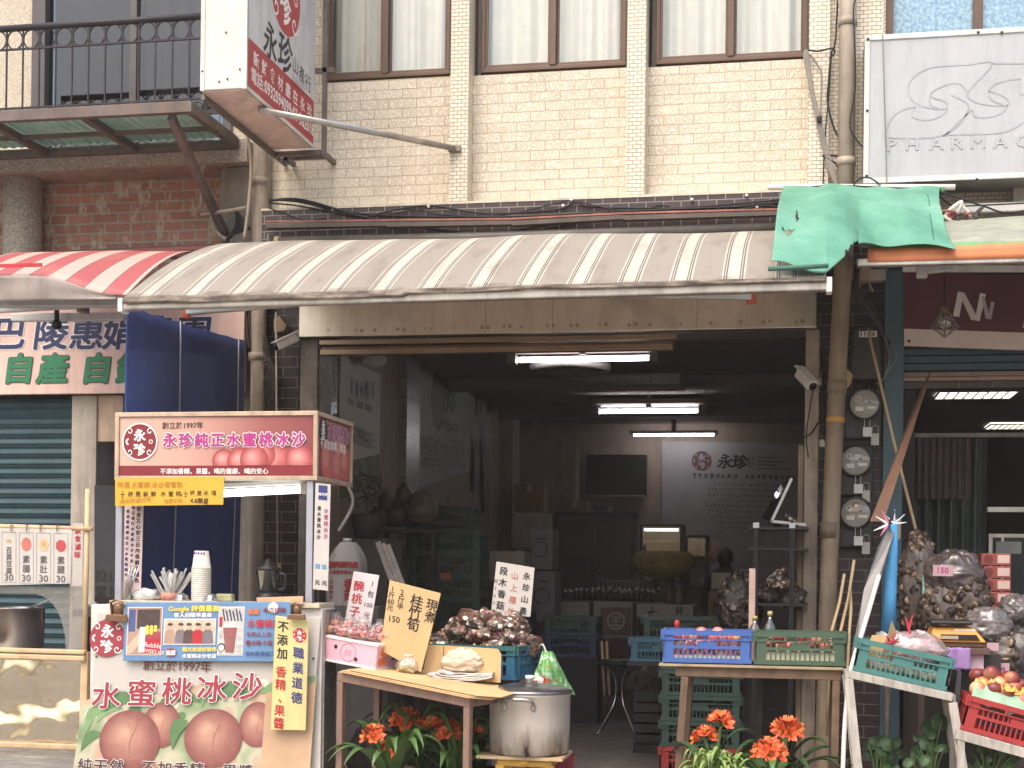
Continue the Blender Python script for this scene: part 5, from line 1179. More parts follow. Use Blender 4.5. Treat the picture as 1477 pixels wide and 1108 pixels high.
# ================= plastic crates =================
def crate_mesh(W,D,H,handle=True,slat=.028):
    """open slatted plastic crate, origin at bottom centre"""
    b=MB(); t=.012; cw=.068; r=.03
    hw,hd=W/2,D/2
    for side in range(4):
        L=W if side%2==0 else D; dist=hd if side%2==0 else hw
        a=side*PI/2; ca,sa=math.cos(a),math.sin(a)
        def bx(u0,u1,z0,z1,o0=0.0,o1=t):
            q=MB().box(u0,u1,-dist+o0,-dist+o1,z0,z1); b.add([V((v.x*ca-v.y*sa,v.x*sa+v.y*ca,v.z)) for v in q.v],q.f)
        h=L/2
        bx(-h,h,H-r,H,-.010,t) ; bx(-h,h,0,.028,-.002,t); bx(-h+.0,h,H-r-.03,H-r-.022,-.008,t)
        bx(-h,-h+cw,.028,H-r,0,t); bx(h-cw,h,.028,H-r,0,t)
        zm=H*.48
        bx(-h+cw,h-cw,zm-.009,zm+.009,-.002,t)
        gh=.06 if L>.45 else .045
        if handle:
            bx(-gh,gh,zm+.009,zm+.03+H*.04,0,t)
        n=int((L-2*cw)/slat); 
        for k in range(1,n):
            u=-h+cw+(L-2*cw)*k/n
            bx(u-.0042,u+.0042,.028,zm-.009,.002,t-.002)
            if abs(u)>gh+.004 or not handle: bx(u-.0042,u+.0042,zm+.009,H-r-.03,.002,t-.002)
        for u in (-h*.33,h*.33,-h+.002,h-.012): bx(u,u+.01,H-r-.03,H,-.014,0)
    b.box(-hw+t,hw-t,-hd+t,hd-t,.006,.014)
    return b
CRATE={}
def crate(name,label,loc,rz,col,W=.56,D=.38,H=.2,group=None,tilt=None,cat='crate'):
    key=(W,D,H)
    if key not in CRATE: 
        o=crate_mesh(W,D,H).build('crate',col); CRATE[key]=o.data; bpy.data.objects.remove(o)
    me=CRATE[key].copy() if CRATE[key].materials[0]!=col else CRATE[key]
    me.materials.clear(); me.materials.append(col); 
    if CRATE[key].materials and CRATE[key].materials[0]==col: pass
    ob=bpy.data.objects.new(name,me); COL.objects.link(ob); ob.location=loc; ob.rotation_euler=tilt if tilt else (0,0,rz)
    return tag(ob,label,cat,group)
def pl(name,r,g,b_): return M('plastic_'+name,C(r,g,b_),.42,var=.1,bp=.05,dirt=.3,dcol=C(80,74,66),spec=.45)
BLUE=pl('blue',58,98,176); GREEN=pl('green',66,92,70); TEAL=pl('teal',62,122,118); RED=pl('red',176,44,44); DGREEN=pl('deep_green',48,74,66); DBLUE=pl('deep_blue',46,90,132); NBLUE=pl('navy_blue',46,56,110); STEELB=pl('steel_blue',64,110,132)
# ================= fruit =================
def fruitmat(name,a,b_,c_,scale=3.2):
    m,n,l,bb,o=nodes(name); vec=coord(n,l); f=noi(n,l,vec,scale/.05*.1,3,.5)
    l.new(ramp(n,l,f,[(.38,a),(.52,b_),(.66,c_)]),bb.inputs['Base Color']); bb.inputs['Roughness'].default_value=.38; bb.inputs['Subsurface Weight'].default_value=.0
    return m
FR_PEACH=fruitmat('peach_skin',C(196,84,78),C(218,132,96),C(232,184,120)); FR_PLUM=fruitmat('plum_skin',C(150,40,48),C(196,62,56),C(236,170,96)); FR_TOM=fruitmat('peach_red',C(112,36,36),C(156,62,52),C(186,140,96)); FR_PINK=fruitmat('pink_plum',C(204,92,96),C(220,128,124),C(226,160,140))
def fruit_mesh(r,m):
    b=MB(); vs=[];fs=[];nu,nv=20,12
    for j in range(nv+1):
        t=PI*j/nv
        for i in range(nu):
            a=2*PI*i/nu; dent=1-.10*math.exp(-((math.cos(t)-1)/.12)**2)
            crease=1-.05*math.exp(-(a-PI)**2/.05)*math.sin(t)
            vs.append(V((r*math.sin(t)*math.cos(a)*crease,r*math.sin(t)*math.sin(a)*crease,r*.94*math.cos(t)*dent)))
    for j in range(nv):
        for i in range(nu): fs.append((j*nu+i,(j+1)*nu+i,(j+1)*nu+(i+1)%nu,j*nu+(i+1)%nu))
    b.add(vs,fs,True); o=b.build('fruit',m); me=o.data; bpy.data.objects.remove(o); return me
FM={}
def fruit(name,label,group,loc,r,m,cat='fruit',rv=rnd):
    k=m.name
    if k not in FM: FM[k]=fruit_mesh(.035,m)
    ob=bpy.data.objects.new(name,FM[k]); COL.objects.link(ob); ob.location=loc; ob.scale=(r/.035,)*3; ob.rotation_euler=(rv.uniform(-.6,.6),rv.uniform(-.6,.6),rv.uniform(0,6.28))
    return tag(ob,label,cat,group)
# crumpled clear plastic bag
BAG=glassy('poly_bag',(.97,.97,.97,1),.045,.14,.9,26,diff=.05,dcol=C(236,230,230))
def bag_mesh(r,nk=.25,seed=0,sq=.75,tie=None):
    b=MB(); vs=[];fs=[];nu,nv=30,16
    for j in range(nv+1):
        v=j/nv
        for i in range(nu):
            a=2*PI*i/nu
            if v<.7: t=v/.7; rr=math.sin(min(1,t*1.15+.12)*PI*.86)**.6; z=t*r.z*.9
            else: t=(v-.7)/.3; rr=.34*max(0,1-t)**1.2+.10+.25*max(0,t-.55); z=r.z*(.9+.45*t)
            w=1+.12*noise.noise(V((math.cos(a)*2.2+seed,math.sin(a)*2.2,v*3)))+ (.10*math.sin(a*9+seed*3+v*4)*min(1,v*2) if v>.3 else 0)
            vs.append(V((r.x*rr*w*math.cos(a),r.y*rr*w*math.sin(a),z+.05*r.z*noise.noise(V((a,v*4,seed))))))
    for j in range(nv):
        for i in range(nu): fs.append((j*nu+i,j*nu+(i+1)%nu,(j+1)*nu+(i+1)%nu,(j+1)*nu+i))
    return b.add(vs,fs,True)
# ================= left steel table =================
RUST=M('table_steel',C(150,116,100),.55,.35,var=.15,scale=7,bp=.15,dirt=.6,dcol=C(92,62,50))
yt=-2.55
A=P(487,968,yt-.18); Bq=P(668,1003,yt-.5)
tz=(A.z+Bq.z)/2; 
A=P(487,968,-2.98); 
Bq=P(668,1004,-3.22); TZ=A.z
du=(Bq-A); TL=du.length; du.normalize(); rzt=math.atan2(du.y,du.x); tlt=-math.asin(du.z)
dv=V((-math.sin(rzt),math.cos(rzt),0)); dn=du.cross(dv).normalized()
def onT(px,py,dh=0.0):
    """point of the sloping table top under a measured spot"""
    d=P(px,py,0)-EYE; o=A+dn*dh; return EYE+d*((o-EYE).dot(dn)/d.dot(dn))
tbl=thing('steel_table','brown painted steel frame table carrying plums and bamboo shoots beside the drinks cart','table',tuple(A),0)
tbl.rotation_euler=(0,tlt,rzt)
Dt=.46
def tp(u,v,z): return A+du*u+dv*v+dn*(z-TZ)
b=MB(); e=.045
b.box(0,TL+.05,-.0,e,-.06,-.004); b.box(0,TL+.05,Dt-e,Dt,-.06,-.004); b.box(0,e,e,Dt-e,-.06,-.004); b.box(TL+.05-e,TL+.05,e,Dt-e,-.06,-.004); b.build('top_frame',RUST,tbl,bev=.004)
MB().box(e,TL,.02,Dt-.02,-.02,-.003).build('tabletop',M('ply',C(150,120,94),.8,dirt=.4),tbl)
for (u,v) in ((0,.002),(TL+.008,.002),(0,Dt-e),(TL+.008,Dt-e)): hl=TZ+du.z*u-.062*dn.z; q=V((u+.021,v+.021,-.061)); MB().bar(q,q+V((-du.z,0,-dn.z))*hl,.042,.042,(0,1,0)).build('leg',RUST,tbl,bev=.004)
MB().box(.045,TL,Dt-.03,Dt-.01,-.6,-.57).build('stretcher',RUST,tbl)
# cardboard sheet on the table
cb=MB(); 
pts=[tp(.03,-.03,TZ),tp(TL*.55,-.04,TZ),tp(TL+.06,-.05,TZ),tp(TL+.16,.06,TZ),tp(TL+.1,.5,TZ),tp(.05,.5,TZ)]
for k in range(3): cb.prism([p+V((.012*k*(1 if k<2 else 2),.01*k,.0005+k*.006)) for p in pts],(0,0,.005))
tag(cb.build('cardboard_sheet',CARD,bev=.001),'flattened cardboard sheets covering the brown steel table','cardboard')
TT=TZ+.019
# pink carton
def inv_depth(px,py,z):  # point on the horizontal plane at height z
    d=P(px,py,0)-EYE; return EYE+d*((z-EYE.z)/d.z)
p0=onT(457,951,.019); p1=onT(541,967,.019); p2=onT(580,940,.019)
ax=(p1-p0); W=ax.length; rz=math.atan2(ax.y,ax.x); Dp=.30; 
hgt=PZ(541,930,p1.y)-p1.z
if hgt<.08: hgt=.12
pk=thing('pink_carton','pink fruit carton printed with a ringed emblem under the bagged plums','box',p0,rz)
pk.rotation_euler=(0,tlt,rz)
PINK=M('carton_pink',C(226,164,180),.5,var=.05,dirt=.1,dcol=C(200,160,160))
MB().box(0,W,0,Dp,0,hgt).build('carton',PINK,pk,bev=.004)
b=MB(); b.box(-.006,W+.006,-.006,Dp+.006,hgt-.012,hgt+.004); b.box(-.003,W+.003,-.003,Dp+.003,.0,.014); b.build('lid_edge',M('carton_white',C(232,216,214),.6,var=.04),pk,bev=.002)
b=MB(V((0,-.0001,0))); O=V((0,-.0012,0)); b.mat(0).disc(W*.52,hgt*.5,hgt*.36,O,AXX,AZZ,32,r0=hgt*.345); b.disc(W*.30,hgt*.64,hgt*.085,O,AXX,AZZ,14); b.disc(W*.66,hgt*.28,hgt*.085,O,AXX,AZZ,14); b.mat(1).text('川',W*.46,hgt*.36,hgt*.3,O,bold=.04)
b.build('print',[I_BLK,M('print_rose',C(206,120,140),.6,bp=0)],pk)
b=MB(V((.0001,0,0))); O=V((W+.0012,0,0)); b.mat(0).disc(Dp*.22,hgt*.68,hgt*.17,O,AY,AZZ,14); b.disc(Dp*.3,hgt*.36,hgt*.18,O,AY,AZZ,14); b.disc(Dp*.16,hgt*.3,hgt*.16,O,AY,AZZ,14); b.mat(1).text('新鮮水果',Dp*.62,hgt*.66,hgt*.22,O,AY,AZZ,bold=.03,sxx=.6); b.text('產地直送',Dp*.62,hgt*.36,hgt*.22,O,AY,AZZ,bold=.03,sxx=.6); b.build('print',[I_ORG,I_NAVY],pk)
# bagged plums on the carton
rv=random.Random(21); ca,sa=math.cos(rz),math.sin(rz)
def pkp(u,v,z): return V((p0.x+u*ca-v*sa,p0.y+u*sa+v*ca,p0.z+z-u*math.sin(tlt)))
ordn=['leftmost','second','third','rightmost']
for k,(u,v) in enumerate(((.13,.13),(.38,.12),(.64,.10),(.88,.14))):
    c=pkp(W*u,v,hgt+.005); sgn=['at the left end of','left of centre on','right of centre on','at the right end of'][k]
    o=bag_mesh(V((.112,.115,.105)),seed=k*3.1).build('plum_bag',BAG,loc=c,rz=rv.uniform(0,6)); tag(o,'clear bag of red plums '+sgn+' the pink carton','bag')
    for q in range(7):
        a=q*2*PI/6; rr=.062 if q<6 else 0; 
        fruit('plum','red and yellow plum inside a clear bag on the pink carton','plums in clear bags on the pink carton',c+V((rr*math.cos(a),rr*math.sin(a)*1.1,.032+(.04 if q==6 else 0)+rv.uniform(0,.008))),.033+rv.uniform(-.002,.003),FR_PLUM if rv.random()<.6 else FR_PEACH,'plum',rv)
# white placard
yq=p0.y+.18
t,O,ax,az,n_,W2,H2=board('white_placard','tilted white placard with red handwriting priced 100 behind the bagged plums','placard',(510,824),(547,830),(492,922),yq,M('placard_white',C(222,206,206),.6,var=.04,dirt=.1),.006,.002,'card',br=(531,925))
b=MB()
for i,ch in enumerate('醃桃子'): b.mat(0).text(ch,W2*.33,-H2*(.26+.185*i),W2*.42,O,ax,az,align='C',bold=.02,jit=.08)
b.text('自炒‧好吃',W2*.04,-H2*.93,W2*.2,O,ax,az,bold=.02,jit=.05)
for i,ch in enumerate(('1','包','100','元')): b.mat(1).text(ch,W2*.80,-H2*(.17+.155*i),W2*(.26 if i!=2 else .24),O,ax,az,align='C',bold=.005,jit=.1)
b.build('lettering',[I_RED,I_BLK],t,w=True)
# cardboard sign
t,O,ax,az,n_,W2,H2=board('cardboard_sign','brown cardboard sign with black handwriting for bamboo shoots leaning on the table','placard',(562,837),(636,856),(548,938),yq-.22,CARD,.006,.002,'card',br=(607,970))
b=MB(); 
def put(ch,fx,fz,s,**k): b.text(ch,W2*fx,-H2*fz,s,O,ax,az,align='C',jit=.08,bold=.012,**k)
S_=.085
for i,ch in enumerate('現煮'): put(ch,.86,.26+.17*i,S_*.9)
for i,ch in enumerate('桂竹筍'): put(ch,.56,.27+.165*i,S_)
for i,ch in enumerate('2斤半'): put(ch,.27,.16+.1*i,S_*.55)
for i,ch in enumerate(('1','斤','60','元')): put(ch,.08,.14+.09*i,S_*.5)
put('150',.2,.56,S_*.62)
b.build('lettering',[I_BLK],t,w=True)
# bag of bamboo shoots
c=onT(588,972,.019); 
o=bag_mesh(V((.082,.075,.13)),seed=8.2).build('shoot_bag',glassy('bag_milky',(.9,.88,.82,1),.12,.15,.9,26,diff=.3,dcol=C(232,222,190)),loc=c+V((.0,.04,.0)),rz=.6); tag(o,'clear bag of pale peeled bamboo shoots in front of the cardboard sign','bag')
b=MB(); rv=random.Random(5)
for k in range(22):
    q=V((rv.uniform(-.045,.045),rv.uniform(-.04,.04),rv.uniform(.02,.085))); d=V((rv.uniform(-1,1),rv.uniform(-1,1),rv.uniform(-.5,.8))).normalized()*.035; b.tube([q-d,q,q+d],[.011,.012,.006],7)
tag(b.build('bamboo_shoots',M('shoot_cream',C(222,206,150),.6,var=.12,scale=20),loc=c+V((0,.04,0))),'heap of pale yellow bamboo shoots inside the clear bag by the cardboard sign','bamboo shoots')
# folded cardboard tray and papers
c0=onT(612,975,.019); c1=onT(722,985,.019)
t=thing('cardboard_tray','open tan cardboard box side standing behind the stacked newspapers','box',c0)
ya=c0.y+.06
MB().prism([P(617,930,ya),P(640,931,ya+.02),P(637,982,ya+.02),P(609,975,ya)],(0,.004,0)).build('flap',CARD,t,w=True)
MB().prism([P(641,931,ya+.02),P(718,936,ya-.02),P(723,944,ya-.02),P(722,985,ya-.02),P(638,980,ya+.02)],(0,.006,0)).build('side_panel',CARD,t,w=True)
c=onT(668,981,.019)
np=thing('newspaper_stack','stack of folded white newspapers lying on the table corner','newspapers',c)
rv=random.Random(9)
for k in range(5):
    def fnp(u,v,k=k): return V(((u-.5)*(.40-.02*k)+.01*k,(v-.5)*.2+.006*k,.006+.009*k+(.035-.004*k)*(2*u-1)**4*(1 if u<.5 else .7)+.008*noise.noise(V((u*4,v*3,k)))))
    MB().grid(fnp,20,8).build('newspaper',PAPER if k%2 else M('newsprint',C(196,188,182),.8,var=.12,scale=30,bp=0),np,thick=.006)
pb=sackmesh((.13,.06,.07),3,amp=.22,pinch=.2); 
for v in pb.v: v.z+=.11
pb.build('crumpled_paper',M('paper_tan',C(206,186,158),.7,var=.08,bp=.5,bs=40),np)
# big blue and green crate with mushroom packs
cz=TZ+.02
pa=P(716,985,-2.75); 
BG,n,l,bb,o=nodes('blue_green_plastic'); sx=n.new('ShaderNodeSeparateXYZ'); l.new(coord(n,l),sx.inputs[0]); c=ramp(n,l,noi(n,l,coord(n,l,(2,2,6)),1.2,4),[(.42,C(40,98,96)),(.56,C(40,96,136))]); l.new(c,bb.inputs['Base Color']); bb.inputs['Roughness'].default_value=.45
ck=onT(722,985,.03)
CX_,CY_=P(700,950,-2.25).x,-2.2
cr=crate('mushroom_crate','teal and blue plastic crate heaped with dark dried mushroom packs','',0,BG,.78,.44,.24) if 0 else None
rzc=-.22
cen=V((P(690,950,-2.3).x,-2.28,PZ(722,980,-2.5)))
cr=crate('mushroom_crate','long teal and blue plastic crate heaped with dark packs of dried mushrooms',cen,rzc,BG,.70,.42,.21)
# its stand: a second table behind
MB_=MB(); 
tb2=thing('back_trestle','low dark trestle table supporting the teal crate of mushroom packs','table',(cen.x,cen.y,0))
MB().box(cen.x-.42,cen.x+.40,cen.y-.22,cen.y+.24,cen.z-.04,cen.z-.002).build('tabletop',M('trestle_wood',C(96,80,70),.8,dirt=.4),tb2,w=True)
for sx_ in (-.38,.34):
    for sy_ in (-.18,.18): MB().box(cen.x+sx_,cen.x+sx_+.04,cen.y+sy_,cen.y+sy_+.04,0,cen.z-.041).build('leg',M('trestle_leg',C(70,60,56),.7),tb2,w=True)
PACK=mottled('mushroom_pack',[(0,C(96,68,54)),(.2,C(60,42,36)),(.4,C(132,94,72)),(.58,C(140,58,58)),(.68,C(70,48,40)),(.8,C(176,146,122)),(.9,C(92,64,54)),(.94,C(224,212,200))],42,.4,.8,coat=.9)
PACKD=mottled('dark_pack',[(0,C(50,36,30)),(.3,C(36,26,24)),(.55,C(82,58,44)),(.8,C(58,42,36)),(.93,C(150,126,104))],40,.4,.8,coat=.9)
def packmesh(seed,sx=.13,sy=.10,sz=.05):
    def f(u,v):
        a=u*2*PI; t=PI*v; e=.55
        cx=math.copysign(abs(math.cos(a))**e,math.cos(a)); sy_=math.copysign(abs(math.sin(a))**e,math.sin(a)); st=max(0,math.sin(t))**.6
        q=1+.22*noise.noise(V((cx*2.2+seed,sy_*2.2,math.cos(t)*2)))+.10*noise.noise(V((cx*6,sy_*6+seed,math.cos(t)*5)))
        return V((sx*cx*st*q,sy*sy_*st*q,sz*math.cos(t)*q))
    return MB().grid(f,26,12)
PKS=[]
for k in range(4):
    o=packmesh(k*5.7).build('mushroom_pack',PACK); PKS.append(o.data); bpy.data.objects.remove(o)
PKD=[]
for k in range(3):
    o=packmesh(k*5.7+2).build('mushroom_pack',PACKD); PKD.append(o.data); bpy.data.objects.remove(o)
def pack(loc,rot,label,group,s=1,dark=False,rv=rnd):
    ob=bpy.data.objects.new('mushroom_pack',rv.choice(PKD if dark else PKS)); COL.objects.link(ob); ob.location=loc; ob.rotation_euler=rot; ob.scale=(s,s,s); return tag(ob,label,'mushroom pack',group)
rv=random.Random(31); ca,sa=math.cos(rzc),math.sin(rzc)
for k in range(40):
    lv=k//14; u=rv.uniform(-.24+.05*lv,.30-.04*lv); v=rv.uniform(-.10,.16); 
    z=.17+.06*lv+.07*max(0,1-((u-.08)/.3)**2)
    pack(cen+V((u*ca-v*sa,u*sa+v*ca,z)),(rv.uniform(-.5,.5),rv.uniform(-.5,.5),rv.uniform(0,6)),'glossy plastic pack of brown dried mushrooms heaped in the long teal crate','mushroom packs heaped in the teal crate',rv.uniform(.8,1.05),rv=rv)
for k in range(7):
    u=rv.uniform(-.36,-.2); v=rv.uniform(-.06,.14); pack(cen+V((u*ca-v*sa,u*sa+v*ca,.17+.03*(k//3))),(rv.uniform(-.5,.5),rv.uniform(-.5,.5),rv.uniform(0,6)),'dark glossy pack of dried mushrooms at the left end of the teal crate','dark packs at the left end of the teal crate',.85,True,rv)
for u,m in ((-.22,FR_PEACH),(.02,FR_TOM),(.10,FR_PEACH),(.18,FR_TOM)):
    v=-.165; fruit('peach','peach in a yellow wrapper at the front edge of the teal crate','peaches at the front edge of the teal crate',cen+V((u*ca-v*sa,u*sa+v*ca,.17)),.034,m,'peach')
b=MB()
for u in (-.255,.05,.135): 
    v=-.17; q=cen+V((u*ca-v*sa,u*sa+v*ca,.165)); b.add([q,q+V((.03,0,.01)),q+V((.035,.01,.05)),q+V((.02,.005,.03)),q+V((-.01,.01,.055)),q+V((-.02,0,.02))],[(0,1,2,3),(0,3,4,5)])
tag(b.build('yellow_wrappers',M('wrap_yellow',C(222,186,80),.5),thick=.002),'yellow paper fruit wrappers sticking up at the edge of the teal crate','wrappers')
# white placard in the heap
t,O,ax,az,n_,W2,H2=board('mushroom_placard','white placard with black and red brush writing standing in the mushroom packs','placard',(716,810),(771,819),(708,885),cen.y+.12,PAPER,.006,.002,'card',br=(765,890))
b=MB(); hh=H2
for i,ch in enumerate('永珍山產行'): b.mat(0).text(ch,W2*.83,-hh*(.24+.22*i),W2*.2,O,ax,az,align='C',bold=.02,jit=.08)
for i,ch in enumerate('山上種的'): b.mat(1).text(ch,W2*.52,-hh*(.27+.23*i),W2*.2,O,ax,az,align='C',bold=.015,jit=.08)
for i,ch in enumerate('段木香菇'): b.mat(0).text(ch,W2*.22,-hh*(.22+.22*i),W2*.22,O,ax,az,align='C',bold=.025,jit=.08)
for i,ch in enumerate('包300'): b.mat(0).text(ch,W2*.05,-hh*(.4+.14*i),W2*.11,O,ax,az,align='C',jit=.1)
b.build('lettering',[I_BLK,ink('rust',190,110,90)],t,w=True)
MB().box(P(738,880,cen.y+.13).x-.01,P(738,880,cen.y+.13).x+.01,cen.y+.128,cen.y+.14,cen.z+.02,PZ(738,860,cen.y+.13)).build('stick',WOODP,t,w=True)
# green snack bag hanging at the crate corner
g0=P(790,940,-2.35)
def fgb(u,v):
    a=P(783,938,-2.3);c=P(797,940,-2.3);d=P(766,988,-2.45);e_=P(830,1003,-2.25)
    q=a.lerp(c,u).lerp(d.lerp(e_,u),v); q.z+=-.02*math.sin(u*PI)*v+.02*noise.noise(V((u*4,v*4,1))); q.y-=.10*math.sin(u*PI)*math.sin(min(1,v*1.1)*PI*.8)+.03*noise.noise(V((u*5,v*5,7))); return q
gm,n,l,bb,o=nodes('snack_bag_print'); vec=coord(n,l); c=ramp(n,l,noi(n,l,vec,11,2),[(.3,C(206,60,52)),(.36,C(120,180,96)),(.5,C(90,160,84)),(.62,C(190,214,176)),(.7,C(110,170,100))],False); l.new(c,bb.inputs['Base Color']); bb.inputs['Roughness'].default_value=.22; bb.inputs['Coat Weight'].default_value=.5; bump(n,l,bb,noi(n,l,vec,16,4,.7),.7,.02)
gb=thing('snack_bag','green foil bag with red print slung from the corner of the teal crate','bag',g0)
MB().grid(fgb,26,26).build('bag',gm,gb,w=True,thick=.003)
q=fgb(.12,.9); b=MB()
for k in range(14):
    rr=random.Random(k); b.mat(0 if k<11 else 1); b.box(q.x+rr.uniform(-.03,.09),q.x+rr.uniform(-.02,.10),q.y-.06-.004*k,q.y-.05-.004*k,q.z+rr.uniform(-.03,.07),q.z+rr.uniform(-.03,.07))
b.build('red_print',[M('foil_red',C(214,70,50),.3),I_WHT],gb,w=True)
MB().tube(smoothpts([P(776,932,-2.3),P(783,930,-2.3),P(788,942,-2.3)],5),.006,6).build('string',white_plast,gb,w=True)
# stock pot on a yellow stool
yp_=-2.7; px0_=PX(706,1050,yp_); px1_=PX(822,1050,yp_); rp_=(px1_-px0_)/2; pz0=PZ(764,1090,yp_-rp_*.6); pz1=PZ(764,998,yp_)
xpot=(px0_+px1_)/2
sp=thing('stock_pot','big dented aluminium stock pot with lid and side handles on a low stool','pot',(xpot,yp_,pz0))
potm,n,l,bb,o=nodes('pot_aluminium'); vec=coord(n,l,(1,1,1)); 
sepz=n.new('ShaderNodeSeparateXYZ'); l.new(vec,sepz.inputs[0])
st1=noi(n,l,coord(n,l,(5,5,1.2)),1.6,5,.7); lowz=n.new('ShaderNodeMapRange'); lowz.inputs[1].default_value=.0; lowz.inputs[2].default_value=.22; lowz.inputs[3].default_value=.22; lowz.inputs[4].default_value=-.15; l.new(sepz.outputs[2],lowz.inputs[0])
ad=n.new('ShaderNodeMath'); l.new(st1,ad.inputs[0]); l.new(lowz.outputs[0],ad.inputs[1])
c=ramp(n,l,ad.outputs[0],[(.5,C(206,194,182)),(.68,C(166,148,134)),(.8,C(64,48,40))]); l.new(c,bb.inputs['Base Color']); bb.inputs['Metallic'].default_value=.55; bb.inputs['Roughness'].default_value=.42; bump(n,l,bb,noi(n,l,vec,7,3),.15,.02)
hp=pz1-pz0
MB().lathe([(rp_*.9,0),(rp_*.97,.012),(rp_*.985,hp*.5),(rp_,hp-.02),(rp_*1.035,hp-.008),(rp_*1.035,hp),(rp_*.99,hp)],48,jit=.015).build('body',potm,sp)
MB().lathe([(rp_*1.05,hp+.001),(rp_*1.05,hp+.012),(rp_*.9,hp+.028),(rp_*.5,hp+.05),(.0,hp+.058)],48).build('lid',M('lid_steel',C(140,132,132),.28,.9,var=.12,scale=3),sp)
MB().lathe([(.022,hp+.055),(.018,hp+.075),(.03,hp+.08),(.03,hp+.1),(.0,hp+.102)],16).build('lid_knob',white_plast,sp)
def handle(a0):
    def c_(a,r,z): return V((r*math.cos(a),r*math.sin(a),z))
    b=MB(); w_=.36
    b.tube(smoothpts([c_(a0-w_,rp_*1.0,hp*.80),c_(a0-w_*.95,rp_*1.1,hp*.88),c_(a0-w_*.6,rp_*1.2,hp*.93),c_(a0+w_*.6,rp_*1.2,hp*.93),c_(a0+w_*.95,rp_*1.1,hp*.88),c_(a0+w_,rp_*1.0,hp*.80)],5),.011,8)
    for s_ in (-1,1): b.ball(c_(a0+s_*w_,rp_*1.01,hp*.80),(.018,.014,.026),10,7)
    b.build('handle',galv,sp)
handle(-PI/2-.1); handle(PI/2)
sto=thing('low_stool','low yellow plastic stool with a wooden board under the stock pot','stool',(xpot,yp_,0))
MB().box(-rp_*1.15,rp_*.95,-.2,.2,pz0-.022,pz0-.003).build('board',WOODP,sto)
YEL=pl('yellow',216,160,52); MB().lathe([(.16,pz0-.06),(.19,pz0-.05),(.185,pz0-.024),(.0,pz0-.023)],4,(.0,0,0)).build('seat',YEL,sto)
MB().box(-.17,.17,-.16,.16,pz0-.07,pz0-.0235).build('seat_rim',YEL,sto,bev=.015)
for sx_ in (-1,1):
    for sy_ in (-1,1): MB().bar((sx_*.15,sy_*.13,pz0-.06),(sx_*.17,sy_*.15,0),.05,.05).build('leg',YEL,sto)
bx=thing('pink_tin','crimson plastic tub beside the yellow stool under the stock pot','tub',(xpot+.16,yp_+.18,0))
MB().lathe([(.07,0),(.1,pz0-.03),(.105,pz0-.03),(.09,pz0-.05)],16).build('tub',pl('crimson',160,44,70),bx)
# ================= right table and its crates =================
yr_=-2.35
a=P(960,968,yr_); c=P(1214,957,yr_); TZr=PZ(1090,962,yr_)
rt=thing('rusty_table','rusty steel frame table carrying the blue and green fruit crates','table',(a.x,yr_,0))
RUST2=M('rust_steel',C(124,96,76),.7,.3,var=.3,scale=6,bp=.3,dirt=.8,dcol=C(80,66,48))
b=MB(); b.box(a.x+.06,c.x,yr_,yr_+.05,TZr-.07,TZr-.008); b.box(a.x+.06,c.x,yr_+.5,yr_+.55,TZr-.07,TZr-.008); b.box(a.x+.06,a.x+.11,yr_+.05,yr_+.5,TZr-.07,TZr-.008); b.box(c.x-.05,c.x,yr_+.05,yr_+.5,TZr-.07,TZr-.008); b.build('top_frame',RUST2,rt,w=True,bev=.004)
MB().box(a.x-.04,c.x+.01,yr_-.03,yr_+.56,TZr-.007,TZr+.008).build('tabletop',M('board_thin',C(168,146,112),.7,dirt=.5),rt,w=True,bev=.002)
for x in (a.x+.12,c.x-.03):
    for y in (yr_+.01,yr_+.5): MB().bar((x,y,TZr-.071),(x-(.05 if x<a.x+.3 else .01),y,0),.045,.045,(0,1,0)).build('leg',RUST2,rt,w=True,bev=.003)
ct=TZr+.012
b0=P(950,960,yr_); b1=P(1082,956,yr_); Wb=b1.x-b0.x
blc=crate('blue_fruit_crate','bright blue plastic crate of pink plums on the rusty table',(b0.x+Wb/2+.01,yr_+.19,ct+.004),.03,BLUE,round(Wb*.97,3),.36,.2)
g0_=P(1083,955,yr_); g1_=P(1219,950,yr_); Wg=g1_.x-g0_.x
grc=crate('green_fruit_crate','olive green plastic crate of peaches and plums on the rusty table',(g0_.x+Wg/2+.01,yr_+.19,ct+.004),.02,GREEN,round(Wg*.97,3),.36,.2)
rv=random.Random(17)
def fillcrate(loc,W,D,H,mats,n,label,group,r=.034,z0=.05,top=1):
    nx=int((W-.1)/(2*r)); ny=int((D-.06)/(2*r)); out=0
    for lv in range(top):
        for j in range(ny):
            for i in range(nx):
                if lv==top-1 and rv.random()>n: continue
                if 0<j<ny-1 and 0<lv<top-1: continue
                x=-W/2+.05+r+i*2*r+rv.uniform(-.004,.004)+(r if (j+lv)%2 else 0)*.6; y=-D/2+.03+r+j*2*r
                fruit('plum' ,label,group,V(loc)+V((x,y,z0+lv*r*1.55)),r*rv.uniform(.92,1.04),rv.choice(mats),'plum',rv); out+=1
fillcrate(blc.location,Wb*.97,.36,.2,[FR_PINK,FR_PINK,FR_PEACH],.35,'pink plum lying in the bright blue crate','plums in the bright blue crate',.034,.05,3)
fillcrate(grc.location,Wg*.97,.36,.2,[FR_PEACH,FR_PLUM,FR_TOM],.12,'red or yellow plum lying in the olive green crate','plums in the olive green crate',.034,.05,3)
for q in range(2): fruit('peach','pink peach riding high over the rim of the bright blue crate','peaches over the rim of the blue crate',blc.location+V((-.04+.10*q,-.05+.08*q,.185)),.037,FR_PINK,'peach',rv)
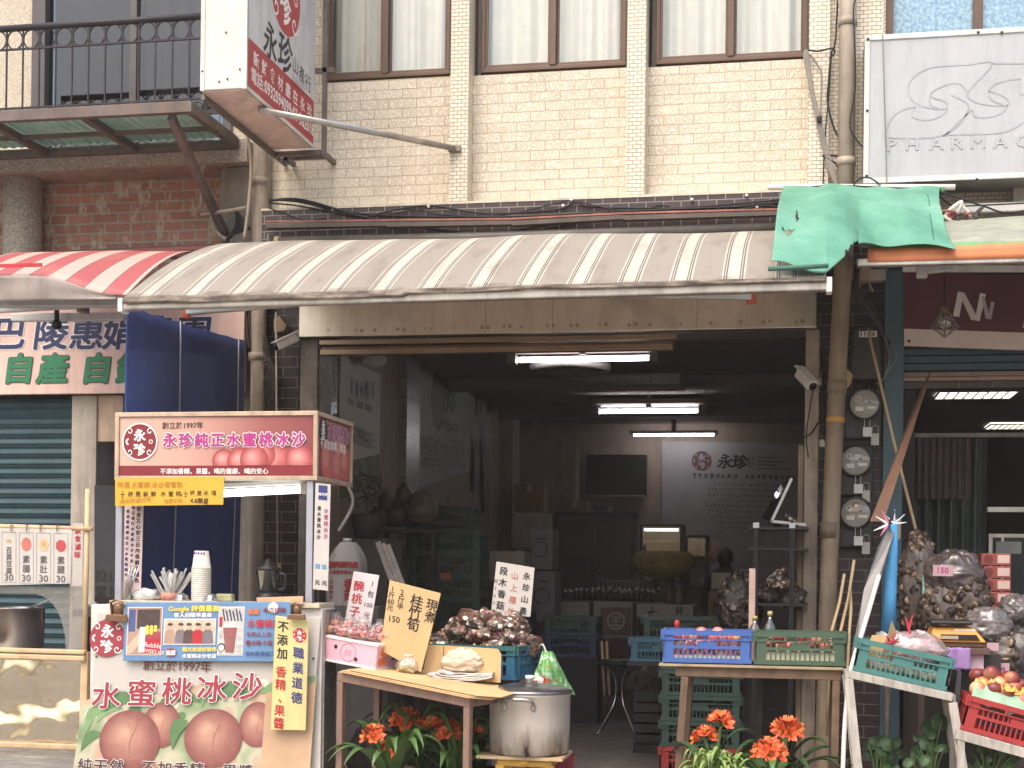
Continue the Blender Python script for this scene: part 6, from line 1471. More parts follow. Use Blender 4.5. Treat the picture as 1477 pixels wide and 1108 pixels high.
b=MB(); b.lathe([(.0,0),(.0175,.004),(.0175,.05),(.01,.06),(.0,.06)],12); tag(b.build('red_bottle_cap',M('cap_red',C(190,50,44),.4),loc=(P(976,900,yr_+.4).x,yr_+.42,PZ(976,908,yr_+.4)),),'small red topped bottle behind the blue crate','bottle')
RS=M('red_strip',C(190,70,50),.5,var=.2,scale=14); MB_=MB(); q=P(964,940,yr_-.0); tag(MB().box(q.x-.02,q.x+.02,yr_+.02,yr_+.03,ct+.03,ct+.16).build('red_card',RS),'red printed card slotted inside the left end of the blue crate','card')

# pale foam liners in the fruit crates
for o_,W_,lab in ((grc,Wg*.97,'pale foam liner in the bottom of the olive green crate'),(blc,Wb*.97,'pale foam liner in the bottom of the bright blue crate')):
    tag(MB().box(-W_/2+.03,W_/2-.03,-.155,.155,0,.062 if o_ is grc else .03).build('foam_liner',M('foam_cream',C(214,206,178),.7,var=.08),loc=o_.location+V((0,0,.016)),rz=o_.rotation_euler.z),lab,'liner')
# ================= inside the shop =================
def wallq(pts,x,m,name,parent,th=.012,inv=1):
    q=[onX(px,py,x) for px,py in pts]; return MB().prism(q,(-th*inv,0,0)).build(name,m,parent,w=True)
xw=XL+.02
BAN=M('banner_grey',C(176,166,158),.6,var=.06,scale=1.5,bp=0); BAN2=M('banner_dim',C(150,142,144),.6,var=.08,bp=0)
t=thing('product_banner','tall pale banner with three brown squares on the side wall near the shop front','banner',onX(520,640,xw))
wallq([(488,722),(547,702),(549,541),(492,512)],xw,BAN,'cloth',t)
b=MB(V((.00015,0,0))); O=V((xw+.003,0,0))
def yz(px,py): q=onX(px,py,xw); return q.y,q.z
for k,(px,py) in enumerate(((506,580),(518.5,584),(530.5,588))):
    y,z=yz(px,py); y2,_=yz(px+5,py); h=abs(yz(px,py-5)[1]-z); b.mat(0).add([O+AY*(y+s*(y2-y))+AZZ*(z+r_*h*.95) for s,r_ in ((-.95,-1),(.95,-1),(.95,1),(-.95,1))],[(0,1,2,3)])
rr=random.Random(1)
for k,px in enumerate((505,512,519,526,533)):
    for j in range(4+k%2):
        y,z=yz(px,556+k*1.6+j*4.4); b.mat(1).scribble(y,z,.075,O,AY,AZZ,6,.13,rr)
for j in range(5):
    y,z=yz(500,612+j*5); y2,_=yz(540,612+j*5); b.mat(2).stroke([(y,z),(y2-(.2*(j%2)),z-.02)],.014,O,AY,AZZ)
b.build('print',[M('sq_brown',C(110,92,84),.6,bp=0),M('txt_dark',C(70,62,62),.6,bp=0),M('txt_faint',C(140,130,124),.6,bp=0)],t,w=True)
q=[yz(489,668),yz(547,655),yz(547,701),yz(488,721)]; MB().add([O+V((.001,0,0))+AY*a+AZZ*c for a,c in q],[(3,2,1,0)]).build('green_print',M('moss_print',C(104,106,84),.7,var=.35,scale=5,bp=0),t,w=True)
t=thing('dark_poster','dark glossy poster with pale vertical writing beside the left door post','poster',onX(474,560,xw))
wallq([(466,602),(486,596),(487,511),(466,500)],xw,M('poster_dark',C(58,62,62),.3,var=.1,bp=0),'sheet',t)
b=MB(V((.0001,0,0))); rr=random.Random(6)
for k in range(3):
    for j in range(7):
        y,z=yz(470+k*5.2,525+j*9.5); b.scribble(y,z,.1,O,AY,AZZ,5,.10,rr)
b.build('lettering',[M('txt_pale',C(150,146,140),.6,bp=0)],t,w=True)
t=thing('leaf_banner','long grey banner with emblem rows of small text and dark leaf print between the piers','banner',onX(650,620,xw))
wallq([(601,705),(708,668),(708,583),(603,531)],xw,BAN2,'cloth',t)
b=MB(V((.00015,0,0)))
y,z=yz(632,578); b.mat(0).disc(y,z,.33,O,AY,AZZ,24)
for i,ch in enumerate('永珍'):
    y,z=yz(638+6*i,588); b.mat(1).text(ch,y,z,.42,O+V((.004,0,0)),AY,AZZ,bold=.03)
rr=random.Random(3)
for j in range(4):
    for k in range(14):
        px=604+k*4.6; y,z=yz(px,640+j*12+k*.5*(1-j*.4)); b.mat(1).scribble(y,z,.11,O,AY,AZZ,4,.13,rr)
for k in range(5):
    y,z=yz(634+k*4.2,628+k); b.mat(1).scribble(y,z,.2,O,AY,AZZ,5,.12,rr)
for (px,py,L,a) in ((688,600,.9,1.45),(694,625,1.2,-1.3),(700,640,.9,-1.7),(682,628,.8,-1.4),(704,600,.7,1.2)):
    y,z=yz(px,py); pts=[(y+L*s*math.cos(a)-w_*math.sin(a),z+L*s*math.sin(a)+w_*math.cos(a)) for s,w_ in ((0,0),(.25,.16),(.6,.16),(1,0),(.6,-.16),(.25,-.16))]
    b.mat(2).add([O+AY*p+AZZ*r_ for p,r_ in pts],[tuple(range(6))])
b.build('print',[M('emb_dark',C(92,78,80),.6,bp=0),MATS['txt_dark'],M('leaf_dark',C(96,90,92),.6,var=.2,bp=0)],t,w=True)
b=MB().ball((0,0,0),(.13,.10,.06),16,9,.3,2,seed=2); q=onX(538,520,XL+.15); tag(b.build('stuffed_bag',PAPER,loc=q),'small stuffed white bag hung above the pale banner by the pier','bag')
# back wall banner
yb_=YB-.03
t,O,ax,az,n_,W,H=board('back_banner','large grey back wall banner with round emblem and rows of text','banner',(955,636),(1158,641),(955,905),yb_,BAN2,.012,.0,'cloth')
b=MB(n_*.0003)
s_=W/203
logo(b,0,3,s_*58,-s_*28,s_*14.5,O,ax,az,eps=.003)
for i,ch in enumerate('永珍'): b.mat(1).text(ch,s_*(80+21*i),-s_*36,s_*22,O,ax,az,bold=.03,shear=.15)
for i,ch in enumerate('山產行'): b.mat(1).text(ch,s_*123,-s_*(24+6*i),s_*6,O,ax,az)
b.mat(1).stroke([(s_*132,-s_*20),(s_*132,-s_*40)],s_*.8,O,ax,az)
for k in range(4): b.mat(2).stroke([(s_*138,-s_*(21+5.2*k)),(s_*(165+15*(k%2+ (k==3)*.5)),-s_*(21+5.2*k))],s_*1.4,O,ax,az)
rr=random.Random(12)
for k in range(18):
    if k!=8: b.mat(1).scribble(s_*(44+8.4*k),-s_*53,s_*7.5,O,ax,az,6,.11,rr)
for j in range(9):
    x0=70+rr.uniform(-8,12); n=int((190-x0)/5.6)-rr.randint(0,5)
    for k in range(n): b.mat(2).scribble(s_*(x0+5.6*k),-s_*(63.5+8*j),s_*5,O,ax,az,4,.13,rr)
b.build('print',[M('emb_red',C(96,58,62),.6,bp=0),M('ink_banner',C(44,38,42),.6,bp=0),M('ink_banner2',C(92,86,90),.6,bp=0),BAN2],t,w=True)
# television / dark screen
q0=P(846,656,YB-.15); q1=P(932,716,YB-.15)
tv=thing('wall_screen','large dark switched off screen high on the back wall','television',((q0.x+q1.x)/2,YB-.15,q1.z))
MB().box(q0.x,q1.x,YB-.15,YB-.05,q1.z,q0.z).build('body',M('screen_black',C(20,22,22),.25,bp=0),tv,w=True,bev=.01)
MB().box(q0.x+.02,q1.x-.02,YB-.158,YB-.151,q1.z-.004,q1.z+.014).build('bezel',M('bezel_grey',C(150,146,140),.4),tv,w=True)
# ceiling lights
GLOW=emit('tube_glow',(.97,.97,1,1),15.0)
def fixture(p0,p1,y,label,wide=0,steps=1):
    a=P(p0[0],p0[1],y);c=P(p1[0],p1[1],y); z=(a.z+c.z)/2; a.z=c.z=z
    t=thing('tube_light',label,'ceiling lamp',((a.x+c.x)/2,y,ZC))
    MB().tube([a,c],.016,10).build('tube',GLOW,t,w=True)
    ref=M('reflector_white',C(206,210,212),.4,bp=0)
    b=MB()
    if wide:
        for k in range(steps):
            yy=y+.06+.17*k; b.box(a.x-.02,c.x+.02,yy,yy+.15,z+.03+.012*k,z+.045+.012*k); b.box(a.x-.02,c.x+.02,yy+.15,yy+.165,z+.01+.012*k,z+.06+.012*k)
        if steps>1:
            for k in range(steps-1): b.box(a.x-.01,c.x+.01,y+.10+.16*k,y+.12+.16*k,z+.035+.085*k,z+.105+.085*k)
        b.build('reflector',ref,t,w=True)
        b=MB(); b.box(a.x-.1,a.x-.015,y-.05,y+.1,z-.03,z+.06); b.build('end_holder',M('holder_grey',C(120,112,106),.5),t,w=True,bev=.005); b=MB(); b.box(c.x+.015,c.x+.1,y-.05,y+.1,z-.03,z+.06); b.build('end_holder',MATS['holder_grey'],t,w=True,bev=.005)
        b=MB(); b.box(a.x-.1,c.x+.1,y-.04,y+.06+.17*steps,z+.06+.012*steps,min(ZC-.002,z+.12+.012*steps)); b.build('housing',MATS['ceiling_grey'],t,w=True)
    else:
        for x in (a.x-.04,c.x): MB().tube([V((x,y,z)),V((x+.04,y,z))],.018,10).build('end_holder',white_plast,t,w=True)
        MB().box(a.x-.06,c.x+.06,y-.03,y+.03,z+.02,min(ZC-.001,z+.06)).build('batten',M('batten_dim',C(120,114,110),.5),t,w=True)
    # bracket up to the ceiling
    MB().box((a.x+c.x)/2-.03,(a.x+c.x)/2+.03,y-.02,y+.02,z+.05,ZC).build('hanger',MATS['ceiling_grey'],t,w=True)
fixture((747,521),(935,517),2.3,'lit fluorescent lamp with white reflector nearest the shop front',1,1)
fixture((866,596),(1006,592),6.1,'lit fluorescent lamp under three stepped white reflectors in mid shop',1,3)
fixture((914,628),(1030,627),9.0,'bare lit tube high by the back wall banner')
b=MB(); q=P(802,556,3.6); q2=P(982,546,3.6); b.box(q.x,q2.x,3.6,4.2,q.z,q.z+.12); b.box(q.x+.05,q2.x-.3,3.55,3.6,q.z+.02,q.z+.1)
tag(b.build('ceiling_cooler',M('cooler_grey',C(104,96,94),.6),bev=.01),'dim flat cooling unit slung under the ceiling between the two lamps','air conditioner')
b=MB(); q=P(822,530,2.7); b.tube([q+V((.36*math.cos(a),.36*math.sin(a)*.9,0)) for a in [k*PI/12 for k in range(24)]],.05,8,closed=True); b.tube([q+V((-.36,0,0)),q+V((.36,0,0))],.02,6); b.tube([q,q+V((0,0,max(.1,ZC-q.z)))],.03,8); b.ball(q,(.09,.09,.06),12,8)
tag(b.build('ceiling_fan',M('fan_dim',C(112,104,100),.6)),'dim round fan hanging behind the front fluorescent lamp','fan')
# furniture at the back
def boxat(nm,label,cat,px0,py0,px1,py1,y,D,m,group=None,bev=.006):
    a=P(px0,py0,y);c=P(px1,py1,y); t=thing(nm,label,cat,((a.x+c.x)/2,y,min(a.z,c.z)),group=group)
    MB().box(a.x,c.x,y,y+D,c.z,a.z).build('body',m,t,w=True,bev=bev); return t,a,c
WD=M('cabinet_wood',C(84,68,60),.5,var=.25,scale=3); WD2=M('dim_wood',C(70,60,56),.6,var=.2)
t,a,c=boxat('wooden_cabinet','dark wooden cabinet with panelled doors against the back wall','cabinet',804,742,912,905,8.3,.5,WD)
w_=(c.x-a.x)/2
for k in range(2):
    d=MB().box(a.x+.03+k*w_,a.x+w_-.03+k*w_,8.275,8.298,c.z+.1,a.z-.12).build('door',M('cabinet_door',C(70,54,48),.35,var=.25,scale=3),t,w=True,bev=.01)
    x=a.x+w_-.07 if k==0 else a.x+w_+.07
    MB().ball((x,8.262,(a.z+c.z)/2),.018,10,7).build('knob',galv,d,w=True)
MB().box(a.x-.03,c.x+.03,8.25,8.8,a.z+.001,a.z+.04).build('cornice',WD2,t,w=True,bev=.006)
gcase=glassy('case_glass',(.8,.82,.82,1),.14)
def case(label,px0,py0,px1,py1,y,D):
    a=P(px0,py0,y);c=P(px1,py1,y); zf=0; t=thing('display_case',label,'display case',((a.x+c.x)/2,y,0)); e=.035
    b=MB()
    for x in (a.x,c.x-e):
        for yy in (y,y+D-e): b.box(x,x+e,yy,yy+e,c.z,a.z)
    for z in (c.z,a.z-e):
        b.box(a.x+e,c.x-e,y,y+e,z,z+e); b.box(a.x+e,c.x-e,y+D-e,y+D,z,z+e); b.box(a.x,a.x+e,y+e,y+D-e,z,z+e); b.box(c.x-e,c.x,y+e,y+D-e,z,z+e)
    b.build('frame',WD2,t,w=True,bev=.004)
    MB().box(a.x,c.x,y,y+D,0,c.z-.002).build('plinth',WD,t,w=True,bev=.006)
    MB().box(a.x+e,c.x-e,y+.01,y+.016,c.z+e,a.z-e).build('front_glass',gcase,t,w=True)
    MB().box(a.x+.01,c.x-.01,y+.02,y+D-.02,(a.z+c.z)/2-.01,(a.z+c.z)/2+.01).build('shelf',M('shelf_pale',C(170,160,150),.5),t,w=True)
    return a,c,t
a,c,t=case('glass display case with pale shelf and orange packets behind the yellow basket','923','0','0','0',1,1) if 0 else case('glass display case holding orange packets behind the yellow basket',923,756,984,842,7.0,.5)
rv=random.Random(4)
for k in range(7): tag(MB().box(-.06,.06,-.04,.04,0,.16).build('orange_packet',M('packet_orange',C(186,126,86),.5,var=.3,scale=10),loc=(a.x+.09+.085*k*(c.x-a.x)/.72,7.16,(a.z+c.z)/2+.012),bev=.02),'orange food packet on the shelf of the glass display case','packet',group='packets in the glass display case')
MB().tube([V((a.x+.05,7.05,a.z-.07)),V((c.x-.06,7.05,a.z-.07))],.018,8).build('case_reflection',emit('reflection_glow',(1,.95,.88,1),2.0),t,w=True)  # glowing strip added in place of lights reflected in the case glass
a,c,t=case('narrower glass case with pink packets right of the larger display case',988,772,1020,850,7.2,.45)
for k in range(3): tag(MB().ball((0,0,.12),(.09,.08,.14),12,8,.2,2,seed=k).build('pink_packet',M('packet_pink',C(196,140,120),.4,var=.25,scale=12),loc=(a.x+.12+.12*k,7.35,(a.z+c.z)/2+.012)),'pink food packet in the narrower glass case','packet',group='packets in the narrower glass case')
# ringed boxes
RB=M('ring_box',C(112,102,112),.7,var=.1)
for (px0,py0,px1,py1,y,lab) in ((766,763,797,822,3.6,'grey carton with a ring emblem, upper of two by the crates'),(768,824,800,896,3.6,'grey carton with a ring emblem, lower of two by the crates')):
    t,a,c=boxat('ringed_carton',lab,'box',px0,py0,px1,py1,y,.4,RB,group='cartons with ring emblems')
    b=MB(); b.disc((a.x+c.x)/2-.02,(a.z+c.z)/2,.085,V((0,y-.003,0)),AXX,AZZ,24,r0=.072); b.stroke([((a.x+c.x)/2-.05,a.z-.1),((a.x+c.x)/2+.05,a.z-.11)],.02,V((0,y-.003,0)),AXX,AZZ); b.build('print',[M('print_dim',C(58,50,54),.6,bp=0)],t,w=True)
# seat pile under the cartons (pallet)
a=P(766,896,3.6); MBx=MB().box(a.x-.05,a.x+.42,3.58,4.05,.013,a.z-.001); tag(MBx.build('crate_plinth',WD2,bev=.01),'dark wooden plinth under the ringed cartons','plinth')
# bottle table
yb2=4.6; a=P(812,866,yb2);c=P(948,862,yb2)
t=thing('bottle_table','long low table crowded with small bottles in the middle of the shop','table',((a.x+c.x)/2,yb2,0))
MB().box(a.x-.05,c.x+.1,yb2,yb2+.6,a.z-.03,a.z).build('tabletop',M('table_dark',C(80,70,66),.4),t,w=True,bev=.005)
for x in (a.x-.03,c.x+.05):
    for y in (yb2+.02,yb2+.53): MB().box(x,x+.04,y,y+.04,.013,a.z-.031).build('leg',M('leg_pale',C(140,130,122),.5),t,w=True)
def bottle_mesh(r=.03,h=.13):
    me=[]
    o=MB().lathe([(r,0),(r,h*.55),(r*.45,h*.72),(r*.4,h*.8)],12).mat(1).lathe([(r*.46,h*.8),(r*.46,h),(0,h)],10).build('bottle',[M('bottle_dark',C(66,50,40),.15,bp=0),M('bottle_cap',C(196,190,186),.4,bp=0)]); m_=o.data; bpy.data.objects.remove(o); return m_
BT=bottle_mesh()
rv=random.Random(7)
for j in range(2):
    for k in range(17):
        ob=bpy.data.objects.new('bottle',BT); COL.objects.link(ob); ob.location=(a.x+.02+k*(c.x-a.x)/17+.03*j+rv.uniform(-.01,.01),yb2+.08+.14*j,a.z+.001); ob.scale=(1,1,rv.uniform(.85,1.25)); tag(ob,'small dark bottle with a pale cap on the long low table','bottle','bottles on the long low table')
b=MB()
for k in range(12): x=a.x+.35+.05*k; b.tube([V((x,yb2+.4,a.z)),V((x,yb2+.4,a.z+.22+.03*math.sin(k)))],.006,5)
b.tube([V((a.x+.33,yb2+.4,a.z+.22)),V((a.x+.95,yb2+.4,a.z+.22))],.008,6); tag(b.build('wire_rack',galv_dull),'small wire rack standing behind the bottles','rack')
# cartons under the bottle table
def carton(label,px0,py0,px1,py1,y,m,pr=None,D=.4):
    t,a,c=boxat('carton',label,'box',px0,py0,px1,py1,y,D,m)
    if pr: pr(t,a,c,y)
    return a,c
PALE=M('carton_pale',C(150,138,130),.7,var=.1); 
carton('plain pale carton under the left end of the bottle table',806,868,850,896,4.45,PALE)
def emb(t,a,c,y):
    b=MB(V((0,-.0004,0))); O=V((0,y-.002,0)); w_=c.x-a.x; xm=a.x+w_*.58; zm=(a.z+c.z)/2
    b.mat(0).box(xm-.17,xm+.17,y-.004,y-.001,zm-.16,zm+.14); b.mat(1).disc(xm,zm-.005,.1,O+V((0,-.003,0)),AXX,AZZ,24,r0=.08); b.text('王',xm,zm-.055,.12,O+V((0,-.003,0)),align='C',bold=.03); b.build('print',[M('emb_brown',C(110,84,70),.7,bp=0),M('emb_pale',C(170,158,148),.6,bp=0)],t,w=True)
carton('white carton with a brown square emblem under the bottle table',856,868,912,922,4.4,PALE,emb)
def marks(t,a,c,y):
    b=MB(); rr=random.Random(2)
    for k in range(3): b.scribble(a.x+.1+.3*k,(a.z+c.z)/2-.06,.12,V((0,y-.002,0)),AXX,AZZ,5,.1,rr)
    b.build('print',[M('txt_black',C(36,32,34),.6,bp=0)],t,w=True)
carton('pale carton with black marks behind the green crate right of the bottle table',918,872,1000,892,3.9,PALE,marks)
carton('dark red carton below the emblem carton beside the stool',874,922,912,948,3.6,M('carton_wine',C(84,52,50),.7))
# woven yellow basket
q=P(957,836,5.2)
bk=thing('woven_basket','big mustard yellow woven basket bundle on a stand before the display case','basket',(q.x,5.2,0))
WV=M('basket_yellow',C(150,122,58),.8,var=.35,scale=14,bp=.8,bs=60); rz_=PZ(957,797,5.2)
MB().lathe([(.12,q.z),(.3,q.z+.08),(.36,q.z+.2),(.30,q.z+.32),(.12,rz_),(0,rz_+.01)],32,(q.x,5.2,0),jit=.08).build('basket',WV,bk,w=True)
MB().lathe([(.18,.013),(.14,q.z*.5),(.12,q.z+.01)],16,(q.x,5.2,0)).build('stand',WD2,bk,w=True)
q=P(975,868,4.9)
b=MB()
for k in range(2): b.lathe([(.045,0),(.05,.1),(.02,.15),(.02,.2),(0,.2)],12,(.11*k,0,0))
tag(b.build('oil_bottles',M('oil_amber',C(110,90,60),.1,bp=0),loc=(q.x-.05,4.6,PZ(975,872,4.6))),'pair of amber oil bottles below the yellow basket','bottles')
tag(MB().box(q.x-.2,q.x+.2,4.5,4.8,.013,PZ(975,872,4.6)-.001).build('bottle_plinth',WD2),'dark plinth under the amber oil bottles','plinth')
# person in dark clothes
ph_=P(1046,806,6.0); fx=ph_.x
pe=thing('person','person in dark clothes standing with back turned among the goods','person',(fx,6.0,.012),PI)
hz=ph_.z-.012
H_=hz+.13
verts=[(0,0,H_*.53),(0,0,H_*.62),(0,.01,H_*.72),(0,.0,H_*.80),(0,-.0,H_*.86),(0,-.01,H_*.93),
 (.18,.0,H_*.80),(.25,-.02,H_*.63),(.23,-.18,H_*.55),(-.18,0,H_*.80),(-.25,-.02,H_*.63),(-.23,-.18,H_*.55),
 (.10,0,H_*.50),(.11,-.01,H_*.27),(.11,.02,.06),(.12,-.10,.03),(-.10,0,H_*.50),(-.11,-.01,H_*.27),(-.11,.02,.06),(-.12,-.10,.03)]
edges=[(0,1),(1,2),(2,3),(3,4),(4,5),(3,6),(6,7),(7,8),(3,9),(9,10),(10,11),(0,12),(12,13),(13,14),(14,15),(0,16),(16,17),(17,18),(18,19)]
rad=[.14,.13,.16,.13,.055,.07,.075,.05,.032,.075,.05,.032,.10,.07,.045,.04,.10,.07,.045,.04]
me=bpy.data.meshes.new('body'); me.from_pydata(verts,edges,[]); ob=bpy.data.objects.new('body',me); COL.objects.link(ob); ob.parent=pe
md=ob.modifiers.new('skin','SKIN'); 
for v,r in zip(me.skin_vertices[0].data,rad): v.radius=(r,r*.8 if r>.1 else r)
me.skin_vertices[0].data[0].use_root=True
sb_=ob.modifiers.new('sub','SUBSURF'); sb_.levels=2; sb_.render_levels=2; me.materials.append(M('dark_clothes',C(40,36,42),.85,var=.2))
hd=MB().ball((0,-.015,hz),(.085,.1,.115),20,14); hd.ball((0,-.115,hz-.01),(.014,.018,.02),8,6)
for s_ in (-1,1): hd.ball((s_*.088,0,hz-.01),(.012,.022,.032),8,6)
hd.build('head',M('skin_tone',C(150,110,92),.6),pe)
MB().ball((0,.012,hz+.02),(.097,.108,.115),20,14,.06,4).build('hair',M('hair_black',C(22,20,22),.5),pe)
# crates inside
def cr_at(label,px,py,y,W,D,H,col,rz=0,group=None,z=None):
    q=P(px,py,y); return crate('plastic_crate',label,(q.x,y+D/2,q.z if z is None else z),rz,col,W,D,H,group)
yS=2.0
zb=.013
q=P(640,875,yS)
for k in range(4):
    crate('plastic_crate',['dark green crate at the bottom of the tall stack behind the white jug','dark green crate second from the floor in the tall stack behind the white jug','dark green crate with an orange tag in the tall stack behind the white jug','dark green crate topping the tall stack behind the white jug'][k],(P(641,800,yS).x,yS+.2,PZ(641,896-0,yS)+k*.222-.02),0,DGREEN,.68,.4,.22,group='crates stacked behind the white jug')
tg=P(643,831,yS-.0); tag(MB().box(tg.x-.05,tg.x+.05,yS-.015,yS-.011,tg.z-.03,tg.z+.03).build('orange_tag',M('tag_orange',C(176,84,52),.6)),'orange paper tag on a dark green stacked crate','tag')
tag(MB().box(P(600,900,yS).x,P(690,900,yS).x,yS,yS+.5,.013,PZ(641,896,yS)-.021).build('crate_pallet',WD2),'dark pallet under the tall stack of dark green crates','pallet')
for k,(px,lab) in enumerate(((634,'deep green crate on top of the stack beside the brown jars'),(700,'deep green crate at the rear of the stack by the ringed cartons'))):
    for j in range(2 if k==0 else 4):
        crate('plastic_crate',lab if j==0 else ['','deep green crate above another beside the brown jars','deep green crate third up by the ringed cartons','deep green crate uppermost by the ringed cartons'][j] if not (k==1 and j==1) else 'deep green crate second up by the ringed cartons',(P(px,800,yS+.6).x,yS+.75,(PZ(px,792,yS+.6)+.215*j) if k==0 else .013+.35+.215*j),0,DGREEN,.66,.4,.21,group='deep green crates at the left wall')
tag(MB().box(P(664,900,yS+.6).x,P(738,900,yS+.6).x,yS+.55,yS+.95,.013,.36).build('crate_stand',WD2),'dark stand under the deep green crates by the ringed cartons','stand')
# brown jars above
for k,(px,py,r,h) in enumerate(((545,762,.10,.2),(572,760,.13,.26),(598,758,.11,.30),(556,735,.08,.16),(583,728,.09,.2))):
    q=P(px,py,1.5+.12*(k%3)); b=MB().lathe([(r*.6,0),(r,h*.4),(r*.9,h*.7),(r*.45,h*.88),(r*.5,h),(0,h)],18)
    tag(b.build('brown_jar',M('jar_brown',C(70,48,38),.3,var=.3),loc=(q.x,q.y,q.z)),['squat brown jar on the far left of the shelf by the wall','wide brown jar in the centre of the shelf by the wall','tall brown jar against the white tiled pier','little brown jar set above the squat jar','upper brown jar set above the wide jar'][k],'jar')
q=P(545,763,1.45); q2=P(612,760,1.45); sh_=thing('jar_shelf','dark shelf unit holding brown jars along the left wall','shelf',(q.x,1.45,0))
MB().box(XL+.03,q2.x,1.40,1.95,q.z-.03,q.z-.002).build('board',WD2,sh_,w=True); q3=P(556,736,1.5); MB().box(XL+.03,q2.x-.08,1.75,1.95,q3.z-.03,q3.z-.004).build('board',WD2,sh_,w=True)
for x in (XL+.04,q2.x-.05): MB().box(x,x+.04,1.9,1.95,.013,q.z-.031).build('upright',WD2,sh_,w=True)
b=MB(); rv=random.Random(9)
for k in range(30):
    q=P(528+rv.uniform(-22,22),722+rv.uniform(-22,12),.9); b.tube(smoothpts([q,q+V((rv.uniform(-.08,.08),.02,rv.uniform(.03,.12))),q+V((rv.uniform(-.12,.12),0,rv.uniform(.06,.16)))],4),.006,5)
q=P(528,745,.9); b.lathe([(.10,q.z-.2),(.13,q.z),(.12,q.z+.02)],14,(q.x,.9,0)); tag(b.build('dry_stems',M('stems_dark',C(74,62,54),.8)),'dark bunch of dried stems in a pot by the near side banner','dried stems')
q=P(528,785,.9); tag(MB().box(XL+.03,q.x+.25,.7,1.2,.013,PZ(528,745,.9)-.2).build('side_counter',M('counter_dim',C(92,84,80),.7,var=.2),bev=.01),'dim counter below the dried stems along the left wall','counter')
# white printed jug-shaped bag
q=P(500,873,-.5); jw=(P(526,860,-.5).x-P(474,860,-.5).x)/2; jh=PZ(500,782,-.5)-q.z
jg=thing('white_jug','white plastic canister with red printed characters behind the price strip','canister',(q.x,-.5,q.z))
def fj(u,v):
    a=u*2*PI; e=.5; c=math.copysign(abs(math.cos(a))**e,math.cos(a)); s=math.copysign(abs(math.sin(a))**e,math.sin(a)); r=1 if v<.55 else max(.02,1-((v-.55)/.45)**2.2*.62)
    return V((jw*c*r+.02*max(0,v-.55),.13*s*r,jh*v))
MB().grid(fj,40,24).build('body',M('jug_white',C(190,180,176),.4,var=.06,dirt=.3),jg)
MB().lathe([(.035,jh),(.035,jh+.03),(0,jh+.03)],14).build('cap',white_plast,jg)
b=MB(); O=V((0,-.137,0))
for i,ch in enumerate('復興鄉特產'): b.text(ch,-jw*.78+jw*.33*i,jh*.60,jh*.11,O,bold=.03)
b.text('山產農特產品行',-jw*.75,jh*.5,jh*.065,O,bold=.02)
for i,ch in enumerate('香菇'): b.text(ch,jw*.12,jh*(.26-.17*i),jh*.19,O,bold=.03)
for i,ch in enumerate('木耳金針'): b.text(ch,-jw*.68,jh*(.34-.08*i),jh*.07,O,bold=.02)
b.build('print',[I_RED],jg)
tag(MB().box(q.x-.3,q.x+.3,-.65,-.35,.0,q.z-.002).build('canister_stand',M('stand_grey',C(120,112,106),.7,dirt=.4),bev=.01),'grey stand under the white canister beside the cart','stand')
# leaning bundle of printed strips
a=P(545,782,-.9);c=P(588,870,-1.0); t=thing('slat_bundle','tilted bundle of pale printed slats behind the cardboard sign','slats',c)
for k in range(3): MB().bar(a+V((.035*k,.01*k,.0-.01*k)),c+V((.035*k,.01*k,-.15)),.04,.012,(0,1,0)).build('slat',M('slat_pale',C(160,148,138),.7,var=.25,scale=20),t,w=True)
# right-hand black rack
ra0=P(1089,905,-.45); ra1=P(1141,905,-.45); zt=PZ(1089,752,-.45)
rk=thing('black_rack','black metal rack by the right door post with bags and a framed sheet on it','rack',((ra0.x+ra1.x)/2,-.3,0.003))
for x in (ra0.x,ra1.x,):
    for y in (-.45,-.12): 
        pst=MB().box(x-.018,x+.018,y-.018,y+.018,0.003,zt).build('post',black_metal,rk,w=True); 
        if y<-.4: MB().box(x-.022,x+.022,y-.024,y-.0185,zt-.05,zt-.01).build('post_cap',white_plast,pst,w=True)
for py in (760,790,870,960):
    z=PZ(1110,py,-.45); MB().box(ra0.x-.05,ra1.x+.12,-.46,-.1,z-.02,z).build('shelf',M('rack_shelf',C(52,48,50),.5,.3),rk,w=True)
MB().bar((ra0.x,-.13,PZ(0,870,-.45)),(ra1.x,-.13,PZ(0,790,-.45)),.02,.01).build('cross_brace',black_metal,rk,w=True)
t=thing('framed_sheet','tilted glass framed sheet propped open on top of the black rack','frame',P(1113,752,-.4))
A1=P(1142,690,-.42);B1=P(1113,752,-.42);C1=P(1162,757,-.42)
MB().bar(A1,B1,.012,.02).build('frame_edge',white_plast,t,w=True); MB().bar(B1,C1,.012,.02).build('frame_edge',white_plast,t,w=True)
A2=P(1125,700,-.1);B2=P(1098,748,-.1)
MB().prism([B1,A1,A2,B2],(0.006,0,0.004)).build('glass',dark_glass,t,w=True)
for k,(px,py,s) in enumerate(((1118,758,.55),(1140,756,.6),(1105,862,1.0),(1128,850,1.0),(1146,868,.9),(1122,836,.8))):
    q=P(px,py,-.28); pack(q+V((0,0,.03)),(rnd.uniform(-.4,.4),rnd.uniform(-.8,.2),rnd.uniform(0,6)),'crinkled clear pack of sliced mushrooms on the '+('top' if k<2 else 'middle')+' shelf of the black rack','mushroom packs on the '+('top' if k<2 else 'middle')+' shelf of the black rack',s*.9,k%2==0)
q=P(1066,908,-.2); o=sackmesh((.17,.15,.24),4).build('mushroom_sack',PACKD,loc=(q.x,-.05,q.z+.18)); tag(o,'bulging clear sack of dark dried mushrooms left of the black rack','sack')
tag(MB().box(q.x-.2,q.x+.18,-.2,.12,.013,q.z-.0).build('sack_stand',WD2),'dark stand under the bulging sack of mushrooms','stand')
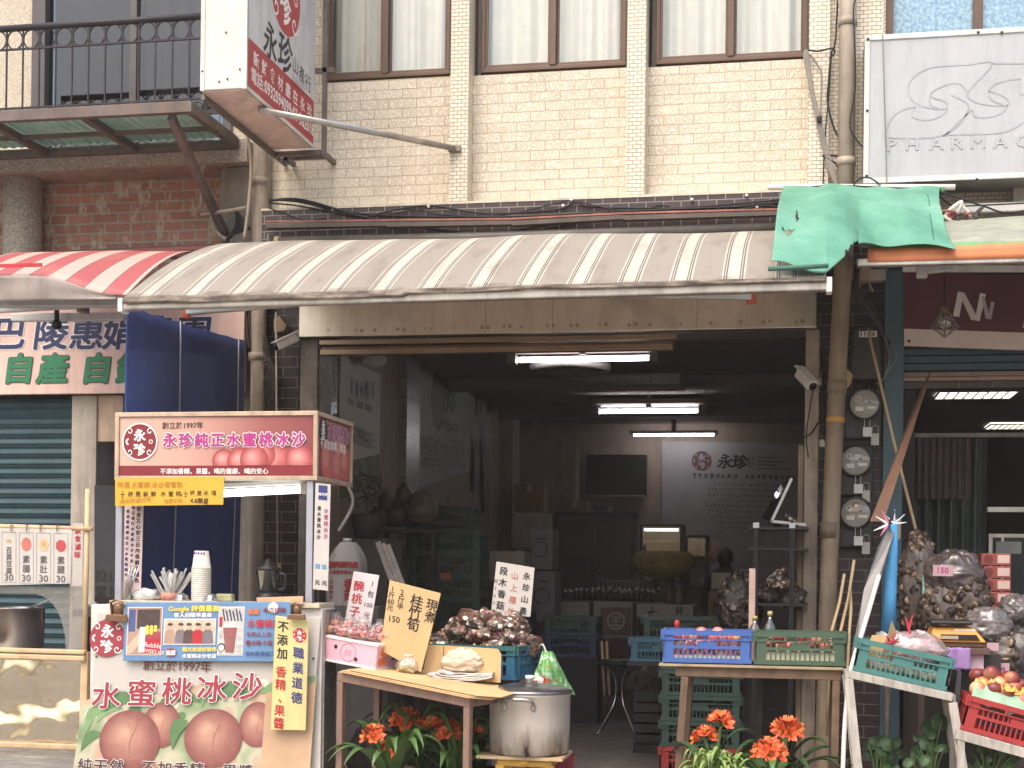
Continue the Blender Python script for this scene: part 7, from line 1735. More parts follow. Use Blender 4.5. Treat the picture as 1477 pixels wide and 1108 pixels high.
tag(MB().tube([P(1083,820,-.75),P(1083,906,-.75)],.014,8).build('wood_strip',M('strip_pink',C(196,160,146),.6)),'thin pinkish wooden strip standing behind the green fruit crate','strip') if 0 else None
q=P(1083,905,-1.9); tag(MB().box(q.x-.02,q.x+.02,-1.71,-1.69,q.z-.3,PZ(1083,820,-1.7)).build('wood_strip',M('strip_wood',C(196,160,146),.6,dirt=.3)),'pale wooden strip standing upright behind the two fruit crates','strip')
for k,(px,h) in enumerate(((1110,.2),(1088,.17))):
    q=P(px,908,-1.9); b=MB().lathe([(.035,0),(.037,h*.5),(.014,h*.72),(.014,h*.85)],14).mat(1).lathe([(.017,h*.85),(.017,h),(0,h)],12); tag(b.build('glass_bottle',[glassy('bottle_glass',(.75,.72,.6,1),.15,.03,diff=.15,dcol=C(120,110,80)),M('cap_gold',C(190,166,90),.4)],loc=(q.x,-1.78,PZ(px,915,-1.78)-.05)),['glass bottle with a gold cap behind the green fruit crate','shorter glass bottle beside the wooden strip behind the crates'][k],'bottle')
q=P(1100,915,-1.78); tag(MB().box(q.x-.2,q.x+.2,-1.79+.0,-1.5,PZ(1100,915,-1.78)-.09,PZ(1100,915,-1.78)-.052).build('rear_plank',WOODP),'short plank behind the fruit crates under the glass bottles','plank') if 0 else None
# crate stack under the right table
xs_=P(1010,1000,-.55).x; ys_=-.5; z0=.003
for k in range(5):
    crate('plastic_crate',['red crate on the floor at the bottom of the stack behind the right table','green crate directly on the red crate behind the right table','green crate in the middle of the stack behind the right table','green crate one below the top behind the right table','green crate topping the stack behind the right table'][k],(xs_,ys_+.19,z0+k*.192),0,RED if k==0 else DGREEN,.60,.38,.19,group='crates stacked behind the right table')
for q_,lab in (((983,920,-.2),'steel blue crate left of the green crate behind the fruit crates'),):
    q=P(930,955,.4); crate('plastic_crate',lab,(q.x+.12,.62,q.z),0,STEELB,.5,.36,.19)
    q=P(983,925,.8); crate('plastic_crate','grey green crate set behind the bright blue fruit crate',(q.x,1.0,q.z-.0),0,DGREEN,.66,.38,.2)
q=P(930,955,.4); tag(MB().box(q.x-.15,q.x+.85,.42,1.2,q.z-.035,q.z-.006).build('rear_table',WD2,bev=.004),'dark rear tabletop under the steel blue and grey green crates','table')
tag(MB().box(q.x+.3,q.x+.75,.5,1.1,.013,q.z-.036).build('rear_cabinet',M('cab_dark',C(46,44,48),.6),bev=.01),'dark cabinet under the rear tabletop','cabinet')
# dark crates centre-left
for k,(py,col,lab) in enumerate(((948,NBLUE,'navy crate under the dark green one beside the stool'),(922,DGREEN,'dark green crate on the navy crate beside the stool'))):
    q=P(822,py,2.6); crate('plastic_crate',lab,(q.x,2.8,q.z),0,col,.52,.38,.24 if k==0 else .22,group='crates beside the stool')
q=P(822,948,2.6); tag(MB().box(q.x-.27,q.x+.27,2.62,2.98,.013,q.z-.002).build('crate_plinth',M('base_dark',C(48,44,52),.7)),'dark base under the navy crate beside the stool','base')
# chrome stool
q=P(893,1030,1.9); sx_=q.x; zs_=PZ(893,952,1.9)
ch=thing('chrome_stool','dark seated stool with bent chrome legs on the shop floor','stool',(sx_,1.9,.012))
MB().lathe([(.19,zs_-.06),(.2,zs_-.04),(.19,zs_-.012),(0,zs_-.012)],24).build('seat',M('seat_black',C(34,30,32),.5),ch)
for k in range(4):
    a=PI/4+k*PI/2; d=V((math.cos(a),math.sin(a),0)); MB().tube(smoothpts([d*.15+V((0,0,zs_-.06)),d*.05+V((0,0,zs_*.75)),d*.05+V((0,0,zs_*.45)),d*.14+V((0,0,zs_*.22)),d*.25+V((0,0,0))],6),.012,8).build('leg',M('chrome',C(206,200,194),.15,1,var=.02,bp=0),ch)
b=MB()
for k in range(2): a=P(868+7*k,925,2.0); c=P(872+7*k,1003,2.0); b=MB().tube([a,c],.014,6); tag(b.build('wooden_pole',WOODP),['thin wooden pole leaning beside the chrome stool, the left of two','thin wooden pole leaning beside the chrome stool, the right of two'][k],'pole')
# black mesh basket left of the crate stack
q=P(938,1070,.5); b=MB()
for k in range(6): b.box(q.x-.14,q.x+.14,.5,.8,.013+.085*k,.08+.085*k)
tag(b.build('mesh_bins',M('bin_black',C(34,32,34),.6)),'pile of black bins left of the green crate stack','bins')
# bags and clutter under the left table
rv=random.Random(44)
for k,(px,py,r,m,lab) in enumerate(((600,1010,.17,M('sack_grey',C(96,88,92),.6,var=.2),'grey plastic sack slumped under the brown steel table'),(668,1040,.18,M('sack_pale',C(128,118,118),.5,var=.2),'pale grey sack slumped between the steel table and stock pot'),(540,1050,.2,M('sack_dark',C(60,54,56),.6,var=.2),'dark sack low behind the table leg by the cart'))):
    q=P(px,py,-1.75); tag(sackmesh((r,r*.8,r*1.2),k).build('sack',m,loc=(q.x,-1.7,r*.96)),lab,'sack')
for k,(px,py) in enumerate(((652,1005),(676,1012))): fruit('tomato',['red fruit under the table left of its corner leg','red fruit under the table right of its corner leg'][k],None,P(px,py,-2.2),.045,FR_TOM,'fruit')
q=P(664,1022,-2.2); tag(MB().box(q.x-.14,q.x+.14,-2.3,-2.1,.0,q.z).build('fruit_box',M('box_dim',C(84,76,74),.7),bev=.01),'dim box holding two red fruits under the table corner','box')

# more stored goods filling the shop
GC=[M('goods_tan',C(120,96,74),.75,var=.15),M('goods_dim',C(92,80,76),.75,var=.2),M('goods_blue',C(60,66,90),.6,var=.2),M('goods_pale',C(150,138,128),.7,var=.15)]
def gbox(label,px0,py0,px1,py1,y,m,tape=1,D=.35):
    t,a,c=boxat('carton',label,'box',px0,py0,px1,py1,y,D,m)
    if tape: MB().box((a.x+c.x)/2-.03,(a.x+c.x)/2+.03,y-.003,y-.0006,a.z-.09,a.z).build('tape',M('tape_dim',C(160,140,112),.4),t,w=True)
    return a,c
def gsup(x0,x1,y0,y1,z): tag(MB().box(x0,x1,y0,y1,.013,z-.002).build('stock_plinth',WD2,bev=.006),'dark low plinth standing under stored goods at '+('the ringed cartons' if x0<0 else 'the wall'),'plinth')
a,c=gbox('tan carton on top of the wooden cabinet at its left end',812,722,846,741,8.4,GC[0])
a,c=gbox('dim flat carton on top of the wooden cabinet at its right end',856,730,905,741,8.4,GC[1])
a,c=gbox('tan carton in the gap between the white placard and the ringed cartons',700,838,760,880,3.0,GC[1])
a,c=gbox('pale carton stacked high behind the white mushroom placard',706,795,756,836,3.0,GC[3])
a,c=gbox('dark carton under the dim carton behind the mushroom placard',698,882,764,935,3.0,GC[2]); 
a,c=gbox('tan carton against the left wall behind the deep green crates',742,700,784,738,7.2,GC[0])
a,c=gbox('pale carton below the tan one behind the deep green crates',738,740,790,790,7.2,GC[3])
a,c=gbox('dim carton lowest of the pile behind the deep green crates',736,792,760,850,7.2,GC[1])
a,c=gbox('dark blue carton behind the chrome stool',858,952,905,1005,3.9,GC[2])
a,c=gbox('dim carton right of the dark blue one behind the chrome stool',908,958,950,1000,3.9,GC[1])
a,c=gbox('tan carton by the right wall behind the mushroom sack',1022,852,1060,905,3.4,GC[0])
a,c=gbox('pale carton on the tan one by the right wall',1026,826,1056,850,3.4,GC[3])
rv=random.Random(77)
for k,(px,py,y,r,lab) in enumerate(((735,905,2.2,.16,'dark slumped sack before the stacked cartons behind the teal crate'),(845,985,3.2,.2,'dark slumped sack on the floor left of the chrome stool'),(925,1000,2.6,.17,'dark slumped sack on the floor between stool and green crates'),(1060,880,2.5,.2,'brown slumped sack near the right wall'),(610,735,1.6,.14,'brown slumped sack on top of the dark green crate stack'))):
    q=P(px,py,y); tag(sackmesh((r,r*.8,r*1.1),k+20).build('stock_sack',[M('sack_brown',C(92,76,66),.5,var=.3,scale=9,bp=.4,bs=18),M('sack_dark2',C(66,58,60),.4,var=.3,scale=9,bp=.4,bs=18)][k%2],loc=(q.x,q.y,max(r*.88+.012,q.z))),lab,'sack')
b=MB()
for k in range(8): b.tube(smoothpts([P(356+k*3,455+rv.uniform(-6,6),-.14),P(360+k*5,500+k*6,-.16),P(384+k*2,520+rv.uniform(-12,12),-.15),P(372+k*3,560+k*8,-.14)],6),.006,6)
tag(b.build('corner_wires',M('wire_brown',C(74,66,62),.6)),'brown wires hanging in loops behind the blue tarpaulin beside the drainpipe','wires')
# ================= wall between the shops: meters, pipe, cameras =================
SOCK=M('meter_box',C(58,56,58),.5,.2,var=.2,dirt=.3); DIAL=M('dial_grey',C(170,160,152),.4,var=.06,bp=0); DIALB=M('dial_tan',C(176,140,116),.4,var=.2,scale=20,bp=0)
def meter(px,py,label,tan=0):
    q=P(px,py,-.13); t=thing('electric_meter',label,'meter',q); r=.105
    MB().box(q.x-.15,q.x+.13,-.10,-.001,q.z-.26,q.z+.12).build('housing',SOCK,t,w=True,bev=.012)
    b=MB(); b.tube([V((q.x,-.101,q.z)),V((q.x,-.13,q.z))],r*1.2,32); b.build('ring',M('meter_ring',C(44,42,44),.45,.3),t,w=True,bev=.004)
    b=MB(V((0,-.0004,0))); O=V((0,-.132,0)); b.mat(0).disc(q.x,q.z,r,O,AXX,AZZ,36)
    if tan: b.mat(2).disc(q.x,q.z+r*.35,r*.6,O,AXX,AZZ,24,squash=.7)
    b.mat(1).disc(q.x-r*.45,q.z+r*.35,r*.2,O,AXX,AZZ,18,r0=r*.14); b.mat(3).disc(q.x+r*.35,q.z+r*.12,r*.1,O,AXX,AZZ,12)
    b.mat(1).box(q.x-r*.65,q.x-r*.08,-.1345,-.1335,q.z-r*.5,q.z-r*.2); b.box(q.x+r*.2,q.x+r*.8,-.1345,-.1335,q.z-r*.35,q.z-r*.15)
    for k in range(3): b.mat(3).stroke([(q.x-r*.6+.02*k*3,q.z-r*.02),(q.x-r*.45+.02*k*3,q.z-r*.02)],.004,O+V((0,-.002,0)),AXX,AZZ)
    b.build('dial',[DIAL,I_WHT,DIALB,I_BLK],t,w=True)
    gl=MB(); 
    gl.lathe([(r*1.12,0),(r*1.1,.06),(r*.95,.085),(0,.09)],32); g=MB(); g.add([V((q.x+v.x,-.13-v.z,q.z+v.y)) for v in gl.v],[f for f in gl.f[:-2]],True); g.build('cover',glassy('meter_glass',(.96,.96,.94,1),.06),t,w=True)
    b=MB(); 
    for dx in (-.02,.02): b.tube([V((q.x+.02+dx,-.14,q.z-r*1.1)),V((q.x+.02+dx,-.14,q.z-r*1.1-.07))],.0025,5)
    b.box(q.x-.01,q.x+.055,-.145,-.138,q.z-r*1.1-.13,q.z-r*1.1-.06); b.build('seal_tag',white_plast,t,w=True)
    b=MB(); b.tube(smoothpts([V((q.x+.07,-.11,q.z-.22)),V((q.x+.06,-.13,q.z-.17)),V((q.x+.1,-.13,q.z-.17)),V((q.x+.1,-.11,q.z-.22))],4),.004,5); b.box(q.x+.05,q.x+.11,-.125,-.105,q.z-.31,q.z-.22); b.build('padlock',M('lock_grey',C(176,168,156),.5,.3),t,w=True,bev=.004)
meter(1247,583,'round glass electric meter at the top of the three on the dark tiles')
meter(1234,665,'round glass electric meter in the middle of the three on the dark tiles')
meter(1234,740,'round glass electric meter with a tan dial at the bottom of the three',1)
a=P(1230,478,-.12);c=P(1268,548,-.12)
t=thing('cable_box','dark cable box with a white 11-20 number plate above the electric meters','electrical box',((a.x+c.x)/2,-.1,c.z))
b=MB(); b.prism([V((a.x,-.16,a.z-.02)),V((a.x+.03,-.16,a.z+.03)),V((c.x-.03,-.16,a.z+.03)),V((c.x,-.16,a.z-.02)),V((c.x+.02,-.16,c.z)),V((a.x-.02,-.16,c.z))][::-1],(0,.159,0)); b.build('body',SOCK,t,w=True,bev=.01)
q=P(1252,482,-.165); b=MB(V((0,-.0004,0))); b.mat(0).box(q.x-.065,q.x+.065,-.166,-.1605,q.z-.022,q.z+.022); b.mat(1).text('11-20',q.x,q.z-.014,.045,V((0,-.1675,0)),align='C',bold=.04,sxx=1.1); b.build('number_plate',[I_WHT,I_BLK],t,w=True)
b=MB()
for k in range(3): x=a.x+.05+.07*k; b.tube([V((x,-.08,c.z+.01)),V((x+.01,-.08,c.z-.14))],.022,8)
b.build('cable_gland',M('gland',C(50,46,46),.5),t,w=True)
# cables around them
b=MB(); rv=random.Random(14)
for k in range(7):
    b.tube(smoothpts([P(1226+k*3,360+rv.uniform(0,10),-.1),P(1228+k*2+rv.uniform(-4,4),410,-.14),P(1240+k*3,440+rv.uniform(-8,8),-.16),P(1262+k*2,462+k*3,-.16),P(1284-k,496+k*5,-.13)],6),.006,6)
tag(b.build('cable_tangle',M('cable_dull',C(74,68,66),.6)),'tangle of dull cables fanning down beside the cable box','cables')
b=MB()
for k in range(5): b.tube(smoothpts([P(1186,500+k*14,-.12),P(1190+rv.uniform(-4,6),540+k*12,-.15),P(1184+k*2,585+k*10,-.15),P(1192,640+k*6,-.12)],6),.006,6)
b.tube(smoothpts([P(1180,610,-.14),P(1170,625,-.2),P(1158,632,-.14)],5),.006,6); b.tube(smoothpts([P(1173,560,-.2),P(1168,590,-.18),P(1163,630,-.14),P(1166,660,-.12)],5),.005,6)
tag(b.build('post_cables',black_wire),'black cables running down between the door post and the leaning pipe','cables')
b=MB(); b.tube(smoothpts([P(1276,480,-.16),P(1283,520,-.16),P(1275,545,-.16),P(1262,555,-.14)],5),.006,6); b.tube(smoothpts([P(1290,500,-.18),P(1292,520,-.2),P(1275,540,-.17)],5),.004,5); tag(b.build('loose_wires',grey_wire),'loose pale wires curling beside the teal corner post','wires')
for k,(px,py) in enumerate(((1183,551),(1187,640))):
    q=P(px,py,-.02); tag(MB().box(q.x-.03,q.x+.03,-.06,-.001,q.z-.03,q.z+.03).build('junction_box',white_plast,bev=.01),['small white junction box beside the right surveillance camera','small white junction box lower on the tiles by the leaning pipe'][k],'junction box')
t=thing('leaning_pipe','tan plastic pipe with an orange tape band leaning in front of the dark tiles','pipe',P(1192,935,-.3))
pp=[P(1217,372,-.3),P(1207,560,-.3),P(1199,740,-.3),P(1194,880,-.3),P(1186,1160,-.3)]
tan=M('pipe_tan',C(158,134,108),.6,var=.2,scale=4,bp=.15,dirt=.7,dcol=C(90,72,56),dscale=4)
MB().tube(smoothpts(pp,5),.066,16).build('pipe',tan,t,w=True)
b=MB(); q=P(1205,606,-.3); b.tube([q+V((-.001,0,-.02)),q+V((.001,0,.02))],.069,16); b.build('tape_band',M('tape_orange',C(206,144,62),.5),t,w=True)
b=MB(); q=pp[1]; b.tube([q+V((0,0,-.04)),q+V((.003,0,.05))],.072,16); b.build('coupling',tan,t,w=True)
b=MB(); q=P(1196,765,-.3); b.tube([q+V((0,0,-.06)),q+V((.003,0,.06))],.071,16); b.build('coupling',M('pipe_dark',C(128,108,88),.6,dirt=.5),t,w=True)
tag(MB().prism([P(1214,525,-.2),P(1230,540,-.2),P(1228,552,-.2),P(1218,566,-.2),P(1213,580,-.2)],(0,.04,0)).build('cardboard_wedge',CARD,bev=.003),'torn brown cardboard wedge tucked behind the leaning pipe','cardboard')
# surveillance cameras
def cctv(p0,p1,py_,y,label,wall):
    a=P(*p0,y);c=P(*p1,y-.12); t=thing('surveillance_camera',label,'camera',a); d=(c-a).normalized()
    MB().bar(a,c,.075,.075).build('body',white_plast,t,w=True,bev=.012)
    MB().bar(a-d*.01+V((0,0,.043)),c+d*.03+V((0,0,.043)),.09,.012).build('sunshield',white_plast,t,w=True,bev=.003)
    MB().tube([c-d*.005,c+d*.012],.03,16).build('lens',M('lens_black',C(20,20,24),.1,bp=0),t,w=True)
    w_=P(*wall,-.02); MB().tube([a.lerp(c,.3),a.lerp(w_,.6)+V((0,0,-.02)),w_],.014,8).build('mount',white_plast,t,w=True)
cctv((1153,537),(1172,557),0,-.22,'white bullet surveillance camera on the right door post',(1185,540))
cctv((428,486),(398,500),0,-.15,'grimy bullet surveillance camera on the tiles left of the door frame',(432,478))
q=P(403,470,-.08); tag(MB().prism([V((q.x-.04,-.1,q.z-.06)),V((q.x+.05,-.1,q.z-.05)),V((q.x+.07,-.1,q.z-.0)),V((q.x-.0,-.1,q.z+.08)),V((q.x-.05,-.1,q.z+.05))],(0,.099,0)).build('old_fixture',M('fixture_tan',C(150,128,104),.7,dirt=.5),bev=.008),'broken tan fixture on the tiles above the left camera','fixture')
b=MB(); b.tube([P(398,450,-.2),P(399,600,-.2),P(400,815,-.2)],.008,6); tag(b.build('pull_cord',M('cord_tan',C(170,156,136),.7)),'thin tan pull cord hanging before the dark tiles left of the door','cord')
q=P(403,812,-.2); tag(MB().box(q.x-.012,q.x+.012,-.21,-.19,q.z-.07,q.z).build('cord_pull',CARD),'small handle at the end of the tan pull cord','handle')
# ================= right shop front =================
t,O,ax,az,n_,W,H=board('maroon_banner','maroon shop banner with a white metallic letter N above the teal shutter box','banner',(1303,392),(1530,398),(1304,500),-.14,M('banner_maroon',C(96,44,54),.4,var=.15,scale=2,bp=.1,bs=5),.006,.0,'cloth')
b=MB(n_*.0003)
sc_=W/227
def bp(px,py): q=P(px,py,-.14)-O; return q.dot(ax),q.dot(az)
z0=bp(1310,474)[1]; z1=bp(1310,499)[1]
b.mat(0).add([O+ax*x+az*z+n_*.0005 for x,z in ((0,z1),(W,z1),(W,z0),(0,z0))],[(0,1,2,3)])
def poly(k,pts): b.mat(k).add([O+n_*.001+ax*bp(x,y_)[0]+az*bp(x,y_)[1] for x,y_ in pts][::-1],[tuple(range(len(pts)))])
poly(1,[(1370,451),(1380,415),(1388,416),(1379,452)]); poly(0,[(1380,415),(1389,416),(1407,454),(1396,455)]); poly(1,[(1401,455),(1412,415),(1420,416),(1408,456)]); poly(2,[(1413,420),(1417,418),(1424,450),(1417,452)]); poly(2,[(1420,452),(1427,426),(1432,427),(1425,452)])
poly(0,[(1470,460),(1476,440),(1484,440),(1492,462),(1485,462),(1479,446),(1475,461)])
b.build('lettering',[M('strip_cream',C(214,192,180),.5,var=.05),M('letter_white',C(222,214,206),.4),M('letter_grey',C(176,160,158),.4)],t,w=True)
b=MB(); q0=P(1302,388,-.14); q1=P(1500,392,-.14); b.bar(V((q0.x,-.15,q0.z+.0)),V((q1.x+.6,-.15,q1.z)),.03,.05); b.build('top_rail',white_plast,t,w=True,bev=.004)
b=MB(); q=P(1311,492,-.15); b.disc(q.x,q.z,.012,V((0,-.148,0)),AXX,AZZ,12); b.build('eyelet',black_metal,t,w=True)
# caged bulb
q=P(1363,462,-.9); t=thing('caged_bulb','hanging caged work lamp bulb in front of the maroon banner','lamp',q)
MB().tube([P(1362,398,-.9),q+V((0,0,.1))],.006,6).build('cord',black_wire,t,w=True)
MB().lathe([(.025,.10),(.03,.05),(.028,.04)],14,q).build('socket',M('socket_brown',C(120,92,76),.5),t,w=True)
MB().lathe([(.022,.045),(.05,-.01),(.045,-.045),(.0,-.075)],18,q).build('bulb',glassy('bulb_glass',(.9,.85,.8,1),.15,.1,diff=.3,dcol=C(206,190,176)),t,w=True)
b=MB()
for k in range(8):
    a=k*PI/4; d=V((math.cos(a),math.sin(a),0)); b.tube([q+d*.03+V((0,0,.05)),q+d*.06+V((0,0,0)),q+d*.095+V((0,0,-.05)),q+V((0,0,-.12))],.004,5)
for z,r in ((0,.06),(-.05,.095)): b.tube([q+V((r*math.cos(k*PI/10),r*math.sin(k*PI/10),z)) for k in range(20)],.004,5,closed=True)
b.build('cage',galv_dull,t,w=True)
# small items on the wall top-right
q=P(1254,400,-.1); tag(MB().box(q.x-.08,q.x+.14,-.12,-.001,q.z-.03,q.z+.06).build('insulator_box',M('box_white2',C(190,176,164),.6,dirt=.5),bev=.01),'grubby white connector box beneath the turquoise tarp','electrical box')
q=P(1248,387,-.13); b=MB(); b.box(q.x-.04,q.x+.04,-.15,-.13,q.z-.10,q.z+.05); b.tube([V((q.x-.02,-.14,q.z-.1)),V((q.x-.06,-.14,q.z-.18))],.01,6); b.tube([V((q.x+.02,-.14,q.z-.1)),V((q.x+.06,-.14,q.z-.18))],.01,6); tag(b.build('hook_bracket',M('hook_tan',C(176,148,110),.6,dirt=.4)),'tan hook bracket under the end of the green awning bar','bracket')
# ceiling panel lights in the right shop
PG=emit('panel_glow',(1,.95,.86,1),3.0)
def panel(px0,px1,py0,py1,label):
    # solve depth on the ceiling plane
    a=inv_depth(px0+8,py1,ZC2-.004); c=inv_depth(px1,py1,ZC2-.004); e=inv_depth((px0+px1)/2,py0,ZC2-.004)
    y0,y1=min(a.y,e.y),max(a.y,e.y); y0=a.y; y1=e.y
    if y1-y0<.3 or y1-y0>1.3: y1=y0+.6
    t=thing('panel_light',label,'ceiling lamp',((a.x+c.x)/2,(y0+y1)/2,ZC2))
    MB().box(a.x,c.x,y0,y1,ZC2-.012,ZC2-.003).build('diffuser',PG,t,w=True)
    b=MB()
    for k in range(9): x=a.x+(c.x-a.x)*k/8; b.box(x-.008,x+.008,y0-.01,y1+.01,ZC2-.03,ZC2-.0125)
    for k in range(4): y=y0+(y1-y0)*k/3; b.box(a.x,c.x,y-.008,y+.008,ZC2-.031,ZC2-.0128)
    b.build('louvre',M('louvre_alu',C(190,184,176),.4,.3),t,w=True)
panel(1347,1468,549,563,'lit louvred ceiling panel nearest the right shop front'); panel(1421,1500,601,610,'lit louvred ceiling panel second back in the right shop'); panel(1394,1500,629,637,'lit louvred ceiling panel farthest back above the curtain')
q=P(1310,628,.7); b=MB().box(tp1,9,.7,.74,PZ(1310,631,.7)-.0,PZ(1310,625,.7)); tag(b.build('curtain_rail',galv_dull),'pale horizontal curtain rail across the right shop','rail')
CU=M('curtain_green',C(74,84,80),.85,var=.2); xc0=P(1306,700,.75).x; xc1=P(1424,700,.75).x; zc1=PZ(1350,632,.75)
def fcur(u,v): return V((xc0+(xc1-xc0)*u,.80+.05*math.sin(u*42)+.03*noise.noise(V((u*9,v*2,0))),.5+(zc1-.5)*v))
c=MB().grid(fcur,120,8).build('curtain',CU); tag(c,'dark grey green curtain hanging behind the bagged goods in the right shop','curtain')
def fcur2(u,v): return V((xc0+(xc1-xc0)*u*.8,.70+.02*math.sin(u*60),PZ(1350,720,.7)+(zc1-PZ(1350,720,.7))*v))
c=MB().grid(fcur2,100,4).build('lace_valance',M('lace_mauve',C(96,78,84),.9,var=.2)); tag(c,'mauve lace valance over the top of the dark curtain','curtain')
# shelving unit far right
t=thing('shop_cabinet','dark metal cabinet with pale edged doors at the back of the right shop','cabinet',(P(1450,800,1.2).x,1.2,0))
a=P(1426,770,1.2); MB().box(a.x,a.x+1.2,1.2,1.7,0,a.z).build('body',M('cab_green',C(40,48,46),.4,.2),t,w=True,bev=.005)
b=MB(); b.box(a.x,a.x+1.2,1.185,1.199,a.z-.03,a.z); b.box(a.x,a.x+.03,1.185,1.199,0,a.z-.03); b.box(a.x+.1,a.x+.12,1.185,1.199,0,a.z-.03); b.build('edge_strip',galv,t,w=True)
q=P(1455,790,1.18); MB().box(q.x-.1,q.x+.1,1.18,1.199,q.z-.05,q.z+.05).build('label_plate',M('plate_pale',C(150,150,146),.3),t,w=True)
a=P(1424,735,.9); tag(MB().box(a.x,a.x+1,.88,.95,a.z-.02,a.z+.02).build('shelf_rail',galv),'pale steel shelf rail above the dark cabinet','rail')
# leaning panel, stick
a=P(1342,536,-.5);c=P(1272,752,-1.6); t=thing('leaning_board','long thin brown board leaning against the teal corner post','board',c)
MB().prism([a,a+V((.012,0,.01)),c+V((.012,0,0)),c+V((-.075,0,0)),a+V((-.065,0,-.12))],(0,.012,0)).build('board',M('board_brown',C(124,86,66),.5,var=.2,scale=3,dirt=.3),t,w=True)
t=tag(MB().tube([P(1252,476,-.35),P(1290,640,-.5),P(1330,800,-.6)],.011,8).build('bamboo_stick',WOODP),'long thin bamboo stick leaning across the teal post','stick')
for k,(p0,p1) in enumerate((((1218,828),(1199,912)),((1232,808),(1212,912)),((1226,846),(1225,912)))):
    tag(MB().tube([P(*p0,-1.2),P(*p0,-1.2).lerp(P(*p1,-1.3),.5)+V((.01,0,0)),P(*p1,-1.3),P(*p1,-1.3)+V((-.02,0,-.7))],.011,7).build('bamboo_stick',WOODP),['thin bamboo stick at the left behind the green fruit crate','thick bamboo stick in the middle behind the green fruit crate','dark bamboo stick at the right behind the green fruit crate'][k],'stick')
# blue sleeve pole and silver folded sheet
yz_=-2.2
t=thing('blue_sleeve','upright pole wrapped in bright blue fuzzy sleeve in front of the teal post','pole',P(1283,920,yz_))
b=MB(); pts=[P(1290,756,yz_),P(1287,800,yz_),P(1284,860,yz_),P(1281,915,yz_)]; b.tube(pts,[.022,.034,.038,.042],14); b.build('sleeve',M('sleeve_blue',C(66,146,204),.8,var=.15,scale=20,bp=.6,bs=90),t,w=True)
MB().tube([pts[-1],pts[-1]+V((0,0,-1.0))],.02,8).build('pole',galv_dull,t,w=True)
MB().ball(pts[-1]+V((0,-.0,-.02)),(.08,.06,.05),16,10,.4,4).build('foot_wrap',WB,t,w=True)
b=MB()
for k,(dx,dz) in enumerate(((-.05,.05),(.0,.09),(.06,.06),(.07,.01),(-.03,.02))): b.tube([pts[0]+V((0,0,.0)),pts[0]+V((dx,-.02,dz))],[.008,.002],5)
b.build('ribbon',M('ribbon_pale',C(200,206,224),.5),t,w=True)
t=thing('silver_sheet','folded silver reflective sheet tied with pink ribbon leaning to the white pole','sheet',P(1220,960,-2.5))
a=P(1284,752,-2.25)
MB().prism([P(1281,762,-2.25),P(1289,770,-2.25),P(1264,852,-2.35),P(1237,920,-2.45),P(1228,945,-2.45),P(1246,850,-2.35),P(1266,790,-2.3)],(.01,.05,0)).build('sheet',M('silver',C(128,124,122),.5,.25,var=.25,scale=6,bp=.4,bs=12),t,w=True)
b=MB()
for k,(dx,dz) in enumerate(((-.09,.03),(-.05,.06),(.03,.07),(-.10,-.06),(-.06,-.09),(.0,-.07))): b.mat(k%3).tube([a+V((-.01,-.02,-.02)),a+V((dx,-.04,dz))],[.011,.002],5)
b.build('ribbon',[M('ribbon_white',C(226,220,220),.5),M('ribbon_pink',C(214,110,140),.5),M('ribbon_black',C(50,44,50),.5)],t,w=True)
tag(MB().tube(smoothpts([P(1268,830,-2.4),P(1246,905,-2.55),P(1228,965,-2.7),P(1219,1040,-2.75),P(1215,1130,-2.8)],6),.014,8).build('white_pole',M('pole_white',C(220,212,204),.5,var=.05,dirt=.3)),'bent white pole leaning in front of the white trestle','pole')
tag(MB().box(P(1291,785,-.16).x,P(1299,785,-.16).x,-.14,-.121,PZ(1295,778,-.14),PZ(1295,748,-.14)).build('post_notice',CARD),'small tan notice stuck on the teal corner post','notice')
# ================= white trestle with teal crate =================
ys2=-2.75; tl2=P(1224,972,ys2); tr2=P(1374,1006,ys2); slope=(tr2.z-tl2.z)/(tr2.x-tl2.x); ang=math.atan(slope)
WT=M('trestle_white',C(176,168,158),.6,.1,var=.15,bp=.3,bs=30,dirt=.8,dcol=C(110,92,76),dscale=9)
t=thing('white_trestle','wonky rusted white trestle with a sloping top holding the teal crate','trestle',((tl2.x+tr2.x)/2,ys2,0))
MB().bar(tl2,tr2,.04,.045).build('top_rail',WT,t,w=True,bev=.003); MB().bar(tl2+V((0,.36,0)),tr2+V((0,.36,0)),.04,.045).build('top_rail',WT,t,w=True,bev=.003)
for a,dx in ((tl2,.05),(tr2,.06)):
    for dy in (0,.36): MB().bar(a+V((0,dy+.0,-.03)),V((a.x+dx*2,a.y+dy+(-.06 if dy==0 else .06),0)),.05,.045,(0,1,0)).build('leg',WT,t,w=True,bev=.003)
    MB().bar(a+V((0,.03,-.01)),a+V((0,.33,-.01)),.04,.04).build('side_rail',WT,t,w=True)
wc=(P(1372,960,ys2).x-P(1234,935,ys2).x)*1.0
cc=tl2.lerp(tr2,.48); up=V((-math.sin(ang),0,math.cos(ang)))
tcr=crate('teal_crate','teal plastic crate with a pink bag tilted on the white trestle',cc+V((0,.19,0))+up*.026,0,TEAL,round(wc,3),.36,.19,tilt=(0,-ang,0))
def tc_(u,v,w_): return tcr.location+V((math.cos(ang),0,math.sin(ang)))*u+V((0,v,0))+up*w_
b=MB(); b.prism([tc_(-.22,-.12,.02),tc_(-.12,-.12,.02),tc_(-.12,-.12,.24),tc_(-.2,-.12,.22)],(0,.006,0)); b.prism([tc_(-.12,-.12,.05),tc_(-.02,.0,.05),tc_(-.02,.0,.2),tc_(-.11,-.12,.33)],(0,.006,0)); tag(b.build('cut_cardboard',CARD),'cut tan cardboard piece standing in the left of the teal crate','cardboard')
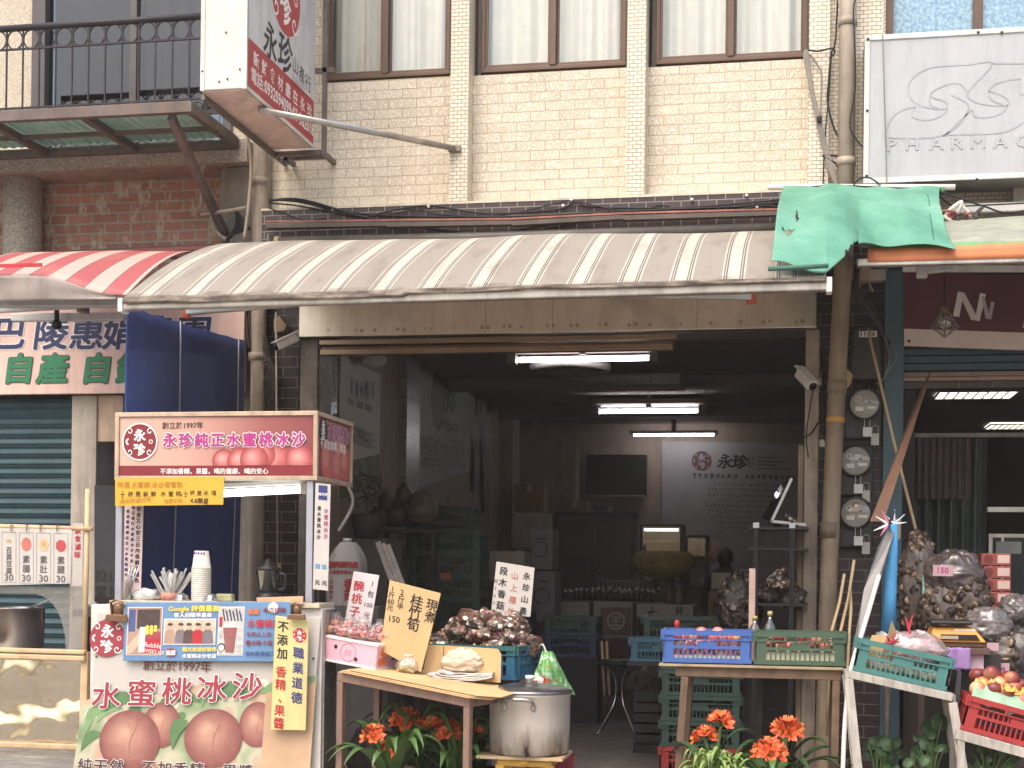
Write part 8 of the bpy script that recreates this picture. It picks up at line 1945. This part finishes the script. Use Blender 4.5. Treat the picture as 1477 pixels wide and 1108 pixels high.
PKB=glassy('pink_bag',(.95,.86,.86,1),.1,.15,.9,22,diff=.35,dcol=C(236,206,204))
def fpb2(u,v): a=u*2*PI; r=math.sin(PI*min(1,v*.97+.03)); return V((.19*r*math.cos(a)*(1+.1*math.sin(a*7)),.13*r*math.sin(a),-.09*math.cos(PI*v)+.03*noise.noise(V((math.cos(a)*2,v*4,1)))))
o=MB().grid(fpb2,36,18).build('pink_bag',PKB,loc=tc_(.06,.0,.2)); o.rotation_euler=(0,-ang-.12,0); tag(o,'clear pink tinted bag of pale meat coloured strips in the teal crate','bag')
b=MB(); rv=random.Random(6)
for k in range(18): q=V((rv.uniform(-.13,.13),rv.uniform(-.08,.06),rv.uniform(-.05,.045))); b.tube([q+V((-.06,0,rv.uniform(-.02,.02))),q+V((0,.01,.012)),q+V((.06,0,rv.uniform(-.03,.02)))],[.012,.016,.008],7)
tag(b.build('pink_strips',M('strip_rose',C(228,186,172),.6,var=.12,scale=15),loc=tc_(.06,.0,.19)),'pale pink strips packed inside the tinted bag in the teal crate','food')
b=MB(); q=tc_(-.08,-.1,.2)
for dx,dz in ((-.03,.04),(.02,.06),(.04,.03),(-.05,.0)): b.tube([q,q+V((dx,-.02,dz))],[.008,.004],5)
q2=tc_(-.0,-.05,.30)
for dx,dz in ((-.02,.07),(.02,.08),(.01,-.04)): b.tube([q2,q2+V((dx,-.01,dz))],[.01,.004],5)
tag(b.build('red_ties',M('tie_red',C(206,54,72),.4)),'red ribbon ties on the pink tinted bag','ties')
b=MB(); rv=random.Random(16)
for k in range(16):
    fruit('pale_egg','pale round fruit at the bottom of the teal crate','fruit at the bottom of the teal crate',tc_(-wc/2+.1+.028*k,-.13+rv.uniform(0,.02),.05+rv.uniform(0,.02)),.024,M('egg_pale',C(222,204,176),.5,var=.08),'fruit',rv)
# scale, towel
q=P(1378,918,-2.1); zq=PZ(1378,911,-2.1)
t=thing('weighing_scale','orange digital weighing scale with black pan on a small stand','scale',(q.x,-2.1,zq))
hw=(P(1420,920,-2.1).x-P(1338,920,-2.1).x)/2
b=MB(); b.prism([V((-hw*.85,-.12,.03)),V((hw*.55,-.12,.03)),V((hw,-.16,-.06)),V((-hw,-.16,-.06))][::-1],(0,.3,0)); b.build('housing',M('scale_orange',C(226,146,44),.4,var=.05),t,bev=.012)
b=MB(); b.prism([V((-hw*.6,-.1655,-.045)),V((hw*.75,-.1655,-.045)),V((hw*.62,-.1655,-.012)),V((-hw*.6,-.1655,-.012))],(0,.02,0)); b.build('display_panel',M('scale_black',C(44,38,36),.3),t)
b=MB(); b.box(-.10,.0,-.169,-.1662,-.04,-.02); b.build('keypad',M('scale_tan',C(170,150,120),.4),t)
q_=MB().box(-.02,.10,-.128,-.121,.0,.02); q_.build('label_plate',I_WHT,t)
MB().box(-hw*.95,hw*.5,-.16,.2,.045,.07).build('weighing_pan',M('pan_black',C(48,44,42),.4,.3),t,bev=.01)
MB().box(-hw*.9,hw*.95,-.14,.16,-.09,-.0601).build('base',M('scale_brown',C(110,78,56),.5),t,bev=.006)
tag(MB().box(q.x-hw*.9,q.x+hw*1.1,-2.3,-1.8,zq-.13,zq-.092).build('scale_shelf',M('shelf_wine',C(96,66,62),.7,dirt=.3),bev=.004),'dark shelf board under the orange weighing scale','shelf')
def ftw(u,v): q0=P(1364,934,-2.32); q1=P(1398,934,-2.32); return V((q0.x+(q1.x-q0.x)*u,-2.325-.012*math.sin(u*9),q0.z-.13*v+.006*noise.noise(V((u*6,v*5,0)))))
tag(MB().grid(ftw,20,10).build('purple_towel',M('towel_purple',C(160,122,182),.95,var=.12,scale=30,bp=.9,bs=120),thick=.025),'small purple towel hanging below the orange scale','towel')
b=MB(); q=P(1372,985,-2.3); b.lathe([(.06,0),(.07,.18),(.0,.18)],14); tag(b.build('pale_tub',M('tub_pale',C(206,190,184),.5),loc=(q.x,-2.2,q.z-.02)),'pale tub hanging behind the purple towel','tub')
q=P(1405,955,-2.2); tag(MB().box(q.x-.03,q.x+.05,-2.25,-2.235,q.z-.04,q.z+.05).build('pink_card',M('card_pink',C(222,180,190),.6)),'blank pink card beside the purple towel','card')
tag(MB().box(P(1340,1000,-2.1).x,P(1440,1000,-2.1).x,-2.2,-1.8,0,zq-.131).build('scale_cabinet',M('cab_dim',C(52,46,46),.7,var=.2)),'dark cabinet below the scale shelf','cabinet')
# ================= red fruit crate at the edge =================
yr3=-2.8
a=P(1378,1058,yr3);c=P(1500,1092,yr3)
sl2=(c.z-a.z)/(c.x-a.x); an2=math.atan(sl2)
t=thing('sloping_bench','rusty white sloping bench under the red fruit crate','bench',((a.x+c.x)/2,yr3,0))
MB().bar(a,c,.05,.055).build('front_rail',WT,t,w=True,bev=.003); MB().bar(a+V((0,.4,0)),c+V((0,.4,0)),.05,.055).build('rear_rail',WT,t,w=True)
for q in (a,c):
    for dy in (0,.4): MB().bar(q+V((.03,dy,-.03)),V((q.x+.03,q.y+dy,0)),.04,.04).build('leg',WT,t,w=True)
w3=.62; d_=V((math.cos(an2),0,math.sin(an2))); u3=V((-math.sin(an2),0,math.cos(an2)))
rc=crate('red_fruit_crate','red plastic crate lined with mint paper full of large peaches','',0,RED,w3,.4,.2,tilt=(0,-an2,0)) if 0 else crate('red_fruit_crate','red plastic crate lined with mint paper and full of large peaches',a+d_*(w3/2+.02)+V((0,.2,0))+u3*.032,0,RED,w3,.4,.2,tilt=(0,-an2,0))
def rc_(u,v,w_): return rc.location+d_*u+V((0,v,0))+u3*w_
def fmp(u,v): return rc_((u-.5)*(w3-.03),-.2+.12*v+.006,.175+.10*v+.03*noise.noise(V((u*7,v*3,2)))+(.012*math.sin(u*30)*(1-v)))
MB().grid(fmp,60,10)
tag(MB().grid(fmp,60,10).build('mint_paper',M('paper_mint',C(140,172,142),.7,var=.18,scale=12,bp=.5,bs=30),thick=.003),'crinkled mint green paper lining the red fruit crate','paper')
rv=random.Random(2)
for j in range(3):
    for i in range(7):
        fruit('peach','large red and green peach heaped in the red crate','peaches in the red crate',rc_(-.26+.083*i+.03*(j%2),-.07+.085*j,.24+.035*(j)+.03*math.sin(i)),.047*rv.uniform(.9,1.05),FR_TOM if rv.random()<.75 else FR_PEACH,'peach',rv)
for i in range(4): fruit('peach','large red and green peach heaped in the red crate','peaches in the red crate',rc_(-.2+.12*i,.02,.345),.047,FR_TOM,'peach',rv)
b=MB(); rv=random.Random(3)
for k in range(16):
    q=rc_(rv.uniform(-.28,.28),-.115+rv.uniform(-.01,.05),.255+rv.uniform(-.01,.02)); b.add([q,q+V((.04,0,.0)),q+V((.05,.01,.04)),q+V((.025,.0,.022)),q+V((.0,.01,.05)),q+V((-.015,0,.02))],[(0,1,2,3),(0,3,4,5)])
tag(b.build('yellow_nets',M('net_yellow',C(232,176,70),.6),thick=.003),'yellow foam fruit nets among the peaches of the red crate','nets')
b=MB(); b.prism([P(1381,968,-2.55),P(1387,970,-2.55),P(1384,1015,-2.6),P(1375,1012,-2.6)],(0,.3,0)); tag(b.build('black_partition',M('part_black',C(46,42,44),.5)),'black panel end standing at the left of the red fruit crate','panel')
# ================= bagged goods of the right shop =================
LOGM=[M('log_base',C(92,80,72),.3,var=.4,scale=18,bp=.5,bs=24),M('log_bark',C(70,52,42),.6,var=.3,scale=20,bp=.3),M('log_end',C(150,122,92),.6,var=.25,scale=30,bp=0),M('log_dark',C(44,34,30),.5,var=.3,bp=0)]
def logbag(r,seed=0):
    b=sackmesh(r,seed,amp=.12); vs=list(b.v); rv=random.Random(seed+50)
    for k in range(260):
        p=rv.choice(vs)*.97; d=V((rv.uniform(-1,1),rv.uniform(-1.6,-.1),rv.uniform(-.8,.8))).normalized(); q=rv.uniform(.014,.034)
        b.mat(rv.choice((1,1,3))).tube([p-d*.03,p+d*.004],q,9); b.mat(2 if rv.random()<.6 else 1).tube([p+d*.0041,p+d*.0046],q*.9,9)
    return b
LOG=mottled('log_slices',[(0,C(60,46,38)),(.3,C(84,64,48)),(.5,C(44,34,30)),(.68,C(132,104,72)),(.85,C(70,52,42)),(.95,C(176,150,110))],16,.5,.9,coat=.8,dist=.02)
SHELFM=M('goods_shelf',C(70,58,54),.7,dirt=.3)
tag(MB().box(tp1+.02,8.0,-1.5,-.2,.0,PZ(1350,908,-.9)).build('goods_table',SHELFM),'long dark goods table behind the scale in the right shop','table')
zt3=PZ(1350,908,-.9)+.002
q=P(1324,800,-.9); h_=PZ(1324,765,-.9)-zt3
tag(logbag((.13,.12,h_*.5),5).build('log_sack',LOGM,loc=(q.x,-.9,zt3+h_*.42)),'tall clear sack of sliced dark roots beside the teal post','sack')
tag(MB().box(q.x+.02,q.x+.06,-1.045,-1.035,PZ(1330,857,-1),PZ(1330,830,-1)).build('mint_strip',M('strip_mint',C(120,170,156),.5)),'mint green strip hanging on the tall root sack','strip')
specs=[(1358,880,.16,.20,'L','clear bag of dark roots low beside the tall root sack'),(1376,830,.20,.16,M('bag_dark',C(84,72,72),.25,var=.5,scale=22,bp=.8,bs=24,coat=.8),'dark glossy bag heaped above the pink priced root bags'),(1390,865,.17,.17,'L','clear bag of roots below the dark glossy bag'),(1425,905,.15,.12,M('bag_smoke',C(112,104,102),.2,var=.5,scale=26,bp=.8,bs=26,coat=.8),'smoky clear bag behind the orange scale'),(1445,945,.17,.15,'L','clear bag of shiny dark goods right of the scale'),(1474,950,.17,.19,M('bag_black',C(66,60,62),.2,var=.3,scale=18,bp=.7,bs=24),'black crinkled bag at the edge above the peaches'),(1466,880,.12,.1,MATS['bag_smoke'],'small smoky bag beside the stacked red boxes')]
for k,(px,py,rx,rz_,m,lab) in enumerate(specs):
    y=-1.0-.12*(py>900)*6; q=P(px,py,y); tag((logbag((rx,.15,rz_),k) if m=='L' else sackmesh((rx,.15,rz_),k*3+1)).build('goods_bag',LOGM if m=='L' else m,loc=q),lab,'bag')
for k,(px,py,y,w_,h2,s) in enumerate(((1360,823,-1.16,.13,.075,'150'),(1404,905,-1.35,.13,.075,'350'),(1432,933,-1.95,.07,.05,''),(1436,968,-2.1,.16,.1,'250'))):
    q=P(px,py,y); t=thing('price_card',['pink price card on the dark root bags','pink price card behind the orange scale','tiny pink price card right of the scale','pink price card above the peaches of the red crate'][k],'price card',q)
    MB().box(q.x-w_/2,q.x+w_/2,y-.004,y,q.z-h2/2,q.z+h2/2).build('card',M('card_rose',C(192,150,158),.6,var=.06),t,w=True)
    if s: MB().text(s,q.x,q.z-h2*.25,h2*.75,V((0,y-.006,0)),align='C',bold=.02,jit=.1).build('lettering',[I_MAG],t,w=True)
# stacked red boxes
for k in range(5):
    q=P(1436,890-18.5*k,-.6); w_=(P(1457,850,-.6).x-P(1414,850,-.6).x)/2; hh=abs(PZ(1436,871,-.6)-PZ(1436,889,-.6))
    t=thing('gift_box',['red and white gift box at the bottom of the stack of five','red and white gift box second from the bottom of the stack','red and white gift box in the middle of the stack','red and white gift box second from the top of the stack','red and white gift box on top of the stack'][k],'box',(q.x,-.5,q.z),group='gift boxes in a stack')
    MB().box(-w_,w_,-.12,.14,0.002,hh-.002).build('carton',M('gift_red',C(168,74,66),.5,var=.1),t,bev=.004)
    b=MB(V((0,-.0003,0))); b.mat(0).box(.01,w_-.01,-.1235,-.1205,hh*.2,hh*.85); b.mat(1).disc(-w_*.5,hh*.5,hh*.36,V((0,-.1215,0)),AXX,AZZ,18); b.build('print',[M('gift_pale',C(214,180,166),.5),M('gift_dark',C(128,50,44),.5)],t)
# ================= flowering clivias and foliage =================
ORG=[M('petal_orange',C(232,92,44),.5,var=.2,scale=20,bp=0),M('petal_throat',C(240,170,70),.5,bp=0)]
STEM=M('stem_green',C(92,116,58),.5,var=.1)
def floret():
    b=MB()
    for k in range(6):
        a=k*PI/3; ca,sa=math.cos(a),math.sin(a)
        def f(u,v):
            r=.006+.034*v**1.5; z=.052*v-.006*v*v*4*(v>.7)*.3; w_=(.010+.022*math.sin(PI*min(1,v*.85+.1)))*(1 if v<.97 else .5); t=(u-.5)*w_; zz=z-abs(u-.5)*.004
            return V((ca*r-sa*t,sa*r+ca*t,zz))
        b.mat(0).grid(f,3,7)
    b.mat(1)
    for k in range(5): a=k*1.256; b.tube([V((0,0,.01)),V((.009*math.cos(a),.009*math.sin(a),.05))],.0016,4)
    o=b.build('floret',ORG); m=o.data; bpy.data.objects.remove(o); return m
FLO=floret()
def umbel(c,parent,n=9,s=1,seed=0):
    rv=random.Random(seed); b=MB(); me=FLO
    for k in range(n):
        z=.1+.85*rv.random() if k else 1.0; a=k*2.4+rv.uniform(-.3,.3); r=math.sqrt(max(0,1-z*z)); d=V((r*math.cos(a),r*math.sin(a)-.25,z)).normalized()
        m=d.to_track_quat('Z','Y').to_matrix()
        vs=[c+d*.045*s+m@(v.co*s*rv.uniform(1.05,1.3)) for v in me.vertices]
        o=len(b.v); b.v+=vs
        for p in me.polygons: b.f.append([i+o for i in p.vertices]); b.m.append(p.material_index); b.s.append(True)
        b.mat(2).tube([c,c+d*.05*s],.004,5)
    return b.build('flower_head',[*ORG,STEM],parent,w=True)
LEAF=M('strap_leaf',C(74,108,50),.35,var=.3,scale=5,bp=.1,bs=30,spec=.5); LEAF2=M('strap_leaf_dark',C(48,78,40),.35,var=.3,scale=5,bp=.1)
def strap(b,base,a,L,h,w_,tw=0,seed=0):
    d=V((math.cos(a),math.sin(a),0)); s=V((-math.sin(a),math.cos(a),0))
    def f(u,v):
        p=base+d*(L*v**1.15)+V((0,0,h*(math.sin(v*PI*.62)/.93)-.10*v*v*v)); ww=w_*(.55+.6*math.sin(PI*min(1,v*.9+.1)))*(1-v**6); 
        return p+s*((u-.5)*ww)+V((0,0,abs(u-.5)*ww*.5))
    b.grid(f,4,16)
def clivia(px,y,label,heads,nl=11,h=.42,seed=1,pz=.0,mat=None,spread=.34):
    q=P(px,1090,y); rv=random.Random(seed); t=thing('clivia_plant',label,'plant',(q.x,y,pz))
    MB().lathe([(.11,pz),(.15,pz+.2),(.16,pz+.2),(.155,pz+.23),(.13,pz+.23),(.12,pz+.21),(0,pz+.21)],20,(q.x,y,0)).build('pot',M('pot_terracotta',C(96,62,50),.8,dirt=.4),t,w=True)
    b=MB(); base=V((q.x,y,pz+.21))
    for k in range(int(nl*1.7)):
        a=k*2.4+rv.uniform(-.3,.3); strap(b,base+V((rv.uniform(-.04,.04),rv.uniform(-.04,.04),0)),a,spread*rv.uniform(.6,1.45),h*rv.uniform(.55,1.2),.06)
    b.build('leaves',mat or LEAF,t,w=True)
    for k,(hx,hy,n,s) in enumerate(heads):
        c=P(hx,hy,y-.05+.06*(k%2)); st=MB().tube(smoothpts([base,base.lerp(c,.6)+V((0,0,.03)),c],5),.011,7).build('flower_stalk',STEM,t,w=True)
        umbel(c,t,n,s,seed*7+k)
clivia(560,-2.95,'clivia with orange blooms in front of the table leg by the cart',[(541,1066,7,.9),(566,1088,7,.95)],10,.30,3,.02)
clivia(605,-2.55,'tall clivia with the largest orange bloom under the steel table',[(586,1046,10,1.1)],12,.38,5,.0)
clivia(655,-2.65,'clivia with two orange blooms beside the right leg of the steel table',[(622,1054,5,.9),(645,1060,10,1.0)],10,.36,8,.0)
clivia(690,-2.3,'dark leaved clivia with small orange blooms left of the stock pot',[(682,1060,6,.85)],8,.3,9,.0,LEAF2)
clivia(1030,-2.65,'clivia with a double orange bloom under the left leg of the rusty table',[(1040,1048,7,.95),(1018,1068,7,.9)],7,.26,12,.0,LEAF2)
clivia(1130,-2.4,'clivia with a dim orange bloom deep under the rusty table',[(1136,1058,10,1.05)],9,.3,13,.0,LEAF2)
clivia(1108,-2.85,'clivia with a low bright orange bloom in front of the rusty table',[(1110,1090,11,1.05)],8,.22,14,.0)
# curly fern
q=P(1035,1100,-3.0); t=thing('curly_fern','bright green curly leaved fern in front of the rusty table','plant',(q.x,-3.0,0))
MB().lathe([(.12,0),(.17,.18),(.175,.2),(.14,.2),(0,.19)],20,(q.x,-3.0,0)).build('pot',MATS['pot_terracotta'],t,w=True)
b=MB(); rv=random.Random(5)
for k in range(110):
    a=rv.uniform(0,6.28); L=rv.uniform(.10,.27); h=rv.uniform(.12,.26); strap(b,V((q.x+rv.uniform(-.08,.08),-3.0+rv.uniform(-.08,.08),.20)),a,L,h+ .12*(1-L/.27),.03)
b.build('leaves',M('fern_green',C(116,142,66),.5,var=.3,scale=12),t,w=True)
# round leaved plants under the trestle
RL=M('round_leaf',C(52,80,42),.45,var=.3,scale=8,bp=.1)
def roundleaf(label,px,y,spots,seed):
    q=P(px,1100,y); t=thing('leafy_plant',label,'plant',(q.x,y,0)); rv=random.Random(seed); b=MB(); s=MB()
    MB().lathe([(.09,0),(.12,.16),(.0,.15)],16,(q.x,y,0)).build('pot',black_metal,t,w=True)
    for (lx,ly,r) in spots:
        r*=rv.uniform(.6,.9); c=P(lx,ly,y+rv.uniform(-.12,.12)); nrm=V((rv.uniform(-.5,.5),-1+rv.uniform(0,.5),rv.uniform(.2,.9))).normalized(); x=nrm.cross(V((0,0,1))).normalized(); z=x.cross(nrm)
        def f(u,v):
            a=u*2*PI; rr=r*v*(1+.22*math.cos(a+.5)+.06*math.sin(5*a+lx)); return c+x*rr*math.cos(a)+z*rr*math.sin(a)*1.1-nrm*(.25*r*v*v)
        b.grid(f,14,4); s.tube(smoothpts([V((q.x,y,.15)),V((q.x,y,.15)).lerp(c,.6)+V((0,0,.05)),c],4),.005,5)
    b.build('leaves',RL,t,w=True); s.build('stems',STEM,t,w=True)
rv=random.Random(3)
roundleaf('round leaved green plant growing up behind the right leg of the white trestle',1340,-2.5,[(1345,1048,.085),(1358,1040,.07),(1338,1070,.05),(1348,1078,.045),(1322,1090,.05),(1335,1095,.045),(1312,1100,.05),(1352,1068,.05)]+[(rv.uniform(1310,1365),rv.uniform(1050,1108),.04) for _ in range(10)],1)
roundleaf('dark round leaved plant low inside the white trestle',1268,-2.35,[(1262,1070,.05),(1274,1068,.05),(1283,1075,.045),(1256,1085,.045)]+[(rv.uniform(1245,1300),rv.uniform(1065,1108),.045) for _ in range(18)],2)
roundleaf('small dark leafy plant under the sloping bench',1425,-2.6,[(rv.uniform(1390,1470),rv.uniform(1078,1108),.035) for _ in range(26)],4)
hz_m,n,l,bb,o=nodes('air'); n.remove(bb); pv=n.new('ShaderNodeVolumePrincipled'); pv.inputs['Density'].default_value=.0016; pv.inputs['Color'].default_value=(.95,.84,.76,1); l.new(pv.outputs[0],o.inputs['Volume'])  # thin warm volume added to lift the dark tones like a lens veil
tag(MB().box(-31,31,-31,31,-1.2,8.2).build('haze',hz_m),kind='stuff')
bpy.context.view_layer.update()
